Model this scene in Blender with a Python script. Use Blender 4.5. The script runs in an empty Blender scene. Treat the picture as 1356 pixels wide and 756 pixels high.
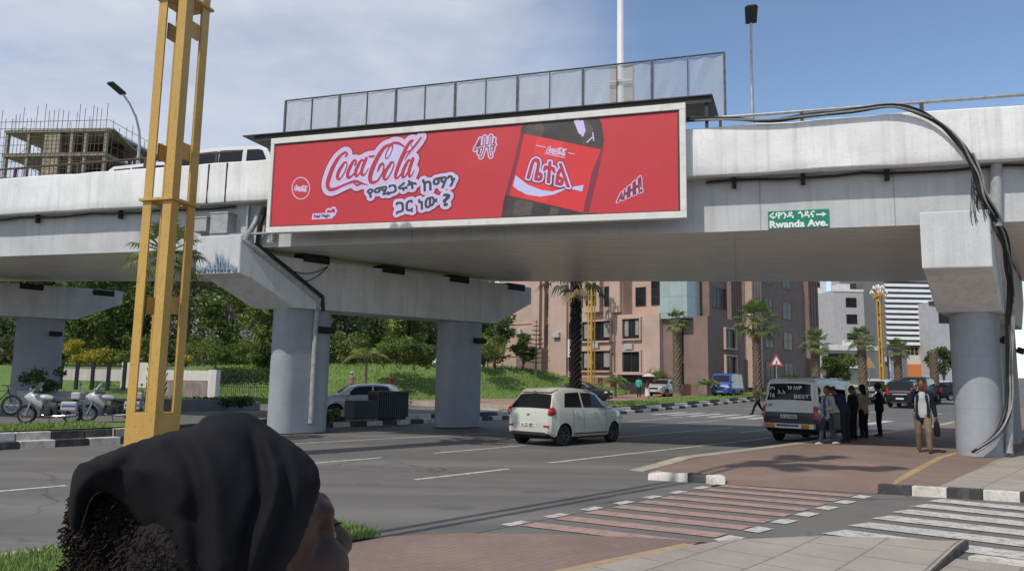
import bpy, bmesh, math, random
import numpy as np
from mathutils import Vector, Matrix
R = math.radians
sc = bpy.context.scene
COL = sc.collection
random.seed(7)
RNG = np.random.default_rng(11)

# ---------------------------------------------------------------- camera
F_PX, PITCH, ROLL, EYE = 1000.0, R(7.4), R(1.0), 1.65
cd = bpy.data.cameras.new('camera')
cam = bpy.data.objects.new('camera', cd); COL.objects.link(cam)
cam.matrix_world = Matrix.Translation((0, 0, EYE)) @ Matrix.Rotation(math.pi/2 + PITCH, 4, 'X') @ Matrix.Rotation(ROLL, 4, 'Z')
cd.sensor_width = 36; cd.lens = 36 * F_PX / 1356
cd.clip_start = 0.05; cd.clip_end = 6000
sc.camera = cam

# ---------------------------------------------------------------- sky and sun
SUN_EL, SUN_AZ = R(51), R(221)
w = bpy.data.worlds.new('World'); sc.world = w; w.use_nodes = True
nt = w.node_tree; bg = nt.nodes['Background']; bg.inputs[1].default_value = 0.15
sky = nt.nodes.new('ShaderNodeTexSky'); sky.sky_type = 'NISHITA'; sky.sun_disc = False
sky.sun_elevation = SUN_EL; sky.sun_rotation = SUN_AZ; sky.altitude = 200; sky.air_density = 1.0; sky.dust_density = 0.3; sky.ozone_density = 1.6
tc = nt.nodes.new('ShaderNodeTexCoord')
mp = nt.nodes.new('ShaderNodeMapping'); mp.inputs['Scale'].default_value = (1.0, 1.0, 2.6); mp.inputs['Location'].default_value = (0.35, 0.1, 0.2)
nt.links.new(tc.outputs['Generated'], mp.inputs['Vector'])
nz = nt.nodes.new('ShaderNodeTexNoise'); nz.inputs['Scale'].default_value = 1.9; nz.inputs['Detail'].default_value = 9; nz.inputs['Roughness'].default_value = 0.5; nz.inputs['Distortion'].default_value = 0.2
nt.links.new(mp.outputs[0], nz.inputs['Vector'])
sx = nt.nodes.new('ShaderNodeSeparateXYZ'); nt.links.new(tc.outputs['Generated'], sx.inputs[0])
# more cloud to the west (left) than to the east
az = nt.nodes.new('ShaderNodeMapRange'); az.inputs['From Min'].default_value = -0.12; az.inputs['From Max'].default_value = 0.30
az.inputs['To Min'].default_value = 0.36; az.inputs['To Max'].default_value = -0.16
nt.links.new(sx.outputs['X'], az.inputs['Value'])
ad = nt.nodes.new('ShaderNodeMath'); ad.operation = 'ADD'; nt.links.new(nz.outputs[0], ad.inputs[0]); nt.links.new(az.outputs[0], ad.inputs[1])
rp = nt.nodes.new('ShaderNodeMapRange'); rp.interpolation_type = 'SMOOTHSTEP'
rp.inputs['From Min'].default_value = 0.47; rp.inputs['From Max'].default_value = 0.88; rp.inputs['To Max'].default_value = 0.86
nt.links.new(ad.outputs[0], rp.inputs['Value'])
cm = nt.nodes.new('ShaderNodeMix'); cm.data_type = 'RGBA'; cm.inputs['B'].default_value = (4.25, 4.55, 5.25, 1)
n2 = nt.nodes.new('ShaderNodeTexNoise'); n2.inputs['Scale'].default_value = 4.2; n2.inputs['Detail'].default_value = 8; n2.inputs['Roughness'].default_value = 0.55; nt.links.new(mp.outputs[0], n2.inputs['Vector'])
r2_ = nt.nodes.new('ShaderNodeMapRange'); r2_.inputs['From Min'].default_value = 0.40; r2_.inputs['From Max'].default_value = 0.66; nt.links.new(n2.outputs[0], r2_.inputs['Value'])
c2 = nt.nodes.new('ShaderNodeMix'); c2.data_type = 'RGBA'; c2.inputs['A'].default_value = (3.55, 3.95, 4.8, 1); c2.inputs['B'].default_value = (5.0, 5.2, 5.7, 1); nt.links.new(r2_.outputs[0], c2.inputs['Factor']); nt.links.new(c2.outputs['Result'], cm.inputs['B'])
nt.links.new(rp.outputs[0], cm.inputs['Factor']); nt.links.new(sky.outputs[0], cm.inputs['A'])
nt.links.new(cm.outputs['Result'], bg.inputs[0])

sl = bpy.data.lights.new('sun', 'SUN'); sl.energy = 2.95; sl.angle = R(0.5); sl.color = (1, 0.94, 0.84)
so = bpy.data.objects.new('sun', sl); COL.objects.link(so)
sdir = Vector((-math.sin(SUN_AZ)*math.cos(SUN_EL), -math.cos(SUN_AZ)*math.cos(SUN_EL), -math.sin(SUN_EL)))
so.rotation_euler = sdir.to_track_quat('-Z', 'Y').to_euler(); so.location = (-30, -30, 60)

sc.view_settings.view_transform = 'Standard'; sc.view_settings.look = 'None'
sc.view_settings.exposure = 0.0; sc.view_settings.gamma = 1; sc.view_settings.use_curve_mapping = False
sc.cycles.max_bounces = 8; sc.cycles.transparent_max_bounces = 16
sc.cycles.use_denoising = True

# ---------------------------------------------------------------- placing helpers
_C = np.array(cam.matrix_world.to_3x3())
def ray(u, v):
    return _C @ np.array([(u-678)/F_PX, -(v-378)/F_PX, -1.0])
def terrain(x, y):
    t = 0.6606*x + 0.7507*y
    return 0.022*max(0.0, min(t, 420.0) - 37.0)
def on_z(u, v, z=0.0):
    d = ray(u, v); k = (z-EYE)/d[2]; return Vector((d[0]*k, d[1]*k, z))
def at_y(u, v, Y):
    d = ray(u, v); k = Y/d[1]; return Vector((d[0]*k, Y, EYE + d[2]*k))
def on_ground(u, v, dz=0.0):
    d = ray(u, v); k = 5.0
    while k < 2000:
        if EYE + d[2]*k <= terrain(d[0]*k, d[1]*k) + dz: break
        k += 0.05
    return Vector((d[0]*k, d[1]*k, terrain(d[0]*k, d[1]*k) + dz))
# road frame: t runs along the avenue, s to its right
def rt(s, t, z=0.0):
    x, y = 0.7507*s + 0.6606*t, -0.6606*s + 0.7507*t
    return Vector((x, y, z + terrain(x, y)))
ROAD_ANG = math.atan2(0.7507, 0.6606)
# bridge frame
B_O = Vector((0, 19.5, 0)); B_H = Vector((0.958, -0.2868, 0)); B_N = Vector((0.2868, 0.958, 0)); B_ANG = math.atan2(-0.2868, 0.958)
def bl(p):
    q = p - B_O; return Vector((q.dot(B_H), q.dot(B_N), p.z))
def on_b(u, v, b=0.0):
    d = Vector(ray(u, v)); k = (b + B_O.dot(B_N))/d.dot(B_N); return bl(Vector((0, 0, EYE)) + d*k)
def bw(a, b, z):
    return B_O + B_H*a + B_N*b + Vector((0, 0, z))

# ---------------------------------------------------------------- materials
def mat(name, col, rough=0.8, var=0.18, scale=2.0, col2=None, bump=0.0, bscale=30.0, metal=0.0, spec=0.5, stretch=(1, 1, 1), coat=0.0, detail=6, alpha=None, trans=0.0, coord='Object', rot=0.0):
    m = bpy.data.materials.new(name); m.use_nodes = True
    n = m.node_tree.nodes; l = m.node_tree.links; p = n['Principled BSDF']
    tc = n.new('ShaderNodeTexCoord'); mp = n.new('ShaderNodeMapping'); mp.inputs['Scale'].default_value = stretch; mp.inputs['Rotation'].default_value = (0, 0, rot)
    if coord == 'World':
        g = n.new('ShaderNodeNewGeometry'); l.new(g.outputs['Position'], mp.inputs[0])
    else:
        l.new(tc.outputs[coord], mp.inputs[0])
    nz = n.new('ShaderNodeTexNoise'); nz.inputs['Scale'].default_value = scale; nz.inputs['Detail'].default_value = detail; nz.inputs['Roughness'].default_value = 0.62
    l.new(mp.outputs[0], nz.inputs['Vector'])
    rm = n.new('ShaderNodeMapRange'); rm.inputs['From Min'].default_value = 0.3; rm.inputs['From Max'].default_value = 0.7; l.new(nz.outputs[0], rm.inputs['Value'])
    mx = n.new('ShaderNodeMix'); mx.data_type = 'RGBA'
    a = [max(0, c*(1-var)) for c in col]; b = [min(1, c*(1+var)) for c in col] if col2 is None else col2
    if col2 is not None: a = col
    mx.inputs['A'].default_value = (*a, 1); mx.inputs['B'].default_value = (*b, 1)
    l.new(rm.outputs[0], mx.inputs['Factor']); l.new(mx.outputs['Result'], p.inputs['Base Color'])
    p.inputs['Roughness'].default_value = rough; p.inputs['Metallic'].default_value = metal; p.inputs['Specular IOR Level'].default_value = spec
    p.inputs['Coat Weight'].default_value = coat; p.inputs['Coat Roughness'].default_value = 0.08
    p.inputs['Transmission Weight'].default_value = trans
    if alpha is not None: p.inputs['Alpha'].default_value = alpha
    if bump:
        n2 = n.new('ShaderNodeTexNoise'); n2.inputs['Scale'].default_value = bscale; n2.inputs['Detail'].default_value = 4; l.new(mp.outputs[0], n2.inputs['Vector'])
        bp = n.new('ShaderNodeBump'); bp.inputs['Strength'].default_value = bump; bp.inputs['Distance'].default_value = 0.02
        l.new(n2.outputs[0], bp.inputs['Height']); l.new(bp.outputs[0], p.inputs['Normal'])
    m['mixout'] = 1
    return m
def nodes(m): return m.node_tree.nodes, m.node_tree.links, m.node_tree.nodes['Principled BSDF']
def layer(m, fac_socket, col, strength=1.0):
    """lay a colour over the material's base colour with a mask"""
    n, l, p = nodes(m); src = p.inputs['Base Color'].links[0].from_socket
    k = n.new('ShaderNodeMath'); k.operation = 'MULTIPLY'; k.inputs[1].default_value = strength; k.use_clamp = True; l.new(fac_socket, k.inputs[0])
    mx = n.new('ShaderNodeMix'); mx.data_type = 'RGBA'; mx.inputs['B'].default_value = (*col, 1)
    l.new(k.outputs[0], mx.inputs['Factor']); l.new(src, mx.inputs['A']); l.new(mx.outputs['Result'], p.inputs['Base Color'])
def noise_mask(m, scale, lo, hi, stretch=(1, 1, 1), world=False, rot=0.0, detail=6, loc=(0, 0, 0)):
    n, l, p = nodes(m); tc = n.new('ShaderNodeTexCoord'); mp = n.new('ShaderNodeMapping'); mp.inputs['Scale'].default_value = stretch; mp.inputs['Rotation'].default_value = (0, 0, rot); mp.inputs['Location'].default_value = loc
    if world:
        g = n.new('ShaderNodeNewGeometry'); l.new(g.outputs['Position'], mp.inputs[0])
    else: l.new(tc.outputs['Object'], mp.inputs[0])
    nz = n.new('ShaderNodeTexNoise'); nz.inputs['Scale'].default_value = scale; nz.inputs['Detail'].default_value = detail; l.new(mp.outputs[0], nz.inputs['Vector'])
    r = n.new('ShaderNodeMapRange'); r.inputs['From Min'].default_value = lo; r.inputs['From Max'].default_value = hi; l.new(nz.outputs[0], r.inputs['Value'])
    return r.outputs[0]
def brick_lines(m, w_, h_, mortar, col, strength=0.6, world=True, rot=0.0, offset=0.5, plane='XY'):
    n, l, p = nodes(m); mp = n.new('ShaderNodeMapping'); mp.inputs['Rotation'].default_value = (0, 0, rot)
    if world: g = n.new('ShaderNodeNewGeometry'); src = g.outputs['Position']
    else: g = n.new('ShaderNodeTexCoord'); src = g.outputs['Object']
    if plane == 'XZ':
        sp = n.new('ShaderNodeSeparateXYZ'); cb = n.new('ShaderNodeCombineXYZ'); l.new(src, sp.inputs[0])
        sm = n.new('ShaderNodeMath'); l.new(sp.outputs[0], sm.inputs[0]); l.new(sp.outputs[1], sm.inputs[1])
        l.new(sm.outputs[0], cb.inputs[0]); l.new(sp.outputs[2], cb.inputs[1]); src = cb.outputs[0]
    l.new(src, mp.inputs[0])
    b = n.new('ShaderNodeTexBrick'); b.inputs['Scale'].default_value = 1; b.inputs['Brick Width'].default_value = w_; b.inputs['Row Height'].default_value = h_; b.inputs['Mortar Size'].default_value = mortar; b.offset = offset
    b.inputs['Mortar Smooth'].default_value = 0.2
    l.new(mp.outputs[0], b.inputs['Vector'])
    layer(m, b.outputs['Fac'], col, strength)
    # brick-to-brick tone
    b.inputs['Color1'].default_value = (0, 0, 0, 1); b.inputs['Color2'].default_value = (1, 1, 1, 1); b.inputs['Mortar'].default_value = (0, 0, 0, 1)
    layer(m, b.outputs['Color'], col, 0.18*strength)
    return b

# ---------------------------------------------------------------- mesh builder
class MB:
    def __init__(s): s.v = []; s.f = []; s.m = []
    def add(s, vs, fs, mi=0):
        o = len(s.v); s.v += [tuple(x) for x in vs]; s.f += [tuple(i+o for i in f) for f in fs]; s.m += [mi]*len(fs); return s
    def box(s, x0, y0, z0, x1, y1, z1, mi=0, M=None):
        vs = [Vector(p) for p in ((x0,y0,z0),(x1,y0,z0),(x1,y1,z0),(x0,y1,z0),(x0,y0,z1),(x1,y0,z1),(x1,y1,z1),(x0,y1,z1))]
        if M is not None: vs = [M @ p for p in vs]
        return s.add(vs, [(0,3,2,1),(4,5,6,7),(0,1,5,4),(1,2,6,5),(2,3,7,6),(3,0,4,7)], mi)
    def hexa(s, b4, t4, mi=0):
        return s.add(list(b4)+list(t4), [(0,3,2,1),(4,5,6,7),(0,1,5,4),(1,2,6,5),(2,3,7,6),(3,0,4,7)], mi)
    def prism(s, pts, d, mi=0):
        """closed polygon (list of Vectors) pushed along vector d"""
        n = len(pts); a = [Vector(p) for p in pts]; d = Vector(d); vs = a + [p+d for p in a]
        return s.add(vs, [tuple(range(n-1,-1,-1)), tuple(range(n, 2*n))] + [(i, (i+1)%n, n+(i+1)%n, n+i) for i in range(n)], mi)
    def tube(s, pts, r, n=8, mi=0, cap=True, flat=None):
        pts = [Vector(p) for p in pts]; k = len(pts); rs = r if hasattr(r, '__len__') else [r]*k; vs = []; up = None
        for i, p in enumerate(pts):
            t = (pts[min(i+1,k-1)] - pts[max(i-1,0)]).normalized()
            if up is None:
                up = t.cross(Vector((0,0,1)))
                if up.length < .05: up = t.cross(Vector((1,0,0)))
                up.normalize()
            up = (up - t*up.dot(t)).normalized(); w_ = t.cross(up)
            for j in range(n):
                a = 2*math.pi*j/n; vs.append(p + (up*math.cos(a) + w_*math.sin(a)*(flat or 1))*rs[i])
        fs = [(i*n+j, i*n+(j+1)%n, (i+1)*n+(j+1)%n, (i+1)*n+j) for i in range(k-1) for j in range(n)]
        if cap: fs += [tuple(range(n-1,-1,-1)), tuple((k-1)*n+j for j in range(n))]
        return s.add(vs, fs, mi)
    def lathe(s, prof, n=16, mi=0, M=None, cap=True):
        vs = []
        for r_, z in prof:
            for j in range(n):
                a = 2*math.pi*j/n; p = Vector((r_*math.cos(a), r_*math.sin(a), z)); vs.append(M @ p if M is not None else p)
        k = len(prof); fs = [(i*n+j, i*n+(j+1)%n, (i+1)*n+(j+1)%n, (i+1)*n+j) for i in range(k-1) for j in range(n)]
        if cap: fs += [tuple(range(n-1,-1,-1)), tuple((k-1)*n+j for j in range(n))]
        return s.add(vs, fs, mi)
    def ball(s, c, r, n=12, k=8, mi=0, sq=None):
        c = Vector(c); r = r if hasattr(r, '__len__') else (r, r, r); vs = [c+Vector((0,0,-r[2]))]
        for i in range(1, k):
            t = -math.pi/2 + math.pi*i/k
            for j in range(n):
                a = 2*math.pi*j/n; vs.append(c + Vector((r[0]*math.cos(t)*math.cos(a), r[1]*math.cos(t)*math.sin(a), r[2]*math.sin(t))))
        vs.append(c+Vector((0,0,r[2]))); L = len(vs)-1
        fs = [(0, 1+(j+1)%n, 1+j) for j in range(n)] + [(1+(i-1)*n+j, 1+(i-1)*n+(j+1)%n, 1+i*n+(j+1)%n, 1+i*n+j) for i in range(1, k-1) for j in range(n)] + [(L, 1+(k-2)*n+j, 1+(k-2)*n+(j+1)%n) for j in range(n)]
        return s.add(vs, fs, mi)
    def grid(s, rows, mi=0, closed=False):
        n = len(rows[0]); vs = [p for r_ in rows for p in r_]; m = n if closed else n-1
        return s.add(vs, [(i*n+j, i*n+(j+1)%n, (i+1)*n+(j+1)%n, (i+1)*n+j) for i in range(len(rows)-1) for j in range(m)], mi)
    def quad(s, a, b, c, d, mi=0): return s.add([a, b, c, d], [(0,1,2,3)], mi)
    def mesh(s, name, mats, smooth=None):
        me = bpy.data.meshes.new(name); me.from_pydata(s.v, [], s.f)
        for m in (mats if isinstance(mats, (list, tuple)) else [mats]): me.materials.append(m)
        if any(s.m): me.polygons.foreach_set('material_index', s.m)
        if smooth:
            me.shade_smooth(); me.set_sharp_from_angle(angle=R(smooth))
        me.update(); return me
    def build(s, name, mats, parent=None, smooth=None, bevel=0.0, loc=None, rotz=0.0):
        o = bpy.data.objects.new(name, s.mesh(name, mats, smooth)); COL.objects.link(o)
        if parent is not None: o.parent = parent
        if loc is not None: o.location = loc
        if rotz: o.rotation_euler = (0, 0, rotz)
        if bevel:
            b = o.modifiers.new('bevel', 'BEVEL'); b.width = bevel; b.segments = 2; b.limit_method = 'ANGLE'; b.angle_limit = R(40)
        return o
def tag(o, label=None, cat=None, group=None, kind=None):
    if label: o['label'] = label
    if cat: o['category'] = cat
    if group: o['group'] = group
    if kind: o['kind'] = kind
    return o
def thing(name, label, cat, loc=(0,0,0), rotz=0.0, group=None):
    o = bpy.data.objects.new(name, None); COL.objects.link(o); o.location = loc; o.rotation_euler = (0,0,rotz); o.empty_display_size = .1
    return tag(o, label, cat, group)
def dup(o, loc=None, rotz=None, label=None, group=None, scale=None, parent=None):
    c = o.copy(); COL.objects.link(c)
    if parent is not None: c.parent = parent
    for ch in list(o.children): dup(ch, parent=c)
    if loc is not None: c.location = loc
    if rotz is not None: c.rotation_euler = (0, 0, rotz)
    if scale is not None: c.scale = (scale,)*3
    if label: c['label'] = label
    if group: c['group'] = group
    return c
def struct(name, mb, m, **k):
    return tag(mb.build(name, m, **k), kind='structure')
def pchip(xs, ys, x):
    return float(np.interp(x, xs, ys))

# ---------------------------------------------------------------- flat artwork by distance field (signs, posters)
def sdf_strokes(gx, gy, strokes):
    d = np.full(gx.shape, 9.0)
    for pts, ws in strokes:
        ws = ws if hasattr(ws, '__len__') else [ws]*len(pts)
        for i in range(len(pts)-1):
            ax, ay = pts[i]; bx, by = pts[i+1]; vx, vy = bx-ax, by-ay; L = vx*vx+vy*vy+1e-12
            h = np.clip(((gx-ax)*vx+(gy-ay)*vy)/L, 0, 1)
            d = np.minimum(d, np.hypot(gx-ax-h*vx, gy-ay-h*vy) - (ws[i]*(1-h)+ws[i+1]*h)/2)
    return d
def sdf_segments(gx, gy, segs, inside=True):
    d = np.full(gx.shape, 9.0); cr = np.zeros(gx.shape, int)
    for (ax, ay), (bx, by) in segs:
        vx, vy = bx-ax, by-ay; L = vx*vx+vy*vy+1e-12
        h = np.clip(((gx-ax)*vx+(gy-ay)*vy)/L, 0, 1); d = np.minimum(d, np.hypot(gx-ax-h*vx, gy-ay-h*vy))
        c = (ay > gy) != (by > gy)
        cr += c & (gx < (bx-ax)*(gy-ay)/((by-ay) if abs(by-ay) > 1e-9 else 1e-9) + ax)
    return np.where(cr % 2 == 1, -d, d)
def march(gx, gy, d, level):
    """filled region d < level as polygons (marching squares)"""
    f = d - level; vs = []; fs = []; ny, nx = f.shape
    for j in range(ny-1):
        row = f[j:j+2]
        act = np.where((row[0, :-1] < 0) | (row[0, 1:] < 0) | (row[1, :-1] < 0) | (row[1, 1:] < 0))[0]
        for i in act:
            cs = [(i, j), (i+1, j), (i+1, j+1), (i, j+1)]; poly = []
            for k in range(4):
                (i0, j0), (i1, j1) = cs[k], cs[(k+1) % 4]; a, b = f[j0, i0], f[j1, i1]
                if a < 0: poly.append((gx[j0, i0], gy[j0, i0]))
                if (a < 0) != (b < 0):
                    h = a/(a-b); poly.append((gx[j0, i0]+h*(gx[j1, i1]-gx[j0, i0]), gy[j0, i0]+h*(gy[j1, i1]-gy[j0, i0])))
            if len(poly) >= 3:
                o = len(vs); vs += poly; fs.append(tuple(range(o, o+len(poly))))
    return vs, fs
def text_shape(body, bold=0.0, shear=0.0):
    """outline of a line of lettering: points and edges (no fill; the fill comes from the distance field)"""
    c = bpy.data.curves.new('lettering', 'FONT'); c.body = body; c.size = 1; c.shear = shear; c.resolution_u = 5; c.fill_mode = 'NONE'
    o = bpy.data.objects.new('lettering', c); COL.objects.link(o); bpy.context.view_layer.update()
    me = bpy.data.meshes.new_from_object(o.evaluated_get(bpy.context.evaluated_depsgraph_get()))
    v = np.array([p.co[:2] for p in me.vertices]); edges = [tuple(e.vertices) for e in me.edges]
    bpy.data.objects.remove(o); bpy.data.curves.remove(c)
    return v, [], edges
def flat_text(body, x0, z0, x1, z1, bold=0.0, res=0.006):
    v, f, e = fit_text(body, x0, z0, x1, z1); gx, gz = np.meshgrid(np.arange(x0-.05, x1+.05+res, res), np.arange(z0-.05, z1+.05+res, res))
    return march(gx, gz, sdf_segments(gx, gz, [(tuple(v[a]), tuple(v[b])) for a, b in e]), bold)
def fit_text(body, x0, y0, x1, y1, bold=0.0, shear=0.0):
    """glyph vertices fitted into the box, as (verts, faces, edges)"""
    v, f, e = text_shape(body, bold, shear); lo, hi = v.min(0), v.max(0); k = (hi-lo); k[k == 0] = 1
    v = (v-lo)/k*np.array([x1-x0, y1-y0]) + np.array([x0, y0]); return v, f, e
# ================================================================ materials of the place
M = {}
RA = -ROAD_ANG
M['ground'] = mat('dry_ground', (0.16, 0.13, 0.09), 0.95, 0.25, 0.15, coord='World')
M['asphalt'] = mat('asphalt', (0.132, 0.126, 0.117), 0.82, 0.10, 1.3, bump=0.35, bscale=60, coord='World', spec=0.35)
layer(M['asphalt'], noise_mask(M['asphalt'], 0.9, 0.45, 0.72, (0.05, 1.1, 1), True, RA), (0.215, 0.205, 0.185), 0.7)   # tyre-polished streaks along the road
layer(M['asphalt'], noise_mask(M['asphalt'], 1.6, 0.55, 0.7, (0.04, 1.6, 1), True, RA, loc=(3, 7, 0)), (0.10, 0.098, 0.094), 0.5)
layer(M['asphalt'], noise_mask(M['asphalt'], 0.35, 0.5, 0.66, (1, 1, 1), True), (0.17, 0.163, 0.15), 0.4)
layer(M['asphalt'], noise_mask(M['asphalt'], 45, 0.55, 0.75, (1, 1, 1), True), (0.21, 0.205, 0.195), 0.35)
M['asphalt2'] = mat('worn_asphalt', (0.15, 0.143, 0.132), 0.85, 0.12, 1.1, bump=0.3, bscale=60, coord='World', spec=0.3)
layer(M['asphalt2'], noise_mask(M['asphalt2'], 30, 0.5, 0.75, (1, 1, 1), True), (0.21, 0.2, 0.19), 0.4)
layer(M['asphalt2'], noise_mask(M['asphalt2'], 0.6, 0.45, 0.7, (1, 1, 1), True), (0.19, 0.172, 0.148), 0.5)
def cracks(m, col, st=.7):
    n, l, p = nodes(m); g = n.new('ShaderNodeNewGeometry'); nz = n.new('ShaderNodeTexNoise'); nz.inputs['Scale'].default_value = .8; nz.inputs['Detail'].default_value = 6; l.new(g.outputs['Position'], nz.inputs['Vector'])
    mx = n.new('ShaderNodeMix'); mx.data_type = 'VECTOR'; mx.inputs['Factor'].default_value = .45; l.new(g.outputs['Position'], mx.inputs['A']); l.new(nz.outputs['Color'], mx.inputs['B'])
    v = n.new('ShaderNodeTexVoronoi'); v.feature = 'DISTANCE_TO_EDGE'; v.inputs['Scale'].default_value = .55; l.new(mx.outputs['Result'], v.inputs['Vector'])
    r = n.new('ShaderNodeMapRange'); r.inputs['From Min'].default_value = .004; r.inputs['From Max'].default_value = .012; r.inputs['To Min'].default_value = 1; r.inputs['To Max'].default_value = 0; l.new(v.outputs['Distance'], r.inputs['Value'])
    k = n.new('ShaderNodeMath'); k.operation = 'MULTIPLY'; l.new(r.outputs[0], k.inputs[0]); l.new(noise_mask(m, .25, .5, .62, (1, 1, 1), True), k.inputs[1]); layer(m, k.outputs[0], col, st)
cracks(M['asphalt'], (.05, .05, .05)); cracks(M['asphalt2'], (.06, .058, .055))
layer(M['asphalt'], noise_mask(M['asphalt'], 1.3, .62, .70, (.5, .5, 1), True), (.075, .072, .07), .6)
def paint_on_road(name, col, wear=0.55, under=(0.10, 0.098, 0.094)):
    m = mat(name, col, 0.75, 0.10, 3, coord='World', spec=0.3)
    layer(m, noise_mask(m, 7, 0.50, 0.68, (1, 1, 1), True), under, wear); layer(m, noise_mask(m, 22, 0.55, 0.68, (1, 1, 1), True), under, wear); layer(m, noise_mask(m, 0.8, 0.5, 0.75, (1, 1, 1), True), tuple(c*0.6 for c in col), 0.5)
    layer(m, noise_mask(m, 50, 0.5, 0.8, (1, 1, 1), True), under, wear*0.7)
    return m
M['line'] = paint_on_road('road_paint_white', (0.58, 0.555, 0.50), 0.7, (0.17, 0.16, 0.15))
M['redline'] = paint_on_road('road_paint_red', (0.42, 0.265, 0.23), 0.85, (0.23, 0.185, 0.16))
M['yellowworn'] = paint_on_road('road_paint_yellow_worn', (0.42, 0.295, 0.175), 0.85, (0.3, 0.24, 0.19))
M['yellow'] = paint_on_road('road_paint_yellow', (0.47, 0.315, 0.14), 0.6, (0.25, 0.2, 0.15))
def paving(name, col, w_, h_, rot, mort=(0.12, 0.1, 0.085), st=0.55, offset=0.5, msize=0.006):
    m = mat(name, col, 0.88, 0.16, 0.9, coord='World', bump=0.25, bscale=50, spec=0.25)
    brick_lines(m, w_, h_, msize, mort, st, True, rot, offset)
    layer(m, noise_mask(m, 0.7, 0.48, 0.7, (1, 1, 1), True), tuple(c*0.72 for c in col), 0.5)
    layer(m, noise_mask(m, 6, 0.55, 0.75, (1, 1, 1), True), tuple(c*1.25 for c in col), 0.35)
    layer(m, noise_mask(m, 40, 0.5, 0.8, (1, 1, 1), True), tuple(c*0.6 for c in col), 0.35)
    return m
M['redpave'] = paving('red_brick_paving', (0.25, 0.18, 0.148), 0.20, 0.10, RA, (0.12, 0.075, 0.06), 0.45)
M['tile'] = paving('grey_paving_slabs', (0.38, 0.335, 0.285), 0.62, 0.62, RA, (0.15, 0.125, 0.10), 0.75, 0.5, 0.012)
M['pinkpave'] = paving('pink_paving', (0.33, 0.215, 0.165), 0.3, 0.3, RA, (0.2, 0.15, 0.12), 0.4)
M['kerbstone'] = mat('kerb_stone', (0.38, 0.335, 0.27), 0.85, 0.2, 3, bump=0.3, bscale=40, coord='World')
def kerbpaint(name, col, dirt):
    m = mat(name, col, 0.7, 0.12, 4, coord='World', bump=0.3, bscale=30)
    layer(m, noise_mask(m, 5, 0.5, 0.68, (1, 1, 0.5), True), dirt, 0.75); layer(m, noise_mask(m, 24, 0.5, 0.75, (1, 1, 1), True), dirt, 0.5); return m
M['kwhite'] = kerbpaint('kerb_paint_white', (0.62, 0.59, 0.53), (0.30, 0.26, 0.21))
M['kblack'] = kerbpaint('kerb_paint_black', (0.035, 0.035, 0.037), (0.12, 0.105, 0.09))
M['grass'] = mat('grass_turf', (0.10, 0.17, 0.03), 0.95, 0.35, 1.2, col2=(0.16, 0.24, 0.055), bump=0.9, bscale=25, coord='World')
layer(M['grass'], noise_mask(M['grass'], 9, 0.45, 0.7, (1, 1, 1), True), (0.065, 0.12, 0.02), 0.6)
layer(M['grass'], noise_mask(M['grass'], 0.35, 0.5, 0.72, (1, 1, 1), True), (0.17, 0.19, 0.06), 0.45)
M['blade'] = mat('grass_blade', (0.14, 0.23, 0.045), 0.8, 0.45, 6, col2=(0.25, 0.33, 0.09), coord='World')
M['soil'] = mat('garden_soil', (0.12, 0.085, 0.055), 0.95, 0.3, 2, coord='World', bump=0.4)

def concrete(name, col, streak=0.5, stain=(0.25, 0.24, 0.22), scale=1.2, rough=0.85):
    m = mat(name, col, rough, 0.09, scale, bump=0.35, bscale=14, coord='World', spec=0.3)
    layer(m, noise_mask(m, 2.2, 0.50, 0.70, (2.2, 2.2, 0.13), True), stain, streak); layer(m, noise_mask(m, 3.5, 0.57, 0.66, (3, 3, 0.10), True, loc=(9, 4, 2)), tuple(c*0.7 for c in stain), streak*.5)
    layer(m, noise_mask(m, 0.8, 0.52, 0.72, (1, 1, 1), True), tuple(c*0.80 for c in col), 0.6)
    layer(m, noise_mask(m, 16, 0.60, 0.72, (1, 1, 0.6), True), stain, streak*0.8)
    return m
M['parapet'] = concrete('white_painted_concrete', (0.82, 0.82, 0.815), 0.34, (0.42, 0.41, 0.39))
M['girder'] = concrete('grey_painted_concrete', (0.55, 0.56, 0.57), 0.28, (0.36, 0.36, 0.36))
M['cap'] = concrete('cap_concrete', (0.62, 0.63, 0.64), 0.38, (0.42, 0.41, 0.40))
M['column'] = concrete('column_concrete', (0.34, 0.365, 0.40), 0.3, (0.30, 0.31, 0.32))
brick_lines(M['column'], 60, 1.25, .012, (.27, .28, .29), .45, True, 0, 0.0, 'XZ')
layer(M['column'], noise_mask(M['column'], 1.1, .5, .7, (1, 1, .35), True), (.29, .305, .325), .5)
M['soffit'] = concrete('soffit_concrete', (0.78, 0.735, 0.66), 0.25, (0.55, 0.51, 0.46))
layer(M['soffit'], noise_mask(M['soffit'], 3.0, 0.45, 0.68, (0.10, 2.6, 1), True, -B_ANG), (0.58, 0.54, 0.48), 0.6)
brick_lines(M['soffit'], 9, .55, .03, (.48, .45, .40), .8, True, -B_ANG, 0.0)
layer(M['soffit'], noise_mask(M['soffit'], .5, .5, .66, (1, 1, 1), True), (.62, .58, .52), .7)
_p = nodes(M['soffit'])[2]; _p.inputs['Roughness'].default_value = .30; _p.inputs['Specular IOR Level'].default_value = .7
M['black'] = mat('black_rubber', (0.012, 0.012, 0.013), 0.7, 0.3, 6)
M['cable'] = mat('cable_black', (0.018, 0.018, 0.02), 0.55, 0.3, 6)
M['cablegrey'] = mat('cable_grey', (0.27, 0.265, 0.25), 0.6, 0.25, 6)
M['steel'] = mat('galvanised_steel', (0.42, 0.43, 0.44), 0.45, 0.2, 8, metal=0.7)
M['pipe'] = mat('grey_pipe', (0.36, 0.37, 0.38), 0.55, 0.2, 5)
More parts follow.
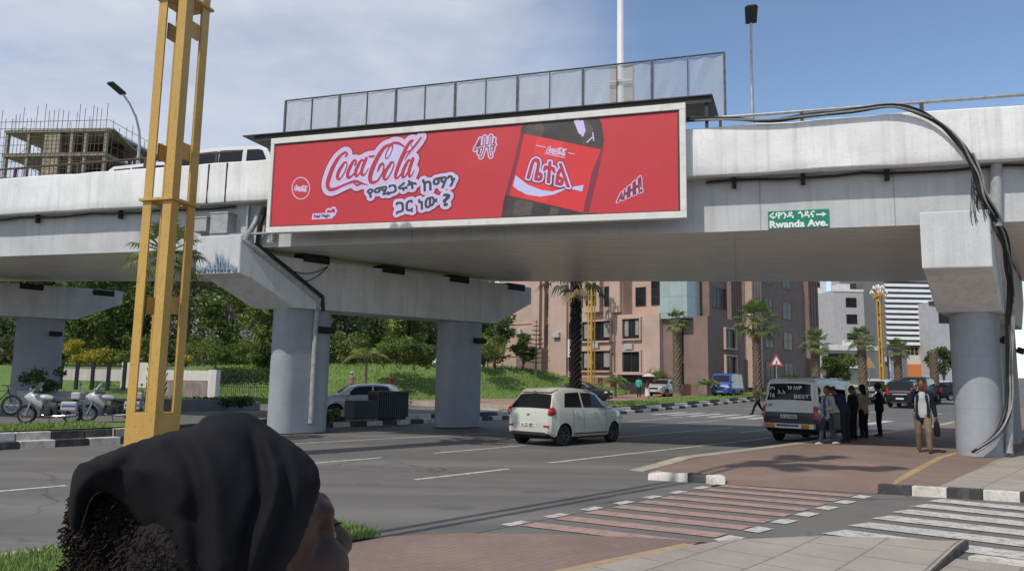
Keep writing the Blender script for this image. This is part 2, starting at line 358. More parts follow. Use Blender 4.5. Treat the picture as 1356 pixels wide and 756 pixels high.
layer(M['pipe'], noise_mask(M['pipe'], 6, 0.55, 0.72), (0.22, 0.12, 0.07), 0.6)
M['darksteel'] = mat('dark_sheet_steel', (0.035, 0.033, 0.032), 0.6, 0.4, 3)
M['rust'] = mat('rusty_steel', (0.095, 0.062, 0.05), 0.85, 0.3, 8)
M['ochre'] = mat('ochre_painted_steel', (0.56, 0.345, 0.085), 0.42, 0.08, 1.5, bump=0.06, bscale=30)
layer(M['ochre'], noise_mask(M['ochre'], 9, 0.58, 0.72, (1, 1, 0.3)), (0.33, 0.20, 0.08), 0.55)
layer(M['ochre'], noise_mask(M['ochre'], 1.1, 0.5, 0.7, (1, 1, 0.25)), (0.47, 0.29, 0.08), 0.6)
layer(M['ochre'], noise_mask(M['ochre'], 30, 0.62, 0.70), (0.16, 0.08, 0.04), 0.85)
M['globe'] = mat('white_lamp_glass', (0.80, 0.80, 0.78), 0.25, 0.03, 3)
M['glass'] = mat('window_glass', (0.02, 0.022, 0.024), 0.2, 0.4, 0.6, spec=0.2)
M['frame'] = mat('dark_window_frame', (0.05, 0.045, 0.042), 0.5, 0.2, 4)
M['white'] = mat('white_paint', (0.78, 0.78, 0.77), 0.45, 0.05, 3)

# ================================================================ ground, avenue, pavements
def strip_rows(f0, f1, ts, n, zf):
    """sheet between two edges s=f0(t) and s=f1(t)"""
    rows = []
    for t in ts:
        a, b = f0(t), f1(t); rows.append([rt(a+(b-a)*i/n, t, zf(a+(b-a)*i/n, t)) for i in range(n+1)])
    return rows
def frange(a, b, d):
    k = max(1, int(round((b-a)/d))); return [a+(b-a)*i/k for i in range(k+1)]
m = MB(); S = [-3000, -1500, -700, -350, -200, -120, -80, -60, -40, -25, -12, 0, 12, 25, 40, 60, 100, 200, 350, 700, 1500, 3000]
T = [-600, -200, -100, -50, -20, 0, 15, 30, 37, 45, 60, 80, 110, 150, 200, 260, 320, 380, 420, 600, 1000, 2000, 4000]
m.grid([[rt(s, t, -0.06) for s in S] for t in T]); struct('ground', m, M['ground'])

TS = frange(-60, 30, 3) + frange(32, 60, 2) + frange(66, 420, 12)
m = MB(); m.grid(strip_rows(lambda t: -36, lambda t: -6.0 if t < 13 else -8.2, TS, 10, lambda s, t: 0.0)); struct('avenue', m, M['asphalt'])
m = MB(); m.grid(strip_rows(lambda t: -6.0, lambda t: 60, [5.2, 8, 11, 13.45, 15.5], 12, lambda s, t: -0.004))
struct('side_street', m, M['asphalt2'])

def dash(m, s0, t0, s1, t1, w_=0.13, z=0.006, mi=0):
    n = max(1, int(abs(t1-t0)/3)); L = math.hypot(s1-s0, t1-t0); ns, ntt = (t1-t0)/L*w_/2, -(s1-s0)/L*w_/2; rows = []
    for i in range(n+1):
        s, t = s0+(s1-s0)*i/n, t0+(t1-t0)*i/n; rows.append([rt(s-ns, t-ntt, z), rt(s+ns, t+ntt, z)])
    m.grid(rows, mi)
m = MB()
for a in ((-12.6, -1, -12.8, 4.4), (-13.1, 7.3, -13.2, 10.8), (-13.25, 12.4, -13.45, 15.9), (-9.9, 8.85, -9.95, 11.3), (-10.15, 12.8, -10.4, 25.0),
          (-17.5, 8.6, -17.35, 19.2), (-13.7, 20.5, -14.1, 30.0), (-16.9, 27.4, -17.95, 41.5), (-18.8, 28.2, -20.7, 38.0), (-12.4, 27.0, -12.6, 33.0), (-16.9, 1.0, -17.2, 4.0)):
    dash(m, *a)
for t in range(48, 200, 9):
    for s in (-10.8, -14.4, -18.0, -21.6): dash(m, s-0.035*(t-48)*(s < -15), t, s-0.035*(t-45)*(s < -15), t+3.2)
for k in range(11): dash(m, -22.8+k*1.15, 38.3, -22.7+k*1.15, 42.0, 0.5)          # far zebra
# near zebra over the side street
for k in range(6):
    t0 = 9.18+k*0.765; s0 = -3.22+k*0.045
    m.grid([[rt(s0+(5.5)*i/4, t0-0.05+0.36*(i/4)*0.9, 0.006), rt(s0+0.12+(5.5)*i/4, t0+0.40+0.36*(i/4)*0.9, 0.006)] for i in range(5)])
# white dashes beside the red cycle crossing
for k in range(8): dash(m, -6.06, 6.85+k*0.78, -6.06, 7.22+k*0.78, 0.16)
for k in range(7): dash(m, -3.85, 7.86+k*0.77, -3.83, 8.24+k*0.77, 0.20)
struct('road_markings', m, M['line'])
m = MB()
for k in range(9):
    t0 = 6.95+k*0.64; m.grid([[rt(-5.95, t0, 0.005), rt(-5.95, t0+0.32, 0.005)], [rt(-3.98, t0+0.42, 0.005), rt(-3.98, t0+0.74, 0.005)]])
struct('red_cycle_crossing', m, M['redline'])

# near pavement at the photographer's feet
def sheet(poly, zf, name, mt, d=0.35):
    """flat polygon in (s,t), cut to a fine sheet so that it can follow zf"""
    bm = bmesh.new(); vs = [bm.verts.new((s, t, 0)) for s, t in poly]; bm.faces.new(vs)
    s0, s1 = min(p[0] for p in poly), max(p[0] for p in poly); t0, t1 = min(p[1] for p in poly), max(p[1] for p in poly)
    def cuts(a, b, n):
        for i in range(1, n):
            x = a+(b-a)*i/n; yield x
    for x in cuts(s0, s1, max(2, min(24, int((s1-s0)/d)))): bmesh.ops.bisect_plane(bm, geom=bm.verts[:]+bm.edges[:]+bm.faces[:], plane_co=(x, 0, 0), plane_no=(1, 0, 0))
    for x in cuts(t0, t1, max(2, min(40, int((t1-t0)/d)))): bmesh.ops.bisect_plane(bm, geom=bm.verts[:]+bm.edges[:]+bm.faces[:], plane_co=(0, x, 0), plane_no=(0, 1, 0))
    mb = MB(); idx = {v: i for i, v in enumerate(bm.verts)}
    mb.add([rt(v.co.x, v.co.y, zf(v.co.x, v.co.y)) for v in bm.verts], [tuple(idx[v] for v in f.verts) for f in bm.faces]); bm.free()
    # face up
    return struct(name, mb, mt)
clip = lambda x, a=0.0, b=1.0: max(a, min(b, x))
znear = lambda s, t: 0.012 + 0.085*clip((s+4.0)/2.2)*clip((t-7.4)/1.6)
sheet([(-6.5, -8), (-4.42, -8), (-4.30, 5.6), (-4.06, 7.45), (-3.9, 7.75), (-4.6, 7.35), (-5.4, 6.75), (-6.1, 6.1), (-6.5, 5.4)], lambda s, t: 0.010, 'red_pavement', M['redpave'])
sheet([(-4.42, -8), (-4.29, -8), (-4.17, 5.6), (-3.93, 7.45), (-4.06, 7.45), (-4.30, 5.6)], lambda s, t: 0.011, 'yellow_edge_line', M['yellowworn'])
sheet([(-4.29, -8), (-1.80, -8), (-1.80, 9.42), (-2.0, 9.22), (-2.6, 9.0), (-3.09, 8.8), (-3.27, 8.62), (-3.83, 7.92), (-3.93, 7.45), (-4.17, 5.6)], znear, 'slab_pavement', M['tile'])
sheet([(-1.79, -8), (14, -8), (14, 9.9), (-1.0, 8.84), (-1.79, 8.78)], lambda s, t: 0.008, 'slab_pavement', M['tile'], 0.8)
m = MB()   # black painted kerb end of the slab pavement
m.grid([[rt(-1.795, t, -0.02), rt(-1.795, t, znear(-1.8, t)+0.001), rt(-1.82, t, znear(-1.8, t)+0.002)] for t in frange(7.6, 9.42, 0.14)])
struct('kerb', m, M['kblack'])
m = MB(); m.grid([[rt(-1.70+i*0.5, 8.86+i*0.06, 0.03), rt(-1.66+i*0.5, 9.04+i*0.06, 0.03)] for i in range(9)]); m.grid([[rt(-1.70+i*0.5, 8.86+i*0.06, -0.02), rt(-1.70+i*0.5, 8.86+i*0.06, 0.03)] for i in range(9)])
struct('kerb', m, M['kwhite'])

# pavement under the bridge, right
FE = [(-7.95, 13.2), (-7.2, 12.1), (-5.9, 12.45), (-3.85, 13.15), (-3.72, 13.42)]
zr = lambda s, t: 0.003 + 0.137*clip((t-pchip([p[0] for p in FE], [p[1] for p in FE], s))/1.7)
sheet([(-7.95, 13.2), (-7.2, 12.1), (-5.9, 12.45), (-3.85, 13.15), (-3.72, 13.42), (-4.35, 20), (-4.45, 60), (-7.95, 60)], zr, 'red_pavement', M['redpave'], 0.5)
sheet([(-3.72, 13.42), (-3.58, 13.47), (-4.2, 20), (-4.3, 60), (-4.45, 60), (-4.35, 20)], lambda s, t: zr(s, t)+0.001, 'yellow_edge_line', M['yellow'], 0.5)
sheet([(-3.58, 13.50), (-3.0, 13.72), (-3.2, 20), (-3.2, 60), (-4.3, 60), (-4.2, 20)], lambda s, t: 0.141, 'red_pavement', M['redpave'], 0.8)
sheet([(-3.0, 13.72), (14, 20.2), (14, 60), (-3.2, 60), (-3.2, 20)], lambda s, t: 0.141, 'slab_pavement', M['tile'], 0.9)
m = MB()
for i, t in enumerate(frange(13.0, 60, 1.0)[:-1]):   # flush stone edging along the avenue
    m.hexa([rt(-8.28, t, -.02), rt(-7.95, t, -.02), rt(-7.95, t+.98, -.02), rt(-8.28, t+.98, -.02)], [rt(-8.28, t, zr(-8, t)+.004), rt(-7.95, t, zr(-8, t)+.008), rt(-7.95, t+.98, zr(-8, t+.98)+.008), rt(-8.28, t+.98, zr(-8, t+.98)+.004)])
struct('kerb', m, M['kerbstone'])
m = MB(); k = 0; s = -3.78          # black and white kerb facing the side street
kt = lambda s: 13.32 + (s+3.7)*0.385
while s < 12:
    e = s+0.455
    g = random.uniform(-.006, .006)
    m.hexa([rt(s, kt(s), -.02), rt(e, kt(e), -.02), rt(e, kt(e)+.16, -.02), rt(s, kt(s)+.16, -.02)], [rt(s, kt(s)+.02, .152+g), rt(e, kt(e)+.02, .152+g), rt(e, kt(e)+.16, .152+g), rt(s, kt(s)+.16, .152+g)], 1 if k % 2 else 0)
    s = e+0.004; k += 1
struct('kerb', m, [M['kblack'], M['kwhite']], bevel=0.012)
# loose kerb block at the end of the island
kb = thing('kerb_block', 'short broken kerb block painted white, black and white on the corner of the red pavement', 'kerb block', rt(-6.65, 12.2, 0.0), ROAD_ANG)
def kb_part(nm, x0, x1, mt, seed):
    m = MB(); rnd = random.Random(seed); j = lambda: rnd.uniform(-.012, .012)
    D = [(-7.22, 11.95), (-5.98, 12.42)]
    P = lambda f, o, z: tuple(Matrix.Rotation(-ROAD_ANG, 3, 'Z') @ (rt(D[0][0]+(D[1][0]-D[0][0])*f - o*0.36, D[0][1]+(D[1][1]-D[0][1])*f + o*0.93, z) - rt(-6.65, 12.2, 0)))
    n = 5; rows = []
    for i in range(n+1):
        f = x0+(x1-x0)*i/n; end = 1.0 if 0.03 < f < 0.97 else 0.72
        rows.append([P(f, j()*.5, -.02), P(f, .01+j(), .09*end+j()), P(f, .04+j(), .135*end+j()), P(f, .19+j(), .14*end+j()), P(f, .25+j(), .10*end+j()), P(f, .26, -.02)])
    m.grid(rows); m.f.append(tuple(range(6))); m.f.append(tuple(len(m.v)-1-i for i in range(6))); m.m += [0, 0]
    return m.build(nm, mt, kb, smooth=40)
kb_part('white_block', 0.0, 0.52, M['kwhite'], 1); kb_part('black_block', 0.52, 0.76, M['kblack'], 2); kb_part('white_block', 0.76, 1.0, M['kwhite'], 3)
# manhole
mh = thing('manhole_cover', 'round pale concrete manhole cover set in the red brick pavement', 'manhole cover', rt(-4.95, 16.4, 0.146))
m = MB(); m.lathe([(0.44, -0.02), (0.44, 0.006), (0.40, 0.009), (0.40, 0.004), (0.02, 0.004)], 32); m.build('cover', M['pinkpave'], mh)
m = MB(); m.lathe([(0.58, -0.02), (0.58, 0.003), (0.45, 0.004), (0.45, -.02)], 32, cap=False); m.build('collar', M['pinkpave'], mh)

# median with double painted kerb, terrace behind it
FK = [(-60, -19.6), (5, -19.66), (8, -19.9), (11, -21.2), (14, -22.6), (18.7, -22.85), (27, -23.6), (28.4, -24.6), (29, -27)]
fk = lambda t: pchip([p[0] for p in FK], [p[1] for p in FK], t)
FK2 = [(36.0, -27), (36.15, -25.0), (36.9, -24.2), (45.5, -25.05), (61.2, -26.7), (95, -30), (180, -39), (420, -60)]
fk2 = lambda t: pchip([p[0] for p in FK2], [p[1] for p in FK2], t)
def path_pts(pl, step):
    pts = [Vector((s, t)) for t, s in pl]; out = [pts[0]]
    for a, b in zip(pts, pts[1:]):
        L = (b-a).length; n = max(1, int(round(L/step))); out += [a+(b-a)*(i+1)/n for i in range(n)]
    return out
def double_kerb(name, pl, step, hgt, label=None):
    m = MB(); p = path_pts(pl, step)
    for i in range(len(p)-1):
        a, b = p[i], p[i+1]
        if (b-a).length < .05: continue
        n = Vector((-(b-a).y, (b-a).x)).normalized()      # to the left = into the island
        for (o0, o1, z0, z1, ph) in ((0.0, 0.30, -.03, hgt*.5, i), (0.28, 0.50, hgt*.5-.02, hgt+.012, i+(i//2))):
            gp = (b-a)*0.012
            A0, B0, A1, B1 = a+n*o0+gp, b+n*o0-gp, a+n*o1+gp, b+n*o1-gp
            m.hexa([rt(q.x, q.y, z0) for q in (A0, B0, B1, A1)], [rt(q.x, q.y, z1) for q in (A0+n*.02, B0+n*.02, B1, A1)], ph % 2)
    return struct(name, m, [M['kwhite'], M['kblack']], bevel=0.015)
double_kerb('kerb', [p for p in FK if p[0] >= -60 and p[0] <= 5][:1] + [(-20, -19.63), (-6, -19.65)] + FK[1:], 0.78, 0.34)
double_kerb('kerb', FK2[:6], 1.05, 0.34)
ZT = 0.33
terr = lambda s, t: ZT
def front(t):
    if t <= 29: return fk(t) - 0.45
    if t < 36: return -33.0
    return fk2(t) - 0.45
tt = frange(-60, 8, 4) + frange(9, 28, 1) + [28.6, 29.0]
back = lambda t: fk(t) - 6.6
m = MB(); m.grid(strip_rows(back, front, tt, 4, terr)); m.grid([[rt(back(t)-.02, t, -.02), rt(back(t), t, ZT)] for t in tt]); m.grid([[rt(back(29.0)+(front(29.0)-back(29.0))*i/4, 29.02, -.02), rt(back(29.0)+(front(29.0)-back(29.0))*i/4, 29.0, ZT)] for i in range(5)]); struct('traffic_island', m, M['asphalt2'])
m = MB(); m.grid(strip_rows(lambda t: -170, lambda t: back(t)+.1 if t < 28.8 else -24, frange(-60, 8, 4) + frange(9, 28, 1) + [28.79, 28.81, 30, 33, 36.0], 8, lambda s, t: 0.012)); struct('service_road', m, M['asphalt2'])
m = MB(); m.grid([[rt(-170, 36.0, -.02), rt(-100, 36, -.02), rt(-27, 36.0, -.02)], [rt(-170, 36.0, ZT), rt(-100, 36, ZT), rt(-27, 36.0, ZT)]]); struct('kerb', m, M['kerbstone'])
tt2 = [36.0, 36.2, 36.6, 37, 38] + frange(40, 64, 2) + frange(70, 180, 8) + frange(200, 420, 20)
m = MB(); m.grid(strip_rows(lambda t: -170, front, tt2, 8, terr)); struct('forecourt', m, M['pinkpave'])
# lawn strips on the medians
m = MB(); m.grid(strip_rows(lambda t: fk(t)-2.2, lambda t: fk(t)-0.47, frange(-30, 9, 1.5), 3, lambda s, t: ZT+0.05)); struct('lawn', m, M['grass'])
m = MB(); m.grid(strip_rows(lambda t: fk2(t)-(3.8 if t > 37.5 else 1.0), lambda t: fk2(t)-0.47, [36.3, 37, 38]+frange(40, 120, 4), 3, lambda s, t: ZT+0.06)); struct('lawn', m, M['grass'])
m = MB(); m.grid(strip_rows(lambda t: -8.05 + (0.9 if t > 4.6 else 0), lambda t: -6.5, frange(-8, 4.6, 1)+[5.3], 3, lambda s, t: 0.03)); struct('lawn', m, M['grass'])
m = MB()
for i, t in enumerate(frange(-8, 4.6, 0.9)[:-1]): m.hexa([rt(-8.22, t, -.02), rt(-8.06, t, -.02), rt(-8.06, t+.88, -.02), rt(-8.22, t+.88, -.02)], [rt(-8.22, t, .035), rt(-8.06, t, .035), rt(-8.06, t+.88, .035), rt(-8.22, t+.88, .035)])
struct('kerb', m, M['kerbstone'])
# pink path beside the embankment
def blades(name, n, fn, h, wd, lab=None, mt=None):
    P = fn(n); ang = RNG.uniform(0, 2*np.pi, n); hh = h*RNG.uniform(.5, 1.2, n); ln = RNG.uniform(-.5, .5, (n, 2))*hh[:, None]
    vs = []; fs = []
    for i in range(n):
        x, y, z = P[i]; dx, dy = math.cos(ang[i])*wd, math.sin(ang[i])*wd
        vs += [(x-dx, y-dy, z), (x+dx, y+dy, z), (x+ln[i, 0]*.4+dx*.6, y+ln[i, 1]*.4+dy*.6, z+hh[i]*.6), (x+ln[i, 0], y+ln[i, 1], z+hh[i])]
        fs += [(4*i, 4*i+1, 4*i+2), (4*i, 4*i+2, 4*i+3)]
    m = MB(); m.v = vs; m.f = fs; m.m = [0]*len(fs); o = m.build(name, mt or M['blade']); return tag(o, lab, 'grass', kind='stuff')
def f_near(n):
    t = RNG.uniform(1.2, 5.35, n); s = np.where(t > 4.5, RNG.uniform(-7.3, -6.5, n), RNG.uniform(-8.05, -6.5, n)); return [rt(a, b, .03) for a, b in zip(s, t)]
blades('grass', 15000, f_near, 0.085, 0.004, 'short green grass in the verge beside the red pavement')
def f_med(n):
    t = RNG.uniform(-3, 8, n); return [rt(fk(b)-RNG.uniform(.5, 2.1), b, ZT+.05) for b in t]
blades('grass', 9000, f_med, 0.13, 0.009, 'grass strip behind the black and white kerb near the motorcycles')
def f_med2(n):
    t = 36.6+RNG.uniform(0, 1, n)**1.4*36; return [rt(fk2(b)-RNG.uniform(.5, 3.6 if b > 37.5 else .9), b, ZT+.06) for b in t]
blades('grass', 8000, f_med2, 0.2, 0.016, 'grass strip under the palms on the far median')

# embankment lawn and garden plateau
EB = [(-95, 22, .4), (-70, 30, .4), (-48, 38, .4), (-30, 45, .4), (-20, 50.5, .4), (-13, 54, .36), (-5, 57, .34), (1, 59.5, .34), (5, 63, .5), (8.2, 66.5, .75), (11.2, 70.5, .95)]
ET = [(-105, 36, 2.0), (-80, 46, 2.2), (-56, 52, 2.3), (-36, 57, 2.4), (-24, 60, 2.6), (-15, 62.5, 3.0), (-6, 65, 3.1), (-0.5, 67.5, 3.1), (3.5, 70, 2.7), (6.8, 72.5, 1.9), (10.2, 73.6, 1.3)]
m = MB(); rows = []
skirt_row = True
def ebz(f): return f*f*(3-2*f)*0.85 + 0.15*f
for k in range(13):
    f = k/12; r_ = []
    for i in range(len(EB)-1):
        for j in range(6):
            g = j/6; a = Vector(EB[i]).lerp(Vector(EB[i+1]), g); b = Vector(ET[i]).lerp(Vector(ET[i+1]), g); p = a.lerp(b, f); p.z = a.z+(b.z-a.z)*ebz(f)+random.uniform(-.03, .03)*(0 < k < 12); r_.append(p)
    rows.append(r_)
rows.insert(0, [Vector((p.x+.1, p.y-.25, -.05)) for p in rows[0]]); top = rows[-1]; rows.append([p + Vector((-8, 25, .6)) for p in top]); rows.append([p + Vector((-30, 90, 4)) for p in top])
m.grid(rows); struct('embankment', m, M['grass'], smooth=60)
def f_emb(n):
    out = []
    for _ in range(n):
        i = random.choice([3, 4, 4, 5, 5, 6, 6, 7, 7, 8, 9]); g = random.random(); f = random.random(); a = Vector(EB[i]).lerp(Vector(EB[i+1]), g); b = Vector(ET[i]).lerp(Vector(ET[i+1]), g); p = a.lerp(b, f); p.z = a.z+(b.z-a.z)*ebz(f); out.append(p)
    return out
blades('grass', 9000, f_emb, 0.28, 0.03, 'lush grass on the garden embankment behind the bridge')
# ================================================================ flyover
fly = thing('flyover', 'grey concrete road flyover on oblong columns crossing the avenue, with a white painted parapet', 'flyover', B_O, B_ANG)
SL = -0.005
AS = frange(-62, 46, 1.5)
bb = lambda a: 10.1 + 0.06*(a+2.8)                  # far edge of the girder
zb_ = lambda a: 5.70 - 0.014*(a+2.8)                 # its soffit height
zf_ = lambda a: 5.515 + SL*a
m = MB(); rows = []
for a in AS:
    z = SL*a; rows.append([(a, .5, 6.845+z), (a, .5, zf_(a)), (a, bb(a)-.1, zb_(a)), (a, bb(a), 7.0+z), (a, bb(a), 7.15+z), (a, .26, 7.15+z), (a, .26, 6.845+z)])
m.grid(rows, 0, True)
for i in range(len(AS)-1):
    b0 = i*7; m.m[b0+1] = 1
    for j in range(2, 7): m.m[b0+j] = 0
m.f += [tuple(range(7)), tuple(len(m.v)-1-i for i in range(7))]; m.m += [0, 0]
deck = m.build('deck', [M['girder'], M['soffit']], fly)
m = MB(); rows = []; rr = random.Random(3)
for a in frange(-62, 46, 0.75):
    z = SL*a; j = rr.uniform(-.022, .022); k = rr.uniform(-.012, .012)
    rows.append([(a, .005, 6.845+z+k), (a, -.012, 6.88+z), (a, -.02+k*.5, 7.12+z), (a, -.012, 7.30+z), (a, -.018-k*.4, 7.7+z), (a, 0, 8.03+z+j), (a, .03, 8.06+z+j), (a, .22, 8.06+z+j), (a, .25, 8.03+z), (a, .25, 6.845+z)])
m.grid(rows, 0, True); parapet = m.build('parapet', M['parapet'], fly, smooth=25)
m = MB()
m.grid([[(a, bb(a)+.02, 6.9+SL*a), (a, bb(a)+.27, 6.9+SL*a), (a, bb(a)+.27, 8.0+SL*a), (a, bb(a)+.02, 8.0+SL*a)] for a in AS], 0, True); m.build('parapet', M['parapet'], fly)
m = MB()
for px in (276, 300): a = on_b(px, 230, -.02).x; m.box(a-.02, -.028, 6.86, a+.02, -.008, 8.08)
a = on_b(1283, 180, 0).x
m.build('expansion_joint', M['black'], parapet)
# handrail pipe on the parapet
m = MB(); pts = [(a, .13, 8.42+SL*a) for a in frange(-62, -8.6, 3)]; m.tube(pts, .035, 8)
m.build('handrail', M['rust'], fly, smooth=60)
m = MB(); m.tube([(a, .13, 8.33+SL*a+.0*a) for a in frange(4.6, 46, 3)], .045, 8); m.build('handrail', M['steel'], fly, smooth=60)
for k, a in enumerate(frange(-60, -9.5, 2.6)+[5.3, 7.2, 9.8, 12.9, 15.9, 19, 22, 25]):
    m = MB(); top = 8.42 if a < 0 else 8.33; m.box(a-.035, .09, 8.0+SL*a, a+.035, .17, top+SL*a); m.build('rail_post', M['rust'], fly)
# long cable clipped under the overhang
m = MB(); rr = random.Random(5); pts = []
for a in frange(-60, 44, .6):
    if a < -8.6 or a > 4.6: pts.append((a, .36+rr.uniform(-.02, .02), 6.79+SL*a - .06*abs(math.sin(a*1.1)) + rr.uniform(-.015, .015)))
i = next(k for k, p in enumerate(pts) if p[0] > 0)
m.tube(pts[:i], .03, 6); m.tube(pts[i:], .035, 6); m.build('cable', M['cable'], fly, smooth=60)
for a in [-20, -16.6, -13.2] + [5.6, 7.2, 9.05, 12.6]:
    m = MB(); m.box(a-.05, .33, 6.58+SL*a, a+.05, .44, 6.86+SL*a); m.build('cable_clip', M['black'], fly)
for px in (-11.2, -3.1, 6.2, 9.2): m = MB(); m.box(px-.008, .49, 5.53+SL*px, px+.008, .505, 6.84+SL*px); m.build('panel_joint', M['column'], deck)
# piers
def world_to_fly(p): q = bl(Vector((p[0], p[1], 0))); return (q.x, q.y, p[2])
def stadium(c, e, L, wd, z0, z1, n=14, flare=0.0):
    pts = []
    f = Vector((e.y, -e.x)); h = (L-wd)/2
    for sgn in (1, -1):
        for i in range(n+1):
            a = -math.pi/2 + math.pi*i/n; pts.append(c + e*sgn*(h + wd/2*math.cos(a)) + f*sgn*(wd/2*math.sin(a))*-1)
    return pts
def pier(a0, hw, e, zn0, zn1, zbot, ztop0, ztop1, kcol, kend, zfar, mural=False, mat_col=None, ground=ZT):
    N0 = bw(a0, 0, 0); e = Vector(e).normalized(); e3 = Vector((e.x, e.y, 0)); out = []
    st = [(0.0, zn0, zn1), (0.42, zn0-.12, zn1), (0.45, zn0-.14, ztop0), (kcol[0]-1.0, zbot, ztop0), (kcol[1]+.9, zbot+.08, ztop1), (kend-.15, zfar-.06, ztop1), (kend, zfar, ztop1)]
    m = MB(); rows = []
    for k, z0, z1 in st:
        p = N0 + e3*k
        rows.append([world_to_fly((*(p - B_H*hw).xy, z0)), world_to_fly((*(p - B_H*hw).xy, z1)), world_to_fly((*(p + B_H*hw).xy, z1)), world_to_fly((*(p + B_H*hw).xy, z0))])
    m.grid(rows, 0, True); m.f += [(3, 2, 1, 0), tuple(len(m.v)-4+i for i in range(4))]; m.m += [0, 0]
    cap = m.build('pier_cap', M['cap'], fly, bevel=0.03)
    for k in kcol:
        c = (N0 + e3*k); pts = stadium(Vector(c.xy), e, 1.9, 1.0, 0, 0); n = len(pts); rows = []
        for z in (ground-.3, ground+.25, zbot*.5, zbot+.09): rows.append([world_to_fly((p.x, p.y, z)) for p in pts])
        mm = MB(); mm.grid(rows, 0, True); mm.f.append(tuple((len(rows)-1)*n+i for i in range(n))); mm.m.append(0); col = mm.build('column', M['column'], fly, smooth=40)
        # little flood lamp on the column face
        f3 = Vector((e.y, -e.x, 0)); q = c + f3*.62 + e3*.5
        mm = MB(); mm.box(-.26, -.08, -.09, .26, .1, .09, M=Matrix.Translation(Vector(world_to_fly((q.x, q.y, zbot-.62)))) @ Matrix.Rotation(math.atan2(e.y, e.x)-B_ANG, 4, 'Z') @ Matrix.Rotation(.35, 4, 'X')); mm.tube([Vector(world_to_fly((q.x, q.y, zbot-.62))), Vector(world_to_fly((*(q - f3*.2).xy, zbot-.55)))], .03, 6)
        mm.build('flood_lamp', M['black'], col, bevel=.015)
    # black blocks painting the shaded gaps at the bearings under the girder, visible side
    for k in frange(kcol[0]-.2, kend-.7, (kend-kcol[0])/3.3):
        q = N0 + e3*k + B_H*(hw-.32)
        mm = MB(); mm.box(-.46, -.3, .04, .46, .34, .30, M=Matrix.Translation(Vector(world_to_fly((q.x, q.y, ztop0-.12)))) @ Matrix.Rotation(math.atan2(e.y, e.x)-B_ANG, 4, 'Z')); mm.build('bearing_gap_shade', M['black'], fly)
    return cap, N0, e3
capL, NL, eL = pier(-9.12, .76, (.72, .69), 4.72, 5.87, 3.85, 5.40, 5.52, (2.86, 9.4), 12.2, 4.85)
capR, NR, eR = pier(10.3, .70, (.60, .80), 4.37, 5.66, 3.55, 5.36, 5.40, (2.86, 8.6), 11.4, 4.6, ground=.14)
capF, NF, eF = pier(-29.5, .76, (.72, .69), 5.0, 6.0, 4.15, 5.52, 5.72, (2.86, 9.4), 12.2, 5.1)
# painted blue grass on the nose of the left pier cap
mural = mat('mural_blue_paint', (0.20, 0.28, 0.37), 0.85, 0.3, 4); m = MB(); rr = random.Random(9)
for i in range(130):
    x = rr.uniform(-.70, .70); h = rr.uniform(.15, .68)*(0.75+.4*math.sin(x*5+1)); l = rr.uniform(-.16, .16); q = -.004-.0004*i
    c = (-9.12+x, q, 4.75); m.add([(c[0]-.02, q, c[2]+rr.uniform(0, .12)), (c[0]+.02, q, c[2]+rr.uniform(0, .12)), (clip(c[0]+l, -9.84, -8.40), q, c[2]+h)], [(0, 1, 2)])
m.build('painted_grass_mural', mural, capL)
# drain pipe on the left pier: off the girder, down the cap side, down the column
def side_pt(N, e, k, hw, z, off=.07): p = N + e*k + B_H*(hw+off); return world_to_fly((p.x, p.y, z))
cL1 = NL+eL*2.86; fL = Vector((eL.y, -eL.x, 0))
def colpt(c, f, e, o, s, z): p = c + f*o + e*s; return world_to_fly((p.x, p.y, z))
m = MB()
m.tube([(-8.05, .42, 6.75), (-8.15, .36, 6.3), (-8.28, .1, 5.72), side_pt(NL, eL, .5, .76, 5.45), side_pt(NL, eL, 2.6, .76, 4.15), colpt(cL1, fL, eL, .60, .15, 3.8), colpt(cL1, fL, eL, .58, .15, 3.5), colpt(cL1, fL, eL, .58, .15, ZT)], .085, 10)
m.build('drain_pipe', M['pipe'], fly, smooth=60)
m = MB()
m.tube([(-7.85, .40, 6.75), (-7.95, .3, 6.2), side_pt(NL, eL, .45, .76, 5.62), side_pt(NL, eL, 1.4, .76, 5.05), side_pt(NL, eL, 2.7, .76, 4.25), colpt(cL1, fL, eL, .62, .35, 3.85)], .075, 8); m.build('conduit', M['cable'], fly, smooth=60)
for k, (a, z, wd, h) in enumerate(((-9.95, 6.26, .52, .42), (-9.25, 6.27, .62, .62))):
    m = MB(); m.box(a-wd/2, .1, z-h/2, a+wd/2, .47, z+h/2); m.box(a-wd/2-.02, .08, z+h/2-.02, a+wd/2+.02, .48, z+h/2+.03); m.build('junction_box', M['pipe'], fly, bevel=.012)
m = MB(); m.box(-9.6, .18, 5.9, -7.6, .32, 5.95); m.box(-8.45, .3, 5.9, -8.38, .42, 6.8); m.box(-7.62, .3, 5.7, -7.5, .42, 6.8); m.build('steel_bracket', M['steel'], fly)
m = MB()
for (u0, v0, u1, v1, sag) in ((345, 345, 400, 352, .35), (350, 352, 402, 350, .6)):
    p, q = Vector(side_pt(NL, eL, .9, .76, 5.3, .12)), Vector(side_pt(NL, eL, 2.8, .76, 5.25, .12)); m.tube([p.lerp(q, i/10)-Vector((0, 0, sag*4*(i/10)*(1-i/10))) for i in range(11)], .016, 6)
m.build('loose_wire', M['cable'], fly, smooth=60)

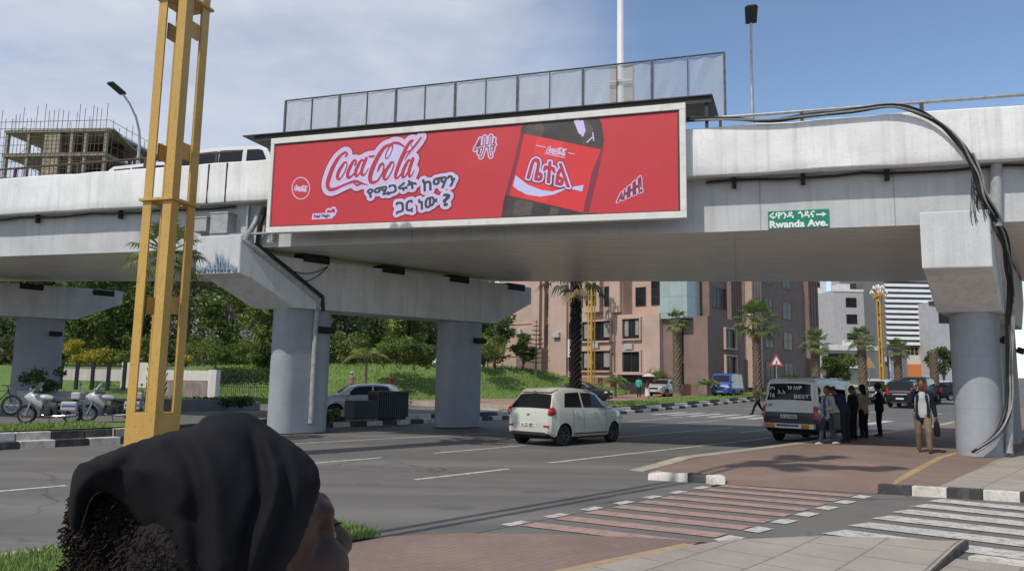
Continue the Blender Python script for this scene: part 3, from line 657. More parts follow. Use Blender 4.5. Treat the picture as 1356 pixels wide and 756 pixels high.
# cable bundle: along the rail, over the parapet, down the right pier
cb = thing('cable_bundle', 'thick bundle of black and grey cables sagging over the parapet and down the right pier', 'cables', B_O, B_ANG)
def ob(u, v, b): return on_b(u, v, b)
base = [ob(905, 158, -.1), ob(960, 157, -.1), ob(1020, 160, -.1), ob(1075, 153, -.12), ob(1130, 146, -.14), ob(1180, 141, -.16), ob(1215, 148, -.17), ob(1245, 164, -.18), ob(1268, 185, -.18), ob(1285, 208, -.17), ob(1295, 235, -.12), ob(1303, 262, -.06), ob(1318, 288, .2), ob(1330, 315, .6), ob(1336, 350, 1.1), ob(1340, 390, 1.6), ob(1338, 430, 1.7), ob(1338, 480, 1.75), ob(1337, 530, 1.8), ob(1332, 556, 1.75), ob(1316, 580, 1.55), ob(1290, 599, 1.5)]
rr = random.Random(21)
for k in range(9):
    m = MB(); j = Vector((rr.uniform(-.06, .06), rr.uniform(-.05, .05), rr.uniform(-.07, .07))); pts = []
    n0 = 0 if k < 5 else 9; n1 = len(base) if k not in (3, 4, 6) else 17
    for i, p in enumerate(base[n0:n1]):
        pts.append(p + j + Vector((rr.uniform(-.03, .03), rr.uniform(-.02, .02), rr.uniform(-.03, .03))))
    # smooth by catmull
    sm = []
    for i in range(len(pts)-1):
        p0, p1, p2, p3 = pts[max(i-1, 0)], pts[i], pts[i+1], pts[min(i+2, len(pts)-1)]
        for s_ in (0, .25, .5, .75): sm.append(.5*((2*p1)+(p2-p0)*s_+(2*p0-5*p1+4*p2-p3)*s_**2+(3*p1-p0-3*p2+p3)*s_**3))
    sm.append(pts[-1]); m.tube(sm, .022 if k % 3 else .034, 6)
    m.build('cable', M['cablegrey'] if k in (2, 7) else M['cable'], cb, smooth=60)
m = MB()
for k in range(14):
    p = ob(1290+rr.uniform(-4, 8), 225+rr.uniform(0, 30), -.05); q = ob(1300+rr.uniform(-16, 30), 285+rr.uniform(-20, 50), .1)
    mid = p.lerp(q, .5) + Vector((rr.uniform(-.25, .25), -.08, rr.uniform(-.2, .1))); m.tube([p, mid, q], .009, 5)
m.build('loose_wire', M['cable'], cb, smooth=60)
m = MB(); m.tube([ob(1319, 215, .36), ob(1319, 300, .36)], .12, 10); m.tube([ob(1319, 340, 2.2), ob(1336, 420, 2.4), ob(1336, 600, 2.0)], .085, 10); m.build('drain_pipe', M['pipe'], fly, smooth=60)

# ================================================================ street sign on the girder
sg = thing('street_sign', 'green street name sign with white lettering fixed low on the flyover girder', 'street sign', B_O, B_ANG)
c0, c1 = on_b(1017.5, 302.5, .455), on_b(1097.5, 276.5, .455)
SX0, SX1, SZ0, SZ1 = c0.x, c1.x, c0.z-.02, c1.z
M['signgreen'] = mat('sign_green', (0.008, 0.23, 0.145), 0.45, 0.06, 5); M['signwhite'] = mat('sign_white', (0.80, 0.82, 0.80), 0.5, 0.03, 5)
m = MB(); m.box(SX0, .46, SZ0, SX1, .492, SZ1); m.build('sign_plate', M['signgreen'], sg)
m = MB(); W_, H_ = SX1-SX0, SZ1-SZ0
for k, (tx, x0, z0, x1, z1, bo) in enumerate((('ሩዋንዳ', .03, .57, .42, .92, .006), ('ጎዳና', .50, .57, .77, .94, .006), ('Rwanda Ave.', .03, .07, .97, .44, .010))):
    v, f = flat_text(tx, SX0+x0*W_, SZ0+z0*H_, SX0+x1*W_, SZ0+z1*H_, bo); m.add([(p[0], .455, p[1]) for p in v], f)
ax0, ax1, az = SX0+.79*W_, SX0+.96*W_, SZ0+.71*H_
m.add([(ax0, .455, az-.02), (ax1-.09, .455, az-.02), (ax1-.09, .455, az-.06), (ax1, .455, az), (ax1-.09, .455, az+.06), (ax1-.09, .455, az+.02), (ax0, .455, az+.02)], [(0, 1, 2, 3, 4, 5, 6)])
m.build('lettering', M['signwhite'], sg)

# ================================================================ billboard
bbd = thing('billboard', 'long red drink advertisement billboard with a bottle picture and white lettering in a white frame', 'billboard', B_O, B_ANG)
PB = -.30
q = [on_b(353.5, 309, PB), on_b(908, 289, PB), on_b(909.5, 136.5, PB), on_b(359.5, 184.5, PB)]
X0, X1 = (q[0].x+q[3].x)/2, (q[1].x+q[2].x)/2
zlo = lambda x: q[0].z+(q[1].z-q[0].z)*(x-X0)/(X1-X0); zhi = lambda x: q[3].z+(q[2].z-q[3].z)*(x-X0)/(X1-X0)
M['bbred'] = mat('billboard_red', (0.56, 0.036, 0.05), 0.5, 0.05, 1.0)
M['bbdark'] = mat('billboard_dark', (0.055, 0.042, 0.042), 0.5, 0.35, 2.0)
M['bblabel'] = mat('billboard_label_red', (0.70, 0.035, 0.045), 0.5, 0.05, 1.0)
M['bbbrown'] = mat('billboard_bottle_brown', (0.10, 0.075, 0.072), .5, .4, 3)
M['bblabel2'] = mat('billboard_label_bright', (0.78, 0.05, 0.06), .5, .04, 1)
M['bblav'] = mat('billboard_lavender', (0.60, 0.57, 0.86), 0.5, 0.04, 2)
M['bbpink'] = mat('billboard_pink', (0.70, 0.50, 0.70), 0.5, 0.04, 2)
M['bbgrey'] = mat('billboard_charcoal', (0.045, 0.055, 0.06), 0.5, 0.1, 2)
M['bblogo'] = mat('billboard_logo_red', (0.50, 0.028, 0.06), 0.5, 0.04, 2)
M['bbmaroon'] = mat('billboard_maroon', (0.22, 0.03, 0.06), 0.5, 0.1, 2)
M['bbframe'] = mat('billboard_frame', (0.72, 0.71, 0.67), 0.5, 0.06, 4)
layer(M['bbframe'], noise_mask(M['bbframe'], 3, .55, .75), (.45, .42, .37), .5)
fw = .17; m = MB()
def bar(m, x0, x1, zA0, zA1, zB0, zB1, b0, b1): m.hexa([(x0, b0, zA0), (x1, b0, zB0), (x1, b1, zB0), (x0, b1, zA0)], [(x0, b0, zA1), (x1, b0, zB1), (x1, b1, zB1), (x0, b1, zA1)])
bar(m, X0, X1, zlo(X0), zlo(X0)+fw, zlo(X1), zlo(X1)+fw, PB-.05, PB+.16); bar(m, X0, X1, zhi(X0)-fw, zhi(X0), zhi(X1)-fw, zhi(X1), PB-.05, PB+.16)
bar(m, X0+.001, X0+fw*.7, zlo(X0)+fw+.001, zhi(X0)-fw-.001, zlo(X0)+fw+.001, zhi(X0)-fw-.001, PB-.048, PB+.16); bar(m, X1-fw*.9, X1-.001, zlo(X1)+fw+.001, zhi(X1)-fw-.001, zlo(X1)+fw+.001, zhi(X1)-fw-.001, PB-.048, PB+.16)
m.build('frame', M['bbframe'], bbd, bevel=.012)
m = MB(); bar(m, X0+fw*.7, X1-fw*.9, zlo(X0)+fw, zhi(X0)-fw, zlo(X1)+fw, zhi(X1)-fw, PB, PB+.1); panel = m.build('panel', M['bbred'], bbd)
m = MB()  # thin dark reveal round the panel
e0, e1 = X0+fw*.7, X1-fw*.9
bar(m, e0, e1, zhi(X0)-fw-.035, zhi(X0)-fw-.002, zhi(X1)-fw-.035, zhi(X1)-fw-.002, PB-.012, PB-.002); bar(m, e0, e1, zlo(X0)+fw+.002, zlo(X0)+fw+.03, zlo(X1)+fw+.002, zlo(X1)+fw+.03, PB-.012, PB-.002)
bar(m, e1-.05, e1-.002, zlo(X1)+fw+.04, zhi(X1)-fw-.04, zlo(X1)+fw+.04, zhi(X1)-fw-.04, PB-.012, PB-.002)
m.build('reveal', M['bbdark'], bbd)
m = MB()
for x in frange(X0+.6, X1-.6, 2.1): m.box(x-.04, PB+.16, 5.95, x+.04, .49, 6.03); m.box(x-.04, PB+.161, 6.3, x+.04, PB+.22, 8.6)
m.build('support_bracket', M['steel'], bbd)
def PX(u, v): p = on_b(u, v, PB); return (p.x, p.z)
def art(name, vs, fs, layer_i, mt):
    m = MB(); y = PB-.0022*layer_i; m.add([(x, y, z) for x, z in vs], fs); o = m.build(name, mt, panel)
    return o
def grid_for(pts, pad, st):
    xs = [p[0] for p in pts]; zs = [p[1] for p in pts]
    return np.meshgrid(np.arange(min(xs)-pad, max(xs)+pad+st, st), np.arange(min(zs)-pad, max(zs)+pad+st, st))
# bottle
def poly_art(name, px, li, mt): art(name, [PX(*p) for p in px], [tuple(range(len(px)))], li, mt)
poly_art('bottle_neck', [(693, 159), (745, 154.6), (791, 150.7), (797, 165), (800, 187), (796, 198), (689, 176)], 1, M['bbdark'])
poly_art('bottle_label', [(689.5, 176.2), (796, 198.2), (788, 228), (776, 282), (669, 257.5), (681, 214)], 1, M['bblabel'])
poly_art('bottle_shade', [(796, 198.2), (800, 190), (791, 232), (779, 281.5), (772, 281), (784, 228)], 2, M['bbmaroon'])
poly_art('bottle_base', [(669, 258), (775, 282.3), (790, 281.6), (791, 283.5), (664, 289), (666, 270)], 1, M['bbdark'])
poly_art('bottle_highlight', [(703, 160), (716, 158), (722, 172), (716, 182), (697, 178), (698, 168)], 2, M['bbbrown']); poly_art('bottle_highlight', [(758, 155), (775, 153.5), (786, 172), (783, 190), (772, 193), (770, 174)], 2, M['bbbrown'])
poly_art('bottle_highlight', [(683, 263), (707, 268.5), (702, 285.2), (679, 286.6), (680, 274)], 2, M['bbbrown']); poly_art('bottle_highlight', [(730, 274), (741, 276.5), (738, 284.1), (727, 284.6)], 2, M['bbbrown'])
poly_art('label_sheen', [(712, 181), (748, 188.4), (737, 216), (724, 269.8), (692, 262.6), (704, 214)], 2, M['bblabel2']); poly_art('bottle_shade', [(689.5, 176.2), (694, 177.2), (686, 214), (674, 258.5), (669, 257.5), (681, 214)], 2, M['bbmaroon'])
cr = lambda x, y, ox, oy, k: PX(ox+x/k, oy+y/k)
A5 = lambda x, y: cr(x, y, 640, 150, 5.022)
sw = [(215, 415), (300, 478), (390, 512), (460, 521), (530, 503), (600, 490), (668, 478), (658, 522), (600, 508), (545, 508), (470, 542), (380, 556), (290, 542), (230, 512), (198, 485)]
art('white_swoosh', [A5(*p) for p in sw], [tuple(range(len(sw)))], 4, M['bblav'])
def warp_text(body, quad, bold=0.0):
    """glyphs mapped bilinearly into a quad given as [bl, br, tr, tl] points"""
    v, f, e = fit_text(body, 0, 0, 1, 1, bold); Q = [np.array(p) for p in quad]
    w_ = np.array([Q[0]*(1-a)*(1-b)+Q[1]*a*(1-b)+Q[2]*a*b+Q[3]*(1-a)*b for a, b in v]); return w_, f, e
def text_art(name, bodies, li, mt_fill, res=.012):
    allv = []; segs = []
    for body, quad, bold in bodies:
        v, f, e = warp_text(body, quad); sg = [(tuple(v[a]), tuple(v[b])) for a, b in e]; gx, gz = grid_for(list(map(tuple, v)), .06, res)
        art(name, *march(gx, gz, sdf_segments(gx, gz, sg), bold), li, mt_fill); allv += list(map(tuple, v)); segs += sg
    return allv, segs
# text on the label
v_, s_ = text_art('label_lettering', [('ቤተል', [A5(292, 432), A5(572, 492), A5(556, 345), A5(330, 300)], .02)], 7, M['bblogo'])
gx, gz = grid_for(v_, .14, .018); d = sdf_segments(gx, gz, s_)
art('label_outline', *march(gx, gz, d, .062), 6, M['bblav']); art('label_outline_shadow', *march(gx, gz, d, .085), 5, M['bbmaroon'])
for k, (x0, y0, x1, y1) in enumerate(((350, 212, 415, 225), (565, 262, 610, 270), (410, 265, 545, 295))):
    art('label_fine_line', [A5(x0, y0), A5(x1, y1), A5(x1, y1+6), A5(x0, y0+6)], [(0, 1, 2, 3)], 4, M['bbpink'])

# script logo: tapered pen strokes traced in the sign's own plane
A8 = lambda x, y: cr(x, y, 420, 170, 7.96)
def bez(pts, n=10):
    pts = [np.array(p, float) for p in pts]; out = []
    for i in range(len(pts)-1):
        p0, p1, p2, p3 = pts[max(i-1, 0)], pts[i], pts[i+1], pts[min(i+2, len(pts)-1)]
        for s in np.arange(n)/n: out.append(.5*((2*p1)+(p2-p0)*s+(2*p0-5*p1+4*p2-p3)*s**2+(3*p1-p0-3*p2+p3)*s**3))
    out.append(pts[-1]); return out
LOGO = [  # (points in sign pixels, widths)
 ([(300, 300), (318, 272), (300, 256), (262, 278), (215, 330), (165, 420), (125, 530), (112, 600), (135, 645), (190, 640), (260, 610), (330, 580), (400, 560), (450, 572), (500, 590), (540, 592)], [18, 20, 22, 26, 36, 44, 46, 42, 36, 30, 22, 20, 28, 24, 12, 5]),
 ([(385, 575), (420, 600), (470, 585)], [6, 22, 8]),
 ([(270, 392), (238, 440), (216, 500), (222, 536), (250, 528), (288, 470), (314, 400), (312, 362), (290, 362), (268, 394)], [30, 36, 36, 28, 16, 12, 12, 14, 20, 30]),
 ([(400, 388), (415, 350), (392, 340), (360, 390), (330, 455), (322, 510), (342, 520), (380, 490), (420, 440)], [18, 16, 22, 34, 36, 32, 24, 14, 8]),
 ([(492, 350), (470, 335), (440, 380), (410, 450), (408, 500), (430, 500), (466, 440), (500, 350), (520, 318)], [16, 20, 32, 34, 28, 16, 10, 10, 14]),
 ([(520, 318), (490, 390), (470, 460), (480, 495), (510, 480), (545, 420)], [32, 34, 32, 24, 12, 6]),
 ([(552, 300), (600, 296)], [20, 20]),
 ([(745, 320), (725, 318), (728, 270), (760, 205), (785, 180), (795, 215), (775, 270), (745, 318)], [8, 10, 12, 12, 12, 10, 8, 8]),
 ([(800, 190), (770, 175), (710, 205), (650, 290), (595, 400), (562, 500), (565, 560), (600, 572), (645, 545), (690, 470), (704, 400), (690, 372), (662, 400), (640, 455)], [14, 22, 34, 42, 46, 44, 38, 28, 18, 14, 16, 22, 28, 14]),
 ([(755, 190), (800, 158), (860, 160), (920, 195)], [10, 22, 26, 14]),
 ([(765, 392), (730, 440), (706, 505), (712, 540), (740, 532), (780, 470), (808, 400), (806, 362), (784, 360), (764, 392)], [30, 34, 34, 26, 16, 12, 12, 14, 20, 30]),
 ([(1000, 150), (1015, 128), (985, 140), (940, 210), (885, 330), (840, 450), (826, 510), (840, 528), (870, 505), (900, 455)], [10, 10, 24, 34, 38, 36, 30, 22, 14, 8]),
 ([(985, 150), (1000, 220), (940, 260), (905, 330)], [8, 10, 10, 8]),
 ([(1100, 95), (1060, 150), (1000, 225), (950, 290), (925, 340)], [12, 22, 18, 12, 6]),
 ([(985, 345), (965, 338), (935, 390), (905, 460), (902, 510), (925, 512), (960, 450), (990, 365), (1010, 325)], [16, 20, 32, 34, 28, 16, 10, 10, 14]),
 ([(1012, 322), (985, 400), (968, 470), (975, 508), (1000, 495), (1025, 440)], [32, 34, 32, 24, 12, 6]),
]
KX = (PX(560, 220)[0]-PX(420, 220)[0])/140/7.96
strokes = []
for pts, ws in LOGO:
    c = bez(pts, 6); ww = np.interp(np.linspace(0, len(ws)-1, len(c)), range(len(ws)), ws); strokes.append(([A8(*p) for p in c], list(ww*KX)))
lp = [p for s in strokes for p in s[0]]
gx, gz = grid_for(lp, .26, .018); d = sdf_strokes(gx, gz, strokes); d_logo, gx_l, gz_l = d, gx, gz
art('script_logo', *march(gx, gz, d, 0.0), 8, M['bblogo'])
# slogan in two lines
A9 = lambda x, y: cr(x, y, 400, 160, 5.042)
slog = [('የሚጋሩት', [A9(440, 522), A9(768, 452), A9(762, 392), A9(436, 455)], .014), ('ከማን', [A9(808, 472), A9(1022, 432), A9(1022, 358), A9(806, 395)], .014), ('ጋር', [A9(630, 622), A9(740, 606), A9(738, 530), A9(628, 548)], .014), ('ነው', [A9(780, 596), A9(902, 566), A9(902, 502), A9(778, 528)], .014), ('?', [A9(944, 570), A9(990, 562), A9(988, 486), A9(942, 492)], .014)]
v_, s_ = text_art('slogan_lettering', slog, 8, M['bbgrey'])
# one joint backing for logo and slogan: pink rim, lavender field, dark shadow line
gx, gz = grid_for(lp+v_, .3, .022); d1 = sdf_strokes(gx, gz, strokes); d2 = sdf_segments(gx, gz, s_)
blob = sdf_strokes(gx, gz, [([A8(240, 470), A8(420, 440), A8(560, 470), A8(800, 430), A8(960, 420)], 110*KX), ([A8(640, 330), A8(800, 270), A8(900, 250)], 90*KX)])
dd = np.minimum(np.minimum(d1, d2+.03), blob+.02)
art('logo_shadow_line', *march(gx, gz, dd, .165), 3, M['bbmaroon']); art('logo_rim', *march(gx, gz, dd, .135), 4, M['bbpink']); art('logo_backing', *march(gx, gz, np.minimum(np.minimum(d1+.045, d2+.03), blob+.02), .09), 5, M['bblav'])
# small stickers
v_, s_ = text_art('sticker_lettering', [('Real Magic', [PX(416, 290), PX(437, 288.5), PX(437, 283), PX(416, 284.5)], .004)], 4, M['bbmaroon'], .008)
art('sticker_banner', [PX(413, 291), PX(440, 289.5), PX(443, 284), PX(443, 281.5), PX(414, 283)], [(0, 1, 2, 3, 4)], 2, M['bblav'])
hp = [PX(*p) for p in ((437, 289), (443, 285), (445.5, 279.5), (444, 275.5), (440.5, 275), (438, 278), (435, 276.5), (432, 279), (432.5, 283))]
gx, gz = grid_for(hp, .1, .015); d = np.abs(sdf_segments(gx, gz, [(hp[i], hp[(i+1) % len(hp)]) for i in range(len(hp))])); art('heart_outline', *march(gx, gz, d, .024), 3, M['bblav'])
ring = [PX(398.5+11.6*math.cos(a), 249.5+14.3*math.sin(a)) for a in np.linspace(0, 2*math.pi, 40)]
gx, gz = grid_for(ring, .08, .015); d = sdf_strokes(gx, gz, [(ring, .022)]); art('bottle_cap_ring', *march(gx, gz, d, .004), 2, M['bbpink'])
def mini_logo(name, cx, cy, sx, sy, sl, li, mt):
    st = []
    for pts, ws in LOGO:
        c = bez(pts, 3); st.append(([PX(cx+(p[0]-600)*sx, cy+(p[1]-380)*sy+sl*(p[0]-600)*sx) for p in c], .026))
    P = [p for s in st for p in s[0]]; gx, gz = grid_for(P, .05, .012); art(name, *march(gx, gz, sdf_strokes(gx, gz, st), 0.0), li, mt)
mini_logo('bottle_cap_logo', 398.5, 249.5, .0175, .02, .3, 2, M['bbpink'])
mini_logo('label_logo', 737, 200, .027, .024, .33, 4, M['bbpink'])
hands = [([PX(629, 199), PX(636, 184), PX(634, 204)], .13), ([PX(642, 182), PX(641, 196), PX(637, 208)], .16), ([PX(650, 181), PX(648, 196), PX(650, 207)], .16), ([PX(655, 184), PX(653, 200)], .12), ([PX(630, 196), PX(655, 192)], .15)]
P = [p for s in hands for p in s[0]]; gx, gz = grid_for(P, .12, .02); d = sdf_strokes(gx, gz, hands); art('clinking_bottles_icon', *march(gx, gz, d, 0), 2, M['bbpink']); art('clinking_bottles_icon_lines', *march(gx, gz, np.abs(d+.05), .012), 3, M['bbmaroon'])
shine = [([A5(622, 55), A5(650, 125)], .14), ([A5(655, 60), A5(668, 120)], .10), ([A5(660, 150), A5(672, 120)], .06), ([A5(690, 195), A5(722, 165)], .035), ([A5(728, 130), A5(735, 185)], .03)]
P = [p for s in shine for p in s[0]]; gx, gz = grid_for(P, .12, .02); [art('bottle_shine', *march(gx, gz, sdf_strokes(gx, gz, sh_), 0), 4, M['bblav']) for sh_ in (shine[:3], shine[3:])]
v_, s_ = text_art('exclamation_lettering', [('AHHH!', [A5(890, 592), A5(1056, 522), A5(1046, 420), A5(905, 542)], .012)], 4, M['bbmaroon'])
gx, gz = grid_for(v_, .08, .014); d = sdf_segments(gx, gz, s_); art('exclamation_outline', *march(gx, gz, d, .035), 2, M['bbpink'])

# ================================================================ catwalk plate and mesh screen over the billboard
cp = thing('canopy_plate', 'dark thin sheet steel plate lying across the parapet above the billboard', 'steel plate', B_O, B_ANG)
CX0, CX1 = -8.55, 5.12
ZP = 8.875; BK = 1.62
m = MB(); m.hexa([(CX0, .02, ZP), (CX1, .04, ZP), (CX1+.12, BK, ZP-.03), (CX0+.12, BK, ZP-.03)], [(CX0, .02, ZP+.03), (CX1, .04, ZP+.03), (CX1+.12, BK, ZP), (CX0+.12, BK, ZP)]); m.build('sheet', M['darksteel'], cp)
m = MB(); m.box(CX0+.35, .10, ZP-.16, CX1-.02, .15, ZP-.002); m.build('edge_beam', M['darksteel'], cp)
for x in frange(CX0+1, CX1-.15, 2.4):
    m = MB(); m.box(x-.04, .16, 8.05, x+.04, .23, ZP-.002); m.build('strut', M['darksteel'], cp); m = MB(); m.box(x-.03, .231, ZP-.08, x+.03, BK-.1, ZP-.035); m.build('cross_beam', M['darksteel'], cp)
M['meshpost'] = mat('weathered_steel_post', (.10, .10, .105), .7, .4, 8, metal=.3)
ms = thing('mesh_screen', 'long transparent grey mesh screen on posts standing above the billboard', 'mesh screen', B_O, B_ANG)
meshm = bpy.data.materials.new('fine_wire_mesh'); meshm.use_nodes = True; n, l, p = nodes(meshm)
p.inputs['Base Color'].default_value = (.44, .46, .49, 1); p.inputs['Roughness'].default_value = 1; p.inputs['Specular IOR Level'].default_value = 0
tcn = n.new('ShaderNodeTexCoord'); mpn = n.new('ShaderNodeMapping'); mpn.inputs['Scale'].default_value = (.18, 1, 1); l.new(tcn.outputs['Object'], mpn.inputs[0])
wv = n.new('ShaderNodeTexWave'); wv.wave_type = 'BANDS'; wv.bands_direction = 'Z'; wv.inputs['Scale'].default_value = 7; wv.inputs['Distortion'].default_value = 1.2; wv.inputs['Detail'].default_value = 3; l.new(mpn.outputs[0], wv.inputs[0])
nn = n.new('ShaderNodeTexNoise'); nn.inputs['Scale'].default_value = 1.4; nn.inputs['Detail'].default_value = 5; l.new(mpn.outputs[0], nn.inputs[0])
mr = n.new('ShaderNodeMath'); mr.operation = 'MULTIPLY_ADD'; mr.inputs[1].default_value = .30; mr.inputs[2].default_value = .32; l.new(wv.outputs[0], mr.inputs[0])
m2 = n.new('ShaderNodeMath'); m2.operation = 'MULTIPLY_ADD'; m2.inputs[1].default_value = .18; l.new(nn.outputs[0], m2.inputs[0]); l.new(mr.outputs[0], m2.inputs[2]); l.new(m2.outputs[0], p.inputs['Alpha'])
sl_, sr_ = on_b(379, 134, BK-.05), on_b(959, 70, BK-.05); SA, SB = sl_.x, sr_.x; NP = 14
ztopS = lambda a: sl_.z + (sr_.z-sl_.z)*(a-SA)/(SB-SA)
xs = frange(SA, SB, (SB-SA)/NP)
for i in range(NP):
    a0, a1 = xs[i]+.03, xs[i+1]-.03; m = MB(); m.grid([[(a0+(a1-a0)*j/4, BK-.03+random.uniform(-.025, .025), ZP+.01 + (ztopS(a0)-.03-ZP)*k/3) for j in range(5)] for k in range(4)]); m.build('mesh_panel', meshm, ms)
for i, x in enumerate(xs):
    m = MB(); w_ = .016 if i % 2 else .032
    m.box(x-w_, BK-.09, ZP, x+w_, BK-.04, ztopS(x)); m.build('post', M['meshpost'], ms)
m = MB(); m.tube([(x, BK-.065, ztopS(x)) for x in xs], .024, 6); m.build('top_rail', M['meshpost'], ms)
# support post with equipment boxes
ep = thing('equipment_mast', 'tall slim grey mast with two equipment boxes behind the mesh screen', 'mast', bw(*on_b(822, 145, 2.6).xy, 7.15), B_ANG)
m = MB(); m.lathe([(.15, 0), (.15, 2.4), (.115, 2.5), (.10, 8)], 14); m.build('pole', M['white'], ep, smooth=40)
for x in (-.18, .22):
    m = MB(); m.box(x-.14, -.05, 2.75, x+.14, .34, 3.80); m.box(x-.16, -.07, 3.78, x+.16, .36, 3.84); m.build('equipment_box', M['kerbstone'], ep, bevel=.02)
m = MB(); m.box(-.35, -.17, 3.3, .35, -.12, 3.37); m.build('clamp_band', M['steel'], ep)
# street lamps on the far edge of the deck
def deck_lamp(label, px, py):
    q = on_b(px, py, 9.5); t = thing('street_lamp', label, 'street lamp', bw(q.x, 9.5, 7.12), B_ANG, 'street lamps on the flyover')
    m = MB(); m.lathe([(.12, 0), (.10, 1.2), (.085, 3.5), (.06, 5.6)], 10); m.build('pole', M['steel'], t, smooth=40)
    m = MB(); m.tube([(0, 0, 5.55), (0, -.08, 6.1), (0, -.35, 6.7), (0, -.8, 7.2), (0, -1.25, 7.5)], [.06, .055, .05, .045, .045], 8); m.build('arm', M['steel'], t, smooth=50)
    m = MB(); m.hexa([(-.2, -1.2, 7.46), (.2, -1.2, 7.46), (.23, -2.0, 7.72), (-.23, -2.0, 7.72)], [(-.12, -1.2, 7.6), (.12, -1.2, 7.6), (.14, -2.0, 7.80), (-.14, -2.0, 7.80)]); m.build('lamp_head', M['black'], t, bevel=.02)
    return t
deck_lamp('grey street lamp with curved arm on the flyover, in front of the unfinished building', 183.5, 206); deck_lamp('grey street lamp with curved arm on the flyover, right of the mesh screen', 996.5, 156)
# ================================================================ ochre lattice lamps
def lattice_lamp(label, loc, rotz):
    t = thing('lattice_lamp', label, 'lamp post', loc, rotz, 'ochre lattice lamp posts along the avenue')
    W = .345; Htop = 11.2
    m = MB(); m.box(-W-.25, -W-.25, -.2, W+.25, W+.25, .10); m.build('plinth', M['kerbstone'], t, bevel=.02)
    m = MB(); m.box(-W, -W, .1, W, W, .98); m.build('base_box', M['ochre'], t, bevel=.01)
    fl, th = .205, .035
    for sx_ in (-1, 1):
        for sy_ in (-1, 1):
            m = MB(); m.prism([(sx_*W, sy_*W, .98), (sx_*(W-fl), sy_*W, .98), (sx_*(W-fl), sy_*(W-th), .98), (sx_*(W-th), sy_*(W-th), .98), (sx_*(W-th), sy_*(W-fl), .98), (sx_*W, sy_*(W-fl), .98)], (0, 0, Htop-.98))
            m.build('corner_leg', M['ochre'], t)
    for z in (5.13, 9.40):
        m = MB(); o = W+.06; i_ = W-.16; h = .05
        for (x0, y0, x1, y1) in ((-o, -o, o, -i_), (-o, i_, o, o), (-o, -i_, -i_, i_), (i_, -i_, o, i_)): m.box(x0, y0, z, x1, y1, z+h)
        if z > 9: m.box(-i_+.002, -i_+.002, z+.005, i_-.002, i_-.002, z+h-.005)
        m.build('ring_plate', M['ochre'], t)
    for z in (2.9, 6.05, 8.65):
        for x in (W-.08, -W+.08): m = MB(); m.box(x-.02, -.14, z, x+.02, .14, z+.34); m.build('brace_plate', M['ochre'], t)
    m = MB(); m.lathe([(.42, Htop-.3), (.30, Htop+.3), (.20, Htop+.9), (.08, Htop+1.4)], 10); m.build('crown_stem', M['ochre'], t, smooth=40)
    for k in range(10):
        a = 2*math.pi*k/10; up = k % 2; r_ = 1.25 if not up else .75; z1 = Htop + (.75 if not up else 1.35)
        m = MB(); c, s = math.cos(a), math.sin(a)
        m.tube([(.2*c, .2*s, Htop+.1), (.6*c, .6*s, Htop+.35), (r_*.8*c, r_*.8*s, z1-.7), (r_*c, r_*s, z1)], [.13, .12, .09, .06], 6)
        arm = m.build('branch_arm', M['ochre'], t, smooth=50)
        for d in (-.22, 0, .22):
            m = MB(); p = Vector((r_*c-d*s*1.6, r_*s+d*c*1.6, z1+.18-abs(d)*.7)); m.ball(p, (.15, .15, .21), 8, 6); m.tube([(r_*c, r_*s, z1), p-Vector((0, 0, .15))], .035, 5); m.build('lamp_globe', M['globe'], arm, smooth=60)
    m = MB(); m.ball((0, 0, Htop+1.6), (.2, .2, .28), 10, 6); m.build('lamp_globe', M['globe'], t, smooth=60)
    return t
p = at_y(199, 606, 15.0); p.z = 0.0; L1 = lattice_lamp('nearest tall ochre steel lattice lamp post, standing at the left behind the woman', p, R(-17))
def far_lamp(u, v, ztop_px, label, Y=None):
    # stands at distance Y on the terrain
    d = at_y(u, v, Y); o = dup(L1, Vector((d.x, d.y, terrain(d.x, d.y)+ZT-.1)), R(40), label); o.scale = (.74, .74, 1); return o
far_lamp(783, 510, 0, 'slim far lattice lamp post rising behind the dark palm trunk', 72)
far_lamp(1004, 515, 0, 'far lattice lamp post rising behind the broad palm before the dark building', 82)
far_lamp(1169, 505, 0, 'far lattice lamp post with white globes, in front of the grey buildings', 93)
# slim branching lamp on the near verge, left of the view: its twin-pole shadow crosses the red crossing
tl = thing('street_lamp', 'slim twin pole branching lamp on the near verge that shades the red crossing', 'street lamp', (-4.25, 5.2, 0.02), R(-131)); Ht = 16.6
for y in (-.12, .12): m = MB(); m.tube([(0, y, -.1), (0, y, Ht)], .06, 8); m.build('pole', M['ochre'], tl)
rr = random.Random(12)
for k in range(9):
    a = k*2.4; r_ = rr.uniform(.9, 2.1); z1 = Ht+rr.uniform(.2, 3.0); m = MB(); cy = 1.1; m.tube([(0, 0, Ht-.4), (r_*.35*math.cos(a), .5*cy+r_*.35*math.sin(a), Ht+(z1-Ht)*.55), (r_*math.cos(a), cy+r_*math.sin(a), z1)], [.13, .12, .09], 6)
    for j in range(3): m.ball((r_*math.cos(a)*(.6+.25*j), cy*(.7+.15*j)+r_*math.sin(a)*(.6+.25*j), z1-.5+.28*j), (.32, .32, .25), 8, 6)
    m.build('branch_arm', M['ochre'], tl, smooth=50)

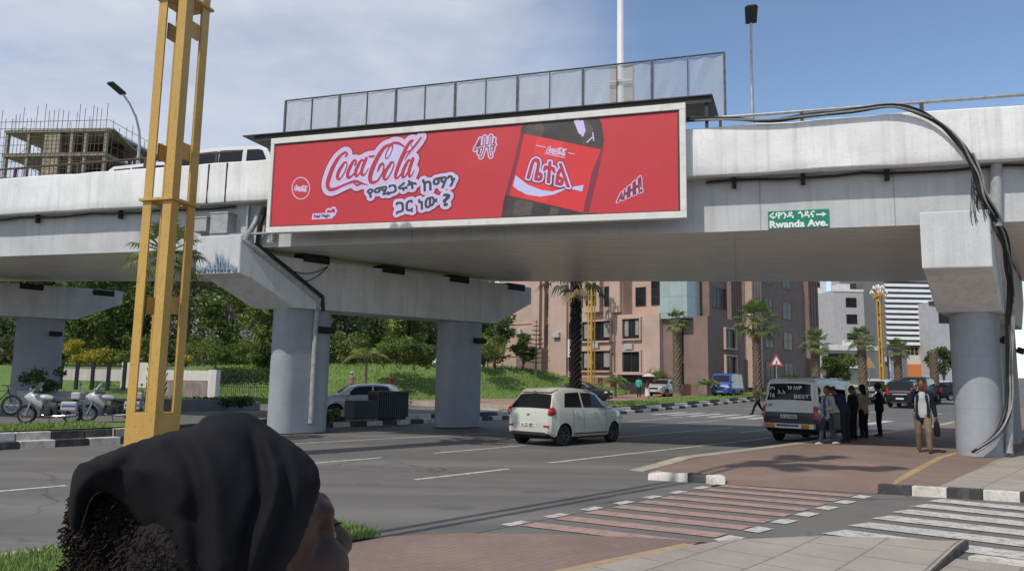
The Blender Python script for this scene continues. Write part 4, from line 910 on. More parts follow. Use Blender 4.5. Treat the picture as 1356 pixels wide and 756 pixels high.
# ================================================================ plants
def leafmat(name, c1, c2, rough=.6):
    m = mat(name, c1, rough, 0.2, 1.2, col2=c2, coord='World', spec=.3); n, l, p = nodes(m)
    p.inputs['Subsurface Weight'].default_value = 0.0
    tr = n.new('ShaderNodeBsdfTranslucent'); l.new(p.inputs['Base Color'].links[0].from_socket, tr.inputs[0]); ms_ = n.new('ShaderNodeMixShader'); ms_.inputs[0].default_value = .28
    out = next(x for x in n if x.type == 'OUTPUT_MATERIAL'); l.new(p.outputs[0], ms_.inputs[1]); l.new(tr.outputs[0], ms_.inputs[2]); l.new(ms_.outputs[0], out.inputs[0]); return m
M['leafA'] = leafmat('leaf_dark_green', (0.045, 0.078, 0.02), (0.115, 0.16, 0.042))
M['leafB'] = leafmat('leaf_mid_green', (0.085, 0.13, 0.028), (0.19, 0.24, 0.06))
M['leafC'] = leafmat('leaf_pale_green', (0.13, 0.165, 0.035), (0.25, 0.29, 0.08))
M['leafD'] = leafmat('leaf_grey_green', (0.08, 0.10, 0.045), (0.17, 0.185, 0.09))
M['yellowleaf'] = leafmat('leaf_yellow', (0.30, 0.26, 0.03), (0.46, 0.40, 0.05))
M['palm'] = leafmat('palm_frond', (0.075, 0.125, 0.035), (0.20, 0.26, 0.085))
M['palmdry'] = leafmat('palm_dry', (0.24, 0.17, 0.08), (0.36, 0.28, 0.15))
M['palmdark'] = leafmat('palm_shaded_frond', (0.025, 0.035, 0.02), (0.06, 0.07, 0.035))  # frond colour darkened to stand for the bridge shade
M['bark'] = mat('bark', (0.13, 0.10, 0.075), 0.95, 0.35, 4, bump=.8, bscale=12, stretch=(1, 1, .3))
M['palmbark'] = mat('palm_bark', (0.19, 0.145, 0.10), 0.95, 0.35, 5, bump=.6, bscale=14)
M['palmbarkdark'] = mat('palm_bark_shaded', (0.022, 0.018, 0.015), 0.95, 0.4, 5, bump=.6, bscale=14)  # bridge shade put into the bark colour

def leaf_cloud(clumps, n, size, seed, flat=.35):
    rg = np.random.default_rng(seed); W = np.array([c[3]**2 for c in clumps]); W = W/W.sum(); idx = rg.choice(len(clumps), n, p=W); C_ = np.array(clumps)[idx]
    d = rg.normal(size=(n, 3)); d /= np.linalg.norm(d, axis=1)[:, None]; r_ = C_[:, 3]*(rg.uniform(0, 1, n)**.42)*rg.uniform(.85, 1.15, n)
    P = C_[:, :3] + d*r_[:, None]*np.array([1, 1, .78]); u = rg.normal(size=(n, 3)); u /= np.linalg.norm(u, axis=1)[:, None]
    w_ = np.cross(u, rg.normal(size=(n, 3))); w_ /= np.linalg.norm(w_, axis=1)[:, None]; s = size*rg.uniform(.55, 1.3, n)[:, None]
    v = np.empty((n, 4, 3)); v[:, 0] = P-u*s; v[:, 1] = P+w_*s*flat; v[:, 2] = P+u*s; v[:, 3] = P-w_*s*flat
    m = MB(); m.v = v.reshape(-1, 3).tolist(); m.f = [(4*i, 4*i+1, 4*i+2, 4*i+3) for i in range(n)]; m.m = [0]*n; return m
def broad_tree(name, label, cat, h, cr, seed, lm, n=3500, leaf=.22, trunk_h=.35, clumpn=16, group=None, bark='bark', squash=1.0):
    rr = random.Random(seed); t = thing(name, label, cat, group=group); th = h*trunk_h; m = MB(); r0 = .035*h*.5+.03
    m.tube([(0, 0, -.3), (rr.uniform(-.1, .1), rr.uniform(-.1, .1), th*.5), (rr.uniform(-.2, .2), rr.uniform(-.2, .2), th), (rr.uniform(-.2, .2), rr.uniform(-.2, .2), h*.75)], [r0*1.25, r0, r0*.8, r0*.2], 8)
    cl = []
    for k in range(clumpn):
        a = rr.uniform(0, 6.28); f = rr.random()**.6; z = th*.95 + (h-th)*(rr.random()**.9); w_ = math.sin(math.pi*clip((z-th*.7)/(h-th*.7+.01), .08, .95))**.6; c = Vector((cr*f*w_*math.cos(a)*.8, cr*f*w_*math.sin(a)*.8, z*.93*squash)); cr_ = cr*rr.uniform(.22, .42); cl.append((c.x, c.y, c.z, cr_))
        if k % 2 == 0: m.tube([(0, 0, th*rr.uniform(.6, 1)), Vector((c.x*.5, c.y*.5, (th+c.z)*.52)), c], [r0*.5, r0*.3, r0*.1], 5)
    m.build('trunk', M[bark], t, smooth=60); leaf_cloud(cl, n, leaf, seed).build('crown', M[lm], t); return t
def fan_palm(label, H, r0, nf, fl, seed, mt='palm', bark='palmbark', skirt=0, group='palm trees along the avenue', scales=260, name='palm_tree', bulge=1.0):
    rr = random.Random(seed); t = thing(name, label, 'palm tree', group=group); m = MB()
    zs = frange(-.4, H, H/14); m.lathe([(r0*(1.35-.35*clip(z/1.2) if z < 1.2 else 1-.12*(z/H)) * rr.uniform(.95, 1.05), z) for z in zs], 12)
    for k in range(scales):            # old leaf bases
        z = .3+(H-.4)*k/scales; a = k*2.399; rad = r0*(1.25-.25*clip(z/1.2))*(1-.1*z/H); c, s = math.cos(a), math.sin(a); wd = r0*.42; ln = r0*.95
        pp = lambda ro, t_, zz: (c*(rad+ro)-s*t_, s*(rad+ro)+c*t_, zz)
        m.add([pp(-.02, -wd, z), pp(-.02, wd, z), pp(.02*bulge+r0*.14*bulge, wd*.35, z+ln), pp(.02*bulge+r0*.14*bulge, -wd*.35, z+ln), pp(r0*.30*bulge, 0, z+ln*.8)], [(0, 1, 4), (1, 2, 4), (2, 3, 4), (3, 0, 4)])
    m.build('trunk', M[bark], t)
    def frond(mb, az, el, L, R_, droop, rnd):
        d = Vector((math.cos(az)*math.cos(el), math.sin(az)*math.cos(el), math.sin(el))); up = Vector((0, 0, 1)); sd = d.cross(up).normalized(); nrm = sd.cross(d)
        b0 = Vector((0, 0, H-.15)); pet = [b0 + d*L*i/4 - up*droop*.35*L*(i/4)**2 for i in range(5)]; mb.tube(pet, [.03, .025, .02, .018, .015], 4)
        tip = pet[-1]; d2 = (pet[-1]-pet[-2]).normalized(); sd = d2.cross(up).normalized(); nrm = sd.cross(d2)
        ns = 15
        for i in range(ns):
            g = (i/(ns-1)-.5)*2; an = g*1.75; q = (d2*math.cos(an)+sd*math.sin(an)).normalized(); l_ = R_*(1-.25*abs(g))*rnd.uniform(.85, 1.1); wv_ = sd.cross(q) if False else q.cross(nrm).normalized()*R_*.055
            mid = tip+q*l_*.55+nrm*.05*R_; en = tip+q*l_ - up*R_*droop*rnd.uniform(.25, .6); mb.add([tip, mid-wv_, en, mid+wv_], [(0, 1, 2, 3)])
    live = MB(); dry = MB()
    for k in range(nf):
        az = k*2.399+rr.uniform(-.2, .2); f = k/nf; el = 1.35-1.75*f+rr.uniform(-.12, .12); frond(live, az, el, fl*rr.uniform(.8, 1.05), fl*.62*rr.uniform(.85, 1.1), .25+.55*f, rr)
    live.build('crown', M[mt], t)
    for k in range(skirt): frond(dry, rr.uniform(0, 6.28), rr.uniform(-1.25, -.7), fl*.55, fl*.5, .5, rr)
    if skirt: dry.build('dry_fronds', M['palmdry'], t)
    return t
def feather_palm(label, H, seed, n=13, L=1.7, r0=.09, group=None, mt='palm'):
    rr = random.Random(seed); t = thing('young_palm', label, 'palm tree', group=group); m = MB(); m.lathe([(r0*1.3, -.3), (r0, .3), (r0*.9, H)], 8); m.build('trunk', M['palmbark'], t, smooth=50); m = MB()
    for k in range(n):
        az = k*2.399; el = 1.25-.9*k/n; d = Vector((math.cos(az), math.sin(az), 0)); pts = [Vector((0, 0, H-.1)) + d*L*math.cos(el)*i/7 + Vector((0, 0, L*(math.sin(el)*i/7-.75*(i/7)**2.2))) for i in range(8)]
        m.tube(pts, [.025-.002*i for i in range(8)], 4); sd = d.cross(Vector((0, 0, 1)))
        for i in range(1, 22):
            f = i/21*6.99; j = int(f); p = pts[j].lerp(pts[j+1], f-j); ll = L*.30*math.sin(math.pi*(.12+.85*i/21))
            for sg in (-1, 1): q = p + (sd*sg*.8+d*.55)*ll - Vector((0, 0, ll*.45)); m.add([p, (p+q)*.5+d*.035, q, (p+q)*.5-d*.02], [(0, 1, 2, 3)])
    m.build('crown', M[mt], t); return t
def put(t, loc, rz=0, s=None):
    t.location = loc; t.rotation_euler = (0, 0, rz)
    if s: t.scale = (s,)*3
    return t
def G(u, v, dz=0.0): return on_ground(u, v, dz)
def emb(u, v, Y):
    """a point on the garden: pixel column u at distance Y, pixel row v gives its height"""
    return at_y(u, v, Y)
# palms
def stand(u, Y):
    d = at_y(u, 510, Y); return Vector((d.x, d.y, terrain(d.x, d.y)+ZT))
def palm_at(u, Y, vc, rad_px, label, r0, nf, seed, rz=0.0, **k):
    p = stand(u, Y); H = at_y(u, vc, Y).z - p.z; return put(fan_palm(label, H, r0, nf, rad_px*Y/1000/1.62, seed, **k), p, rz)
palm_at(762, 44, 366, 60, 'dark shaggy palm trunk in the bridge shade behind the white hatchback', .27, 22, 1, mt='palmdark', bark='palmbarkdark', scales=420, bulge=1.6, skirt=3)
palm_at(897, 61, 424, 23, 'slim palm with patterned trunk and dry drooping fronds beside the small silver car', .30, 26, 2, 1, skirt=14, scales=230)
palm_at(1003, 64, 424, 38, 'broad crowned palm in front of the dark office block, left of the warning triangle', .31, 46, 3, 2, scales=230, skirt=3)
palm_at(1081, 62, 452, 26, 'palm right of the warning triangle, behind the minibus taxi', .28, 32, 4, 2, scales=200, skirt=3)
palm_at(1143, 57, 448, 25, 'palm with open crown left of the far globe lamp', .28, 32, 5, 0, scales=200)
palm_at(1190, 60, 462, 23, 'small crowned palm right of the far globe lamp, above the parked cars', .27, 30, 6, 1, scales=180)
palm_at(1238, 60, 466, 6, 'leafless palm trunk behind the black off-road car, under the slatted building', .28, 3, 7, 1, scales=200)
palm_at(207, 19.4, 328, 62, 'green fan palm growing beside the left pier cap behind the ochre lamp post', .20, 30, 8, .6, scales=150)
fp = [(484, 508, 52, 1.9, 2.1, 'young feathery palm on the lawn between the two bridge columns', 'leafC'), (815, 526, 62, 1.3, 1.8, 'young feathery palm at the foot of the office forecourt', 'palm'), (938, 527, 62, 1.2, 1.5, 'young palm beside the blue van', 'palm')]
for k, (u, v, Y, h, L, lab, mt) in enumerate(fp): put(feather_palm(lab, h, 20+k, 13, L, group=None, mt=mt), at_y(u, v, Y))
# garden trees on the embankment: px column, base row, distance, height, crown radius, leaf, label
gt = [
 (20, 492, 58, 9, 4.2, 'leafD', 'grey green tree at the far left edge behind the flyover column'),
 (105, 480, 66, 11, 4.6, 'leafB', 'dark tall tree above the yellow shrubs'),
 (150, 482, 62, 8.5, 3.2, 'leafB', 'green tree behind the ochre lamp post'),
 (245, 470, 78, 12, 5.2, 'leafD', 'dark broad tree rising behind the white garden wall'),
 (300, 474, 72, 8.5, 3.6, 'leafB', 'leafy green tree left of the left pier column'),
 (358, 488, 60, 6.5, 3.0, 'leafC', 'round tree right beside the left pier column'),
 (450, 488, 70, 8.5, 3.4, 'leafD', 'grey green tree seen just right of the left pier column'),
 (500, 484, 82, 11, 4.6, 'leafA', 'dark tree behind the young feathery palm'),
 (538, 488, 72, 8.5, 3.2, 'leafC', 'leafy bush-like tree left of the second column'),
 (570, 486, 78, 10, 3.8, 'leafD', 'pale tree partly behind the second column'),
 (640, 489, 74, 7.5, 3.0, 'leafA', 'dark tree on the lawn right of the second column'),
 (62, 478, 74, 12, 5.0, 'leafA', 'dark tree behind the far left column'),
 (195, 478, 70, 9.5, 4.0, 'leafD', 'grey tree between the bars of the ochre lamp post'),
 (-40, 485, 66, 11, 5.0, 'leafA', 'dark tree outside the left edge'),
]
protos = {}
for k, (u, v, Y, h, cr, lm, lab) in enumerate(gt):
    t = broad_tree('garden_tree', lab, 'tree', h, cr, 40+k, lm, n=5200, leaf=.25, trunk_h=.07, clumpn=30, group='trees in the garden behind the flyover'); put(t, at_y(u, v, Y), k*1.3)
# a farther belt of trees closing the view
rr = random.Random(77); kinds = [broad_tree('backdrop_tree', 'x', 'tree', 13, 5.5, 90+k, lm, n=5200, leaf=.34, trunk_h=.05, clumpn=32, group='tree belt behind the garden') for k, lm in enumerate(('leafA', 'leafD', 'leafB'))]
bk = [(-60, 92), (0, 88), (55, 95), (110, 86), (165, 96), (225, 92), (285, 98), (330, 88), (395, 95), (440, 90), (490, 99), (540, 92), (590, 97), (628, 94)]
names = ['outermost left of the tree belt', 'second from the left in the tree belt', 'behind the far left column in the belt', 'above the yellow shrubs in the far belt', 'left of the ochre post in the far belt', 'right of the ochre post in the far belt', 'over the white wall in the far belt', 'left of the left pier column in the far belt', 'hidden half by the left pier column in the far belt', 'right of the left pier column in the far belt', 'over the young palm in the far belt', 'between the columns in the far belt', 'behind the second column in the far belt', 'nearest the pink building in the far belt']
for k, ((u, Y), nm) in enumerate(zip(bk, names)):
    t = kinds[k] if k < 3 else dup(kinds[k % 3]); q = at_y(u, 478, Y); put(t, q, rr.uniform(0, 6), rr.uniform(.85, 1.1)); t['label'] = ('dark ', 'grey green ', 'green ')[k % 3] + 'tree ' + nm
# conifer and small trees by the pink building
def conifer(label, h, seed):
    rr = random.Random(seed); t = thing('conifer_tree', label, 'tree'); m = MB(); m.tube([(0, 0, -.2), (0, 0, h)], [.09, .02], 6); m.build('trunk', M['bark'], t); m = MB(); k = 0; z = h*.18
    while z < h-.1:
        R_ = (h-z)*.33
        for j in range(7):
            a = j*.9+k; d = Vector((math.cos(a), math.sin(a), .16)); e = Vector((0, 0, z))+d*R_; s = d.cross(Vector((0, 0, 1))).normalized()
            for i in range(9): p = Vector((0, 0, z)).lerp(e, .12+.88*i/9); 
            for i in range(10):
                p = Vector((0, 0, z)).lerp(e, .1+.9*i/10); w_ = R_*.2*(1-i/11)+.05
                for sg in (-1, 1): m.add([p, p+s*sg*w_+Vector((0, 0, .06)), p+s*sg*w_*.8+d*.12], [(0, 1, 2)])
        z += h*.085; k += 1
    m.build('crown', M['leafA'], t); return t
put(conifer('small tiered conifer in front of the pink office building', 4.7, 1), at_y(709.5, 494, 66))
for k, (u, v, Y, h, cr, lm, lab) in enumerate(((692, 494, 67, 3.6, 1.6, 'leafA', 'small round tree left of the tiered conifer'), (656, 492, 66, 5.0, 1.8, 'leafA', 'pointed dark tree at the left corner of the pink building'), (1252, 516, 75, 4.6, 1.7, 'leafA', 'round dark tree beside the far right column'), (1100, 514, 66, 3.0, 1.5, 'leafA', 'dark bush behind the minibus taxi, right of a palm'), (1122, 515, 70, 3.2, 1.8, 'leafB', 'green bush at the low white building'))):
    put(broad_tree('small_tree', lab, 'tree', h, cr, 120+k, lm, n=2200, leaf=.17, trunk_h=.3, clumpn=14), at_y(u, v, Y))
# shrubs
def shrub(label, lm, w_, h, seed, n=700, leaf=.11, group=None):
    rr = random.Random(seed); t = thing('shrub', label, 'shrub', group=group); cl = [(rr.uniform(-w_, w_)*.7, rr.uniform(-w_, w_)*.7, h*rr.uniform(.3, .85), w_*rr.uniform(.3, .5)) for _ in range(9)]
    m = MB()
    for c in cl[:5]: m.tube([(0, 0, -.1), (c[0]*.5, c[1]*.5, c[2]*.6), c[:3]], [.025, .018, .008], 4)
    m.build('stems', M['bark'], t); leaf_cloud(cl, n, leaf, seed).build('foliage', M[lm], t); return t
sh = [(95, 474, 50, .8, 1.25, 'yellowleaf', 'tall yellow shrub right beside the far left column'), (113, 482, 49, .95, .75, 'yellowleaf', 'yellow shrub behind the slatted garden fence, second from left'), (132, 481, 49, .95, .85, 'yellowleaf', 'yellow shrub behind the slatted garden fence, third from left'), (152, 483, 49, .8, 1.0, 'leafC', 'yellow green shrub left of the ochre lamp post'), (246, 486, 52, .7, .9, 'yellowleaf', 'low yellow shrub above the white garden wall'), (268, 478, 54, 1.5, 1.5, 'leafC', 'bright yellow green bush above the white wall'), (415, 556, 25.5, .45, .45, 'leafB', 'low green plant at the foot of the left pier column'), (436, 557, 26, .35, .35, 'leafB', 'smaller green plant on the kerb island by the column'), (58, 535, 31, .8, 1.6, 'leafA', 'dark shrub in front of the far left column'),
      (300, 482, 58, 1.2, 1.0, 'leafB', 'low hedge plant on the lawn beside the white wall'), (330, 484, 58, 1.0, .9, 'leafB', 'low round plant on the lawn left of the column'), (872, 508, 70, 1.4, 1.4, 'leafB', 'green planting in the brick planter by the office entrance'), (1045, 514, 76, 1.2, 1.3, 'leafA', 'dark shrub at the foot of the dark office block'), (1185, 521, 58, 1.0, .6, 'leafB', 'low shrub strip under the small crowned palm')]
for k, (u, v, Y, w_, h, lm, lab) in enumerate(sh): put(shrub(lab, lm, w_, h, 150+k, n=900), at_y(u, v, Y))
rr = random.Random(55); spots = [(u, 486+rr.uniform(-5, 3), rr.uniform(56, 66)) for u in (24, 48, 84, 118, 142, 176, 206, 232, 262, 286, 312, 338, 356, 448, 470, 508, 530, 548, 566, 632, 646)]
where = ['by the left edge', 'left of the far column', 'right of the far column', 'above the slatted fence', 'over the fence end', 'left inside the ochre post', 'right inside the ochre post', 'over the white wall start', 'over the white wall middle', 'over the white wall end', 'behind the iron fence', 'left of the pier column', 'touching the pier column', 'right of the pier column', 'left of the young palm', 'right of the young palm', 'between palm and second column', 'left of the second column', 'behind the second column', 'right of the second column', 'near the pink building corner']
for k, ((u, v, Y), wh) in enumerate(zip(spots, where)):
    put(shrub(('dark', 'mid green', 'pale')[k % 3] + ' garden bush under the trees, ' + wh, ('leafA', 'leafB', 'leafC')[k % 3], rr.uniform(1.3, 2.0), rr.uniform(1.6, 3.0), 300+k, n=1300, leaf=.16, group='bushes under the garden trees'), at_y(u, v, Y))
tag(leaf_cloud([tuple(at_y(u, 497+random.uniform(-2, 2), 51))+(.75,) for u in range(288, 360, 5)], 3800, .1, 5).build('hedge', M['leafA']), 'low dark clipped hedge on the lawn between white wall and column', 'hedge')
tag(leaf_cloud([tuple(at_y(u, 533+random.uniform(-1, 1)-(u-230)*.01, 36))+(.32,) for u in range(225, 335, 5)], 3000, .09, 6).build('hedge', M['leafA']), 'low trimmed hedge on the grey planter wall behind the ochre post', 'hedge')
# overgrown rock face behind the garden
m = MB(); rr = random.Random(4); rows = []
for j in range(9): rows.append([at_y(u, 470-j*10+rr.uniform(-2, 2), 84+j*.5+rr.uniform(-.7, .7)) for u in range(225, 420, 9)])
m.grid(rows); rk = mat('pale_rock', (0.27, 0.26, 0.24), .95, .4, .5, coord='World', bump=.8, bscale=2); struct('rock_face', m, rk, smooth=20)

# ================================================================ garden walls, fence, planters, barriers
def wallbox(name, label, cat, u0, v0, u1, v1, Y0, Y1, th, h, mt, sub=None):
    a, b = at_y(u0, v0, Y0), at_y(u1, v1, Y1); t = thing(name, label, cat, a); d = Vector((b.x-a.x, b.y-a.y, 0)); L = d.length; t.rotation_euler = (0, 0, math.atan2(d.y, d.x))
    m = MB(); m.box(0, 0, -.6, L, th, h); m.build('wall', mt, t, bevel=.02); return t, L
M['limewash'] = concrete('white_limewash', (0.68, 0.66, 0.61), .4, (.4, .36, .3)); M['stonewall'] = mat('rubble_stone', (0.26, 0.22, 0.19), .95, .35, 3, bump=.8, bscale=6, coord='World')
t, L = wallbox('garden_wall', 'low white rendered garden wall with a brown stone base, right of the ochre post', 'wall', 215, 512, 285, 513, 46, 45, .3, 1.0, M['limewash'])
m = MB(); m.box(-.02, -.04, -.55, L-.55, 0, .42); m.build('stone_base', M['stonewall'], t)
m = MB(); m.box(L-.5, -.05, -.55, L+.05, .36, 1.06); m.build('end_pier', M['limewash'], t)
t, L = wallbox('garden_wall', 'sloping white wall end seen between the bars of the ochre post', 'wall', 160, 500, 216, 516, 47.5, 46.5, .3, .95, M['limewash'])
fe = thing('slatted_fence', 'garden fence with white panels between black posts under yellow shrubs', 'fence', at_y(80, 504, 45)); b_ = at_y(168, 505, 45); Lf = b_.x-fe.location.x
for k in range(5):
    m = MB(); m.box(k*Lf/4.2-.09, -.05, -.5, k*Lf/4.2+.09, .09, 1.15); m.build('post', M['black'], fe)
    if k < 4:
        m = MB(); m.box(k*Lf/4.2+.12, 0, .05, (k+1)*Lf/4.2-.12, .05, .72); m.build('panel', M['limewash'], fe)
        m = MB(); m.box(k*Lf/4.2+.092, -.03, .86, (k+1)*Lf/4.2-.092, .02, .94); m.build('rail', M['black'], fe)
M['darkconc'] = concrete('dark_planter_concrete', (0.20, 0.20, 0.205), .3, (.12, .12, .12))
t, L = wallbox('planter_wall', 'long low dark grey planter wall behind the ochre lamp post', 'planter', 158, 548, 300, 548, 33, 36, 1.6, .62, M['darkconc'])
t2, L = wallbox('planter_wall', 'second low grey planter step toward the white wall', 'planter', 296, 545, 345, 533, 36.5, 41, .8, .35, M['darkconc'])
t, L = wallbox('planter_wall', 'pale low wall behind the two police motorcycles', 'planter', 20, 545, 130, 547, 31, 31, .5, .85, M['pipe'])
fn = thing('iron_fence', 'thin black iron fence along the lawn left of the column', 'fence', at_y(287, 514, 47)); b_ = at_y(368, 514, 47); Lf = b_.x-fn.location.x
m = MB()
for k in range(30): m.box(k*Lf/29-.012, -.012, -.3, k*Lf/29+.012, .012, .95)
o = m.build('bars', M['black'], fn); m = MB(); m.box(-.02, -.02, .84, Lf+.02, .02, .88); m.box(-.02, -.02, .1, Lf+.02, .02, .14); m.build('rails', M['black'], fn)
# dark ribbed barrier beside the SUV
br = thing('ribbed_barrier', 'dark grey ribbed metal barrier between the two columns in front of the white car', 'barrier', at_y(468, 556, 27.6)); b_ = at_y(540, 549, 30.5); d = b_-br.location; br.rotation_euler = (0, 0, math.atan2(d.y, d.x)); L = math.hypot(d.x, d.y); br.location.z = ZT
M['barrier'] = mat('barrier_grey', (0.045, 0.045, 0.048), .6, .2, 3)
m = MB(); m.box(.05, 0, -.05, L*.42, .5, .62); m.build('solid_end', M['barrier'], br, bevel=.03)
m = MB(); k = L*.42
while k < L: m.box(k+.004, .02, -.05, k+.075, .5, .90); k += .135
m.build('ribbed_panel', M['barrier'], br); m = MB(); m.box(L*.42+.002, .04, -.05, L, .46, .82); m.build('core', M['black'], br)
m = MB(); m.box(-.3, .1, .9, L+.3, .3, 1.0) if False else m.box(L*.42, -.02, .90, L+.02, .52, .95); m.build('top_rail', M['barrier'], br)
# warning triangle
wt = thing('warning_sign', 'white and red triangular pedestrian warning sign on a thin pole', 'traffic sign', at_y(1029, 521, 56)); wt.location.z = terrain(wt.location.x, wt.location.y)+ZT
q = at_y(1028, 479, 56); zc = q.z-wt.location.z
m = MB(); m.lathe([(.035, -.3), (.035, zc+.1)], 8); m.build('pole', M['steel'], wt)
def tri(r_): return [Vector((r_*math.sin(a), 0, zc+r_*math.cos(a))) for a in (0, 2*math.pi/3, 4*math.pi/3)]
M['signred'] = mat('sign_red', (0.52, 0.07, 0.05), .5, .1, 4)
m = MB(); m.prism([p+Vector((0, -.04, 0)) for p in tri(.60)], (0, .025, 0)); m.build('red_border', M['signred'], wt)
m = MB(); m.prism([p+Vector((0, -.05, 0)) for p in tri(.38)], (0, .008, 0)); m.build('white_field', M['signwhite'], wt)
m = MB(); y = -.056
m.tube([(.02, y, zc+.02), (-.02, y, zc-.10)], .028, 6); m.tube([(-.02, y, zc-.1), (-.09, y, zc-.19)], .018, 5); m.tube([(-.02, y, zc-.1), (.05, y, zc-.19)], .018, 5); m.tube([(.01, y, zc), (.09, y, zc-.06)], .014, 5); m.ball((.03, y, zc+.08), .032, 8, 6); m.build('walker_symbol', M['black'], wt)
ys = thing('warning_sign', 'yellow triangular back of a road sign beside the palm left of the globe lamp', 'traffic sign', at_y(1152, 516, 60)); q = at_y(1151, 482, 60); zc = q.z-ys.location.z
m = MB(); m.lathe([(.035, -.4), (.035, zc)], 8); m.build('pole', M['steel'], ys); m = MB(); m.prism([p+Vector((0, -.04, 0)) for p in tri(.62)], (0, .03, 0)); m.build('plate', M['yellow'], ys)
# ================================================================ buildings
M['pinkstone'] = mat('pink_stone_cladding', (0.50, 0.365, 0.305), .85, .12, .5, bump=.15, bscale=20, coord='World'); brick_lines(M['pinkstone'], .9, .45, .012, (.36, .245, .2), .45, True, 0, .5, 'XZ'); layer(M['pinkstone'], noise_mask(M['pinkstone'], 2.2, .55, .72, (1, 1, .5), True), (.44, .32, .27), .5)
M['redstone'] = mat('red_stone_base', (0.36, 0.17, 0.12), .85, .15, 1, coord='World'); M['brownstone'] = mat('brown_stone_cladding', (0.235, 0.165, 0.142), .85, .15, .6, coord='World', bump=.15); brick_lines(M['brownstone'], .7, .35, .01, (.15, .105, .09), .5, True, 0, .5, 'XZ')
M['tealglass'] = mat('pale_teal_glass', (0.33, 0.42, 0.41), .25, .12, .7, spec=.7); brick_lines(M['tealglass'], 1.3, 1.5, .03, (.22, .28, .28), .9, False, 0, 0.0, 'XZ')
M['bwhite'] = concrete('white_render', (0.72, 0.72, 0.72), .15); M['bgrey'] = concrete('grey_render', (0.44, 0.45, 0.47), .12); M['bcream'] = concrete('cream_render', (.62, .59, .54), .2)
M['louvre'] = mat('white_louvre', (.70, .71, .72), .5, .06, 1); M['louvrebk'] = mat('louvre_shadow_gap', (.16, .17, .18), .8, .1, 1); M['orange'] = mat('orange_hoarding', (.62, .20, .06), .6, .15, 2); M['curtain'] = mat('curtain', (.30, .285, .265), .8, .2, 3)
class Bld:
    """a building part laid out in a facade frame: x along the facade, y into the building, z up"""
    def __init__(s, root): s.root = root
    def block(s, name, x0, y0, x1, y1, z0, z1, mt, bevel=0): m = MB(); m.box(x0, y0, z0, x1, y1, z1); return m.build(name, M[mt], s.root, bevel=bevel)
    def window(s, x0, x1, z0, z1, y, side='y', cols=2, rows=1, depth=.22, curtain=False, fm='frame', surround=False):
        """window: reveal box set on the face at depth y (face normal -y) or x (side='x', normal +x at x=y)"""
        def B(m, a0, d0, c0, a1, d1, c1):
            if side == 'y': m.box(a0, y+d0, c0, a1, y+d1, c1)
            else: m.box(y-d1, a0, c0, y-d0, a1, c1)
        f = MB(); t = .06
        B(f, x0, -.05, z0, x0+t, .02, z1); B(f, x1-t, -.05, z0, x1, .02, z1); B(f, x0+t, -.05, z1-t, x1-t, .02, z1); B(f, x0+t, -.05, z0, x1-t, .02, z0+t)
        for c in range(1, cols): xx = x0+(x1-x0)*c/cols; B(f, xx-.025, -.045, z0+t, xx+.025, .015, z1-t)
        for r_ in range(1, rows): zz = z0+(z1-z0)*r_/rows; B(f, x0+t, -.044, zz-.02, x1-t, .014, zz+.02)
        o = f.build('window', M[fm], s.root)
        g = MB(); B(g, x0+t*.9, -.02, z0+t*.9, x1-t*.9, .01, z1-t*.9); g.build('pane', M['glass'], o)
        if surround:
            q = MB(); e = .16; d = -.24
            B(q, x0-e, d, z1+.001, x1+e, -.001, z1+e); B(q, x0-e, d, z0-e, x1+e, -.001, z0-.001); B(q, x0-e, d, z0, x0-.001, -.001, z1); B(q, x1+.001, d, z0, x1+e, -.001, z1); q.build('window_surround', M['pinkstone'], o)
        if curtain:
            c = MB(); B(c, x0+t+.1, -.026, z0+t+.2, x0+t+.1+(x1-x0)*.22, -.021, z1-t-.05); B(c, x1-t-.1-(x1-x0)*.2, -.026, z0+t+.3, x1-t-.1, -.021, z1-t-.05); c.build('curtain', M['curtain'], o)
        return o
r2 = Vector((.6606, .7507, 0)); l2 = Vector((-.7507, .6606, 0))
# pink office block: facade frame x to the right when seen from the avenue end (along -l2), y along r2 into the block
Cn = at_y(866, 519, 72); Cn.z = 0.9
pk = thing('pink_office_building', 'stepped pink stone office building with dark windows behind the garden lawn', 'building', Cn, math.atan2(-l2.y, -l2.x)); b = Bld(pk)
# x<0 goes left; the gable shows x from -20 to 0
b.block('wall', -3.3, -1.2, 1.35, 8, -1, 7.55, 'pinkstone'); b.block('wall', -12, -.2, -3.31, 9, -1, 21, 'pinkstone'); b.block('wall', -3.30, 1.5, 3.6, 9, -1, 21, 'pinkstone')
b.block('wall', -20.6, .6, -13.9, 9, -1, 21, 'pinkstone'); b.block('recess_wall', -13.88, 1.6, -12.02, 8, -1, 20.5, 'brownstone'); b.block('pier', -15.2, .1, -14.2, .58, 0, 20.8, 'pinkstone')
b.block('pier', -12.4, -.55, -10.0, -.21, 0, 20.8, 'pinkstone'); b.block('wing_wall', -26, 2.2, -20.62, 10, -1, 8.6, 'pinkstone'); b.block('base_wall', -9.5, -2.4, -3.31, -1.25, -1.2, 1.5, 'redstone'); b.block('base_wall', -12.6, -1.5, -9.52, -.58, -1.2, 1.2, 'redstone')
b.block('bay', -7.6, -.95, -5.6, -.21, 8.0, 20.6, 'pinkstone'); b.block('pier', -4.6, -.7, -3.35, -.21, 7.9, 20.8, 'pinkstone')
b.block('pier', -8.95, -.6, -8.35, -.21, 2.0, 20.8, 'pinkstone')
b.block('parapet_slab', -12.1, -.30, 3.7, 9.1, 21.0, 21.5, 'brownstone')
for z in (2.2, 5.15): b.window(-8.1, -4.7, z, z+1.95, -.22, cols=3, curtain=True, surround=True); b.window(-9.9, -9.05, z, z+1.95, -.22, cols=1)
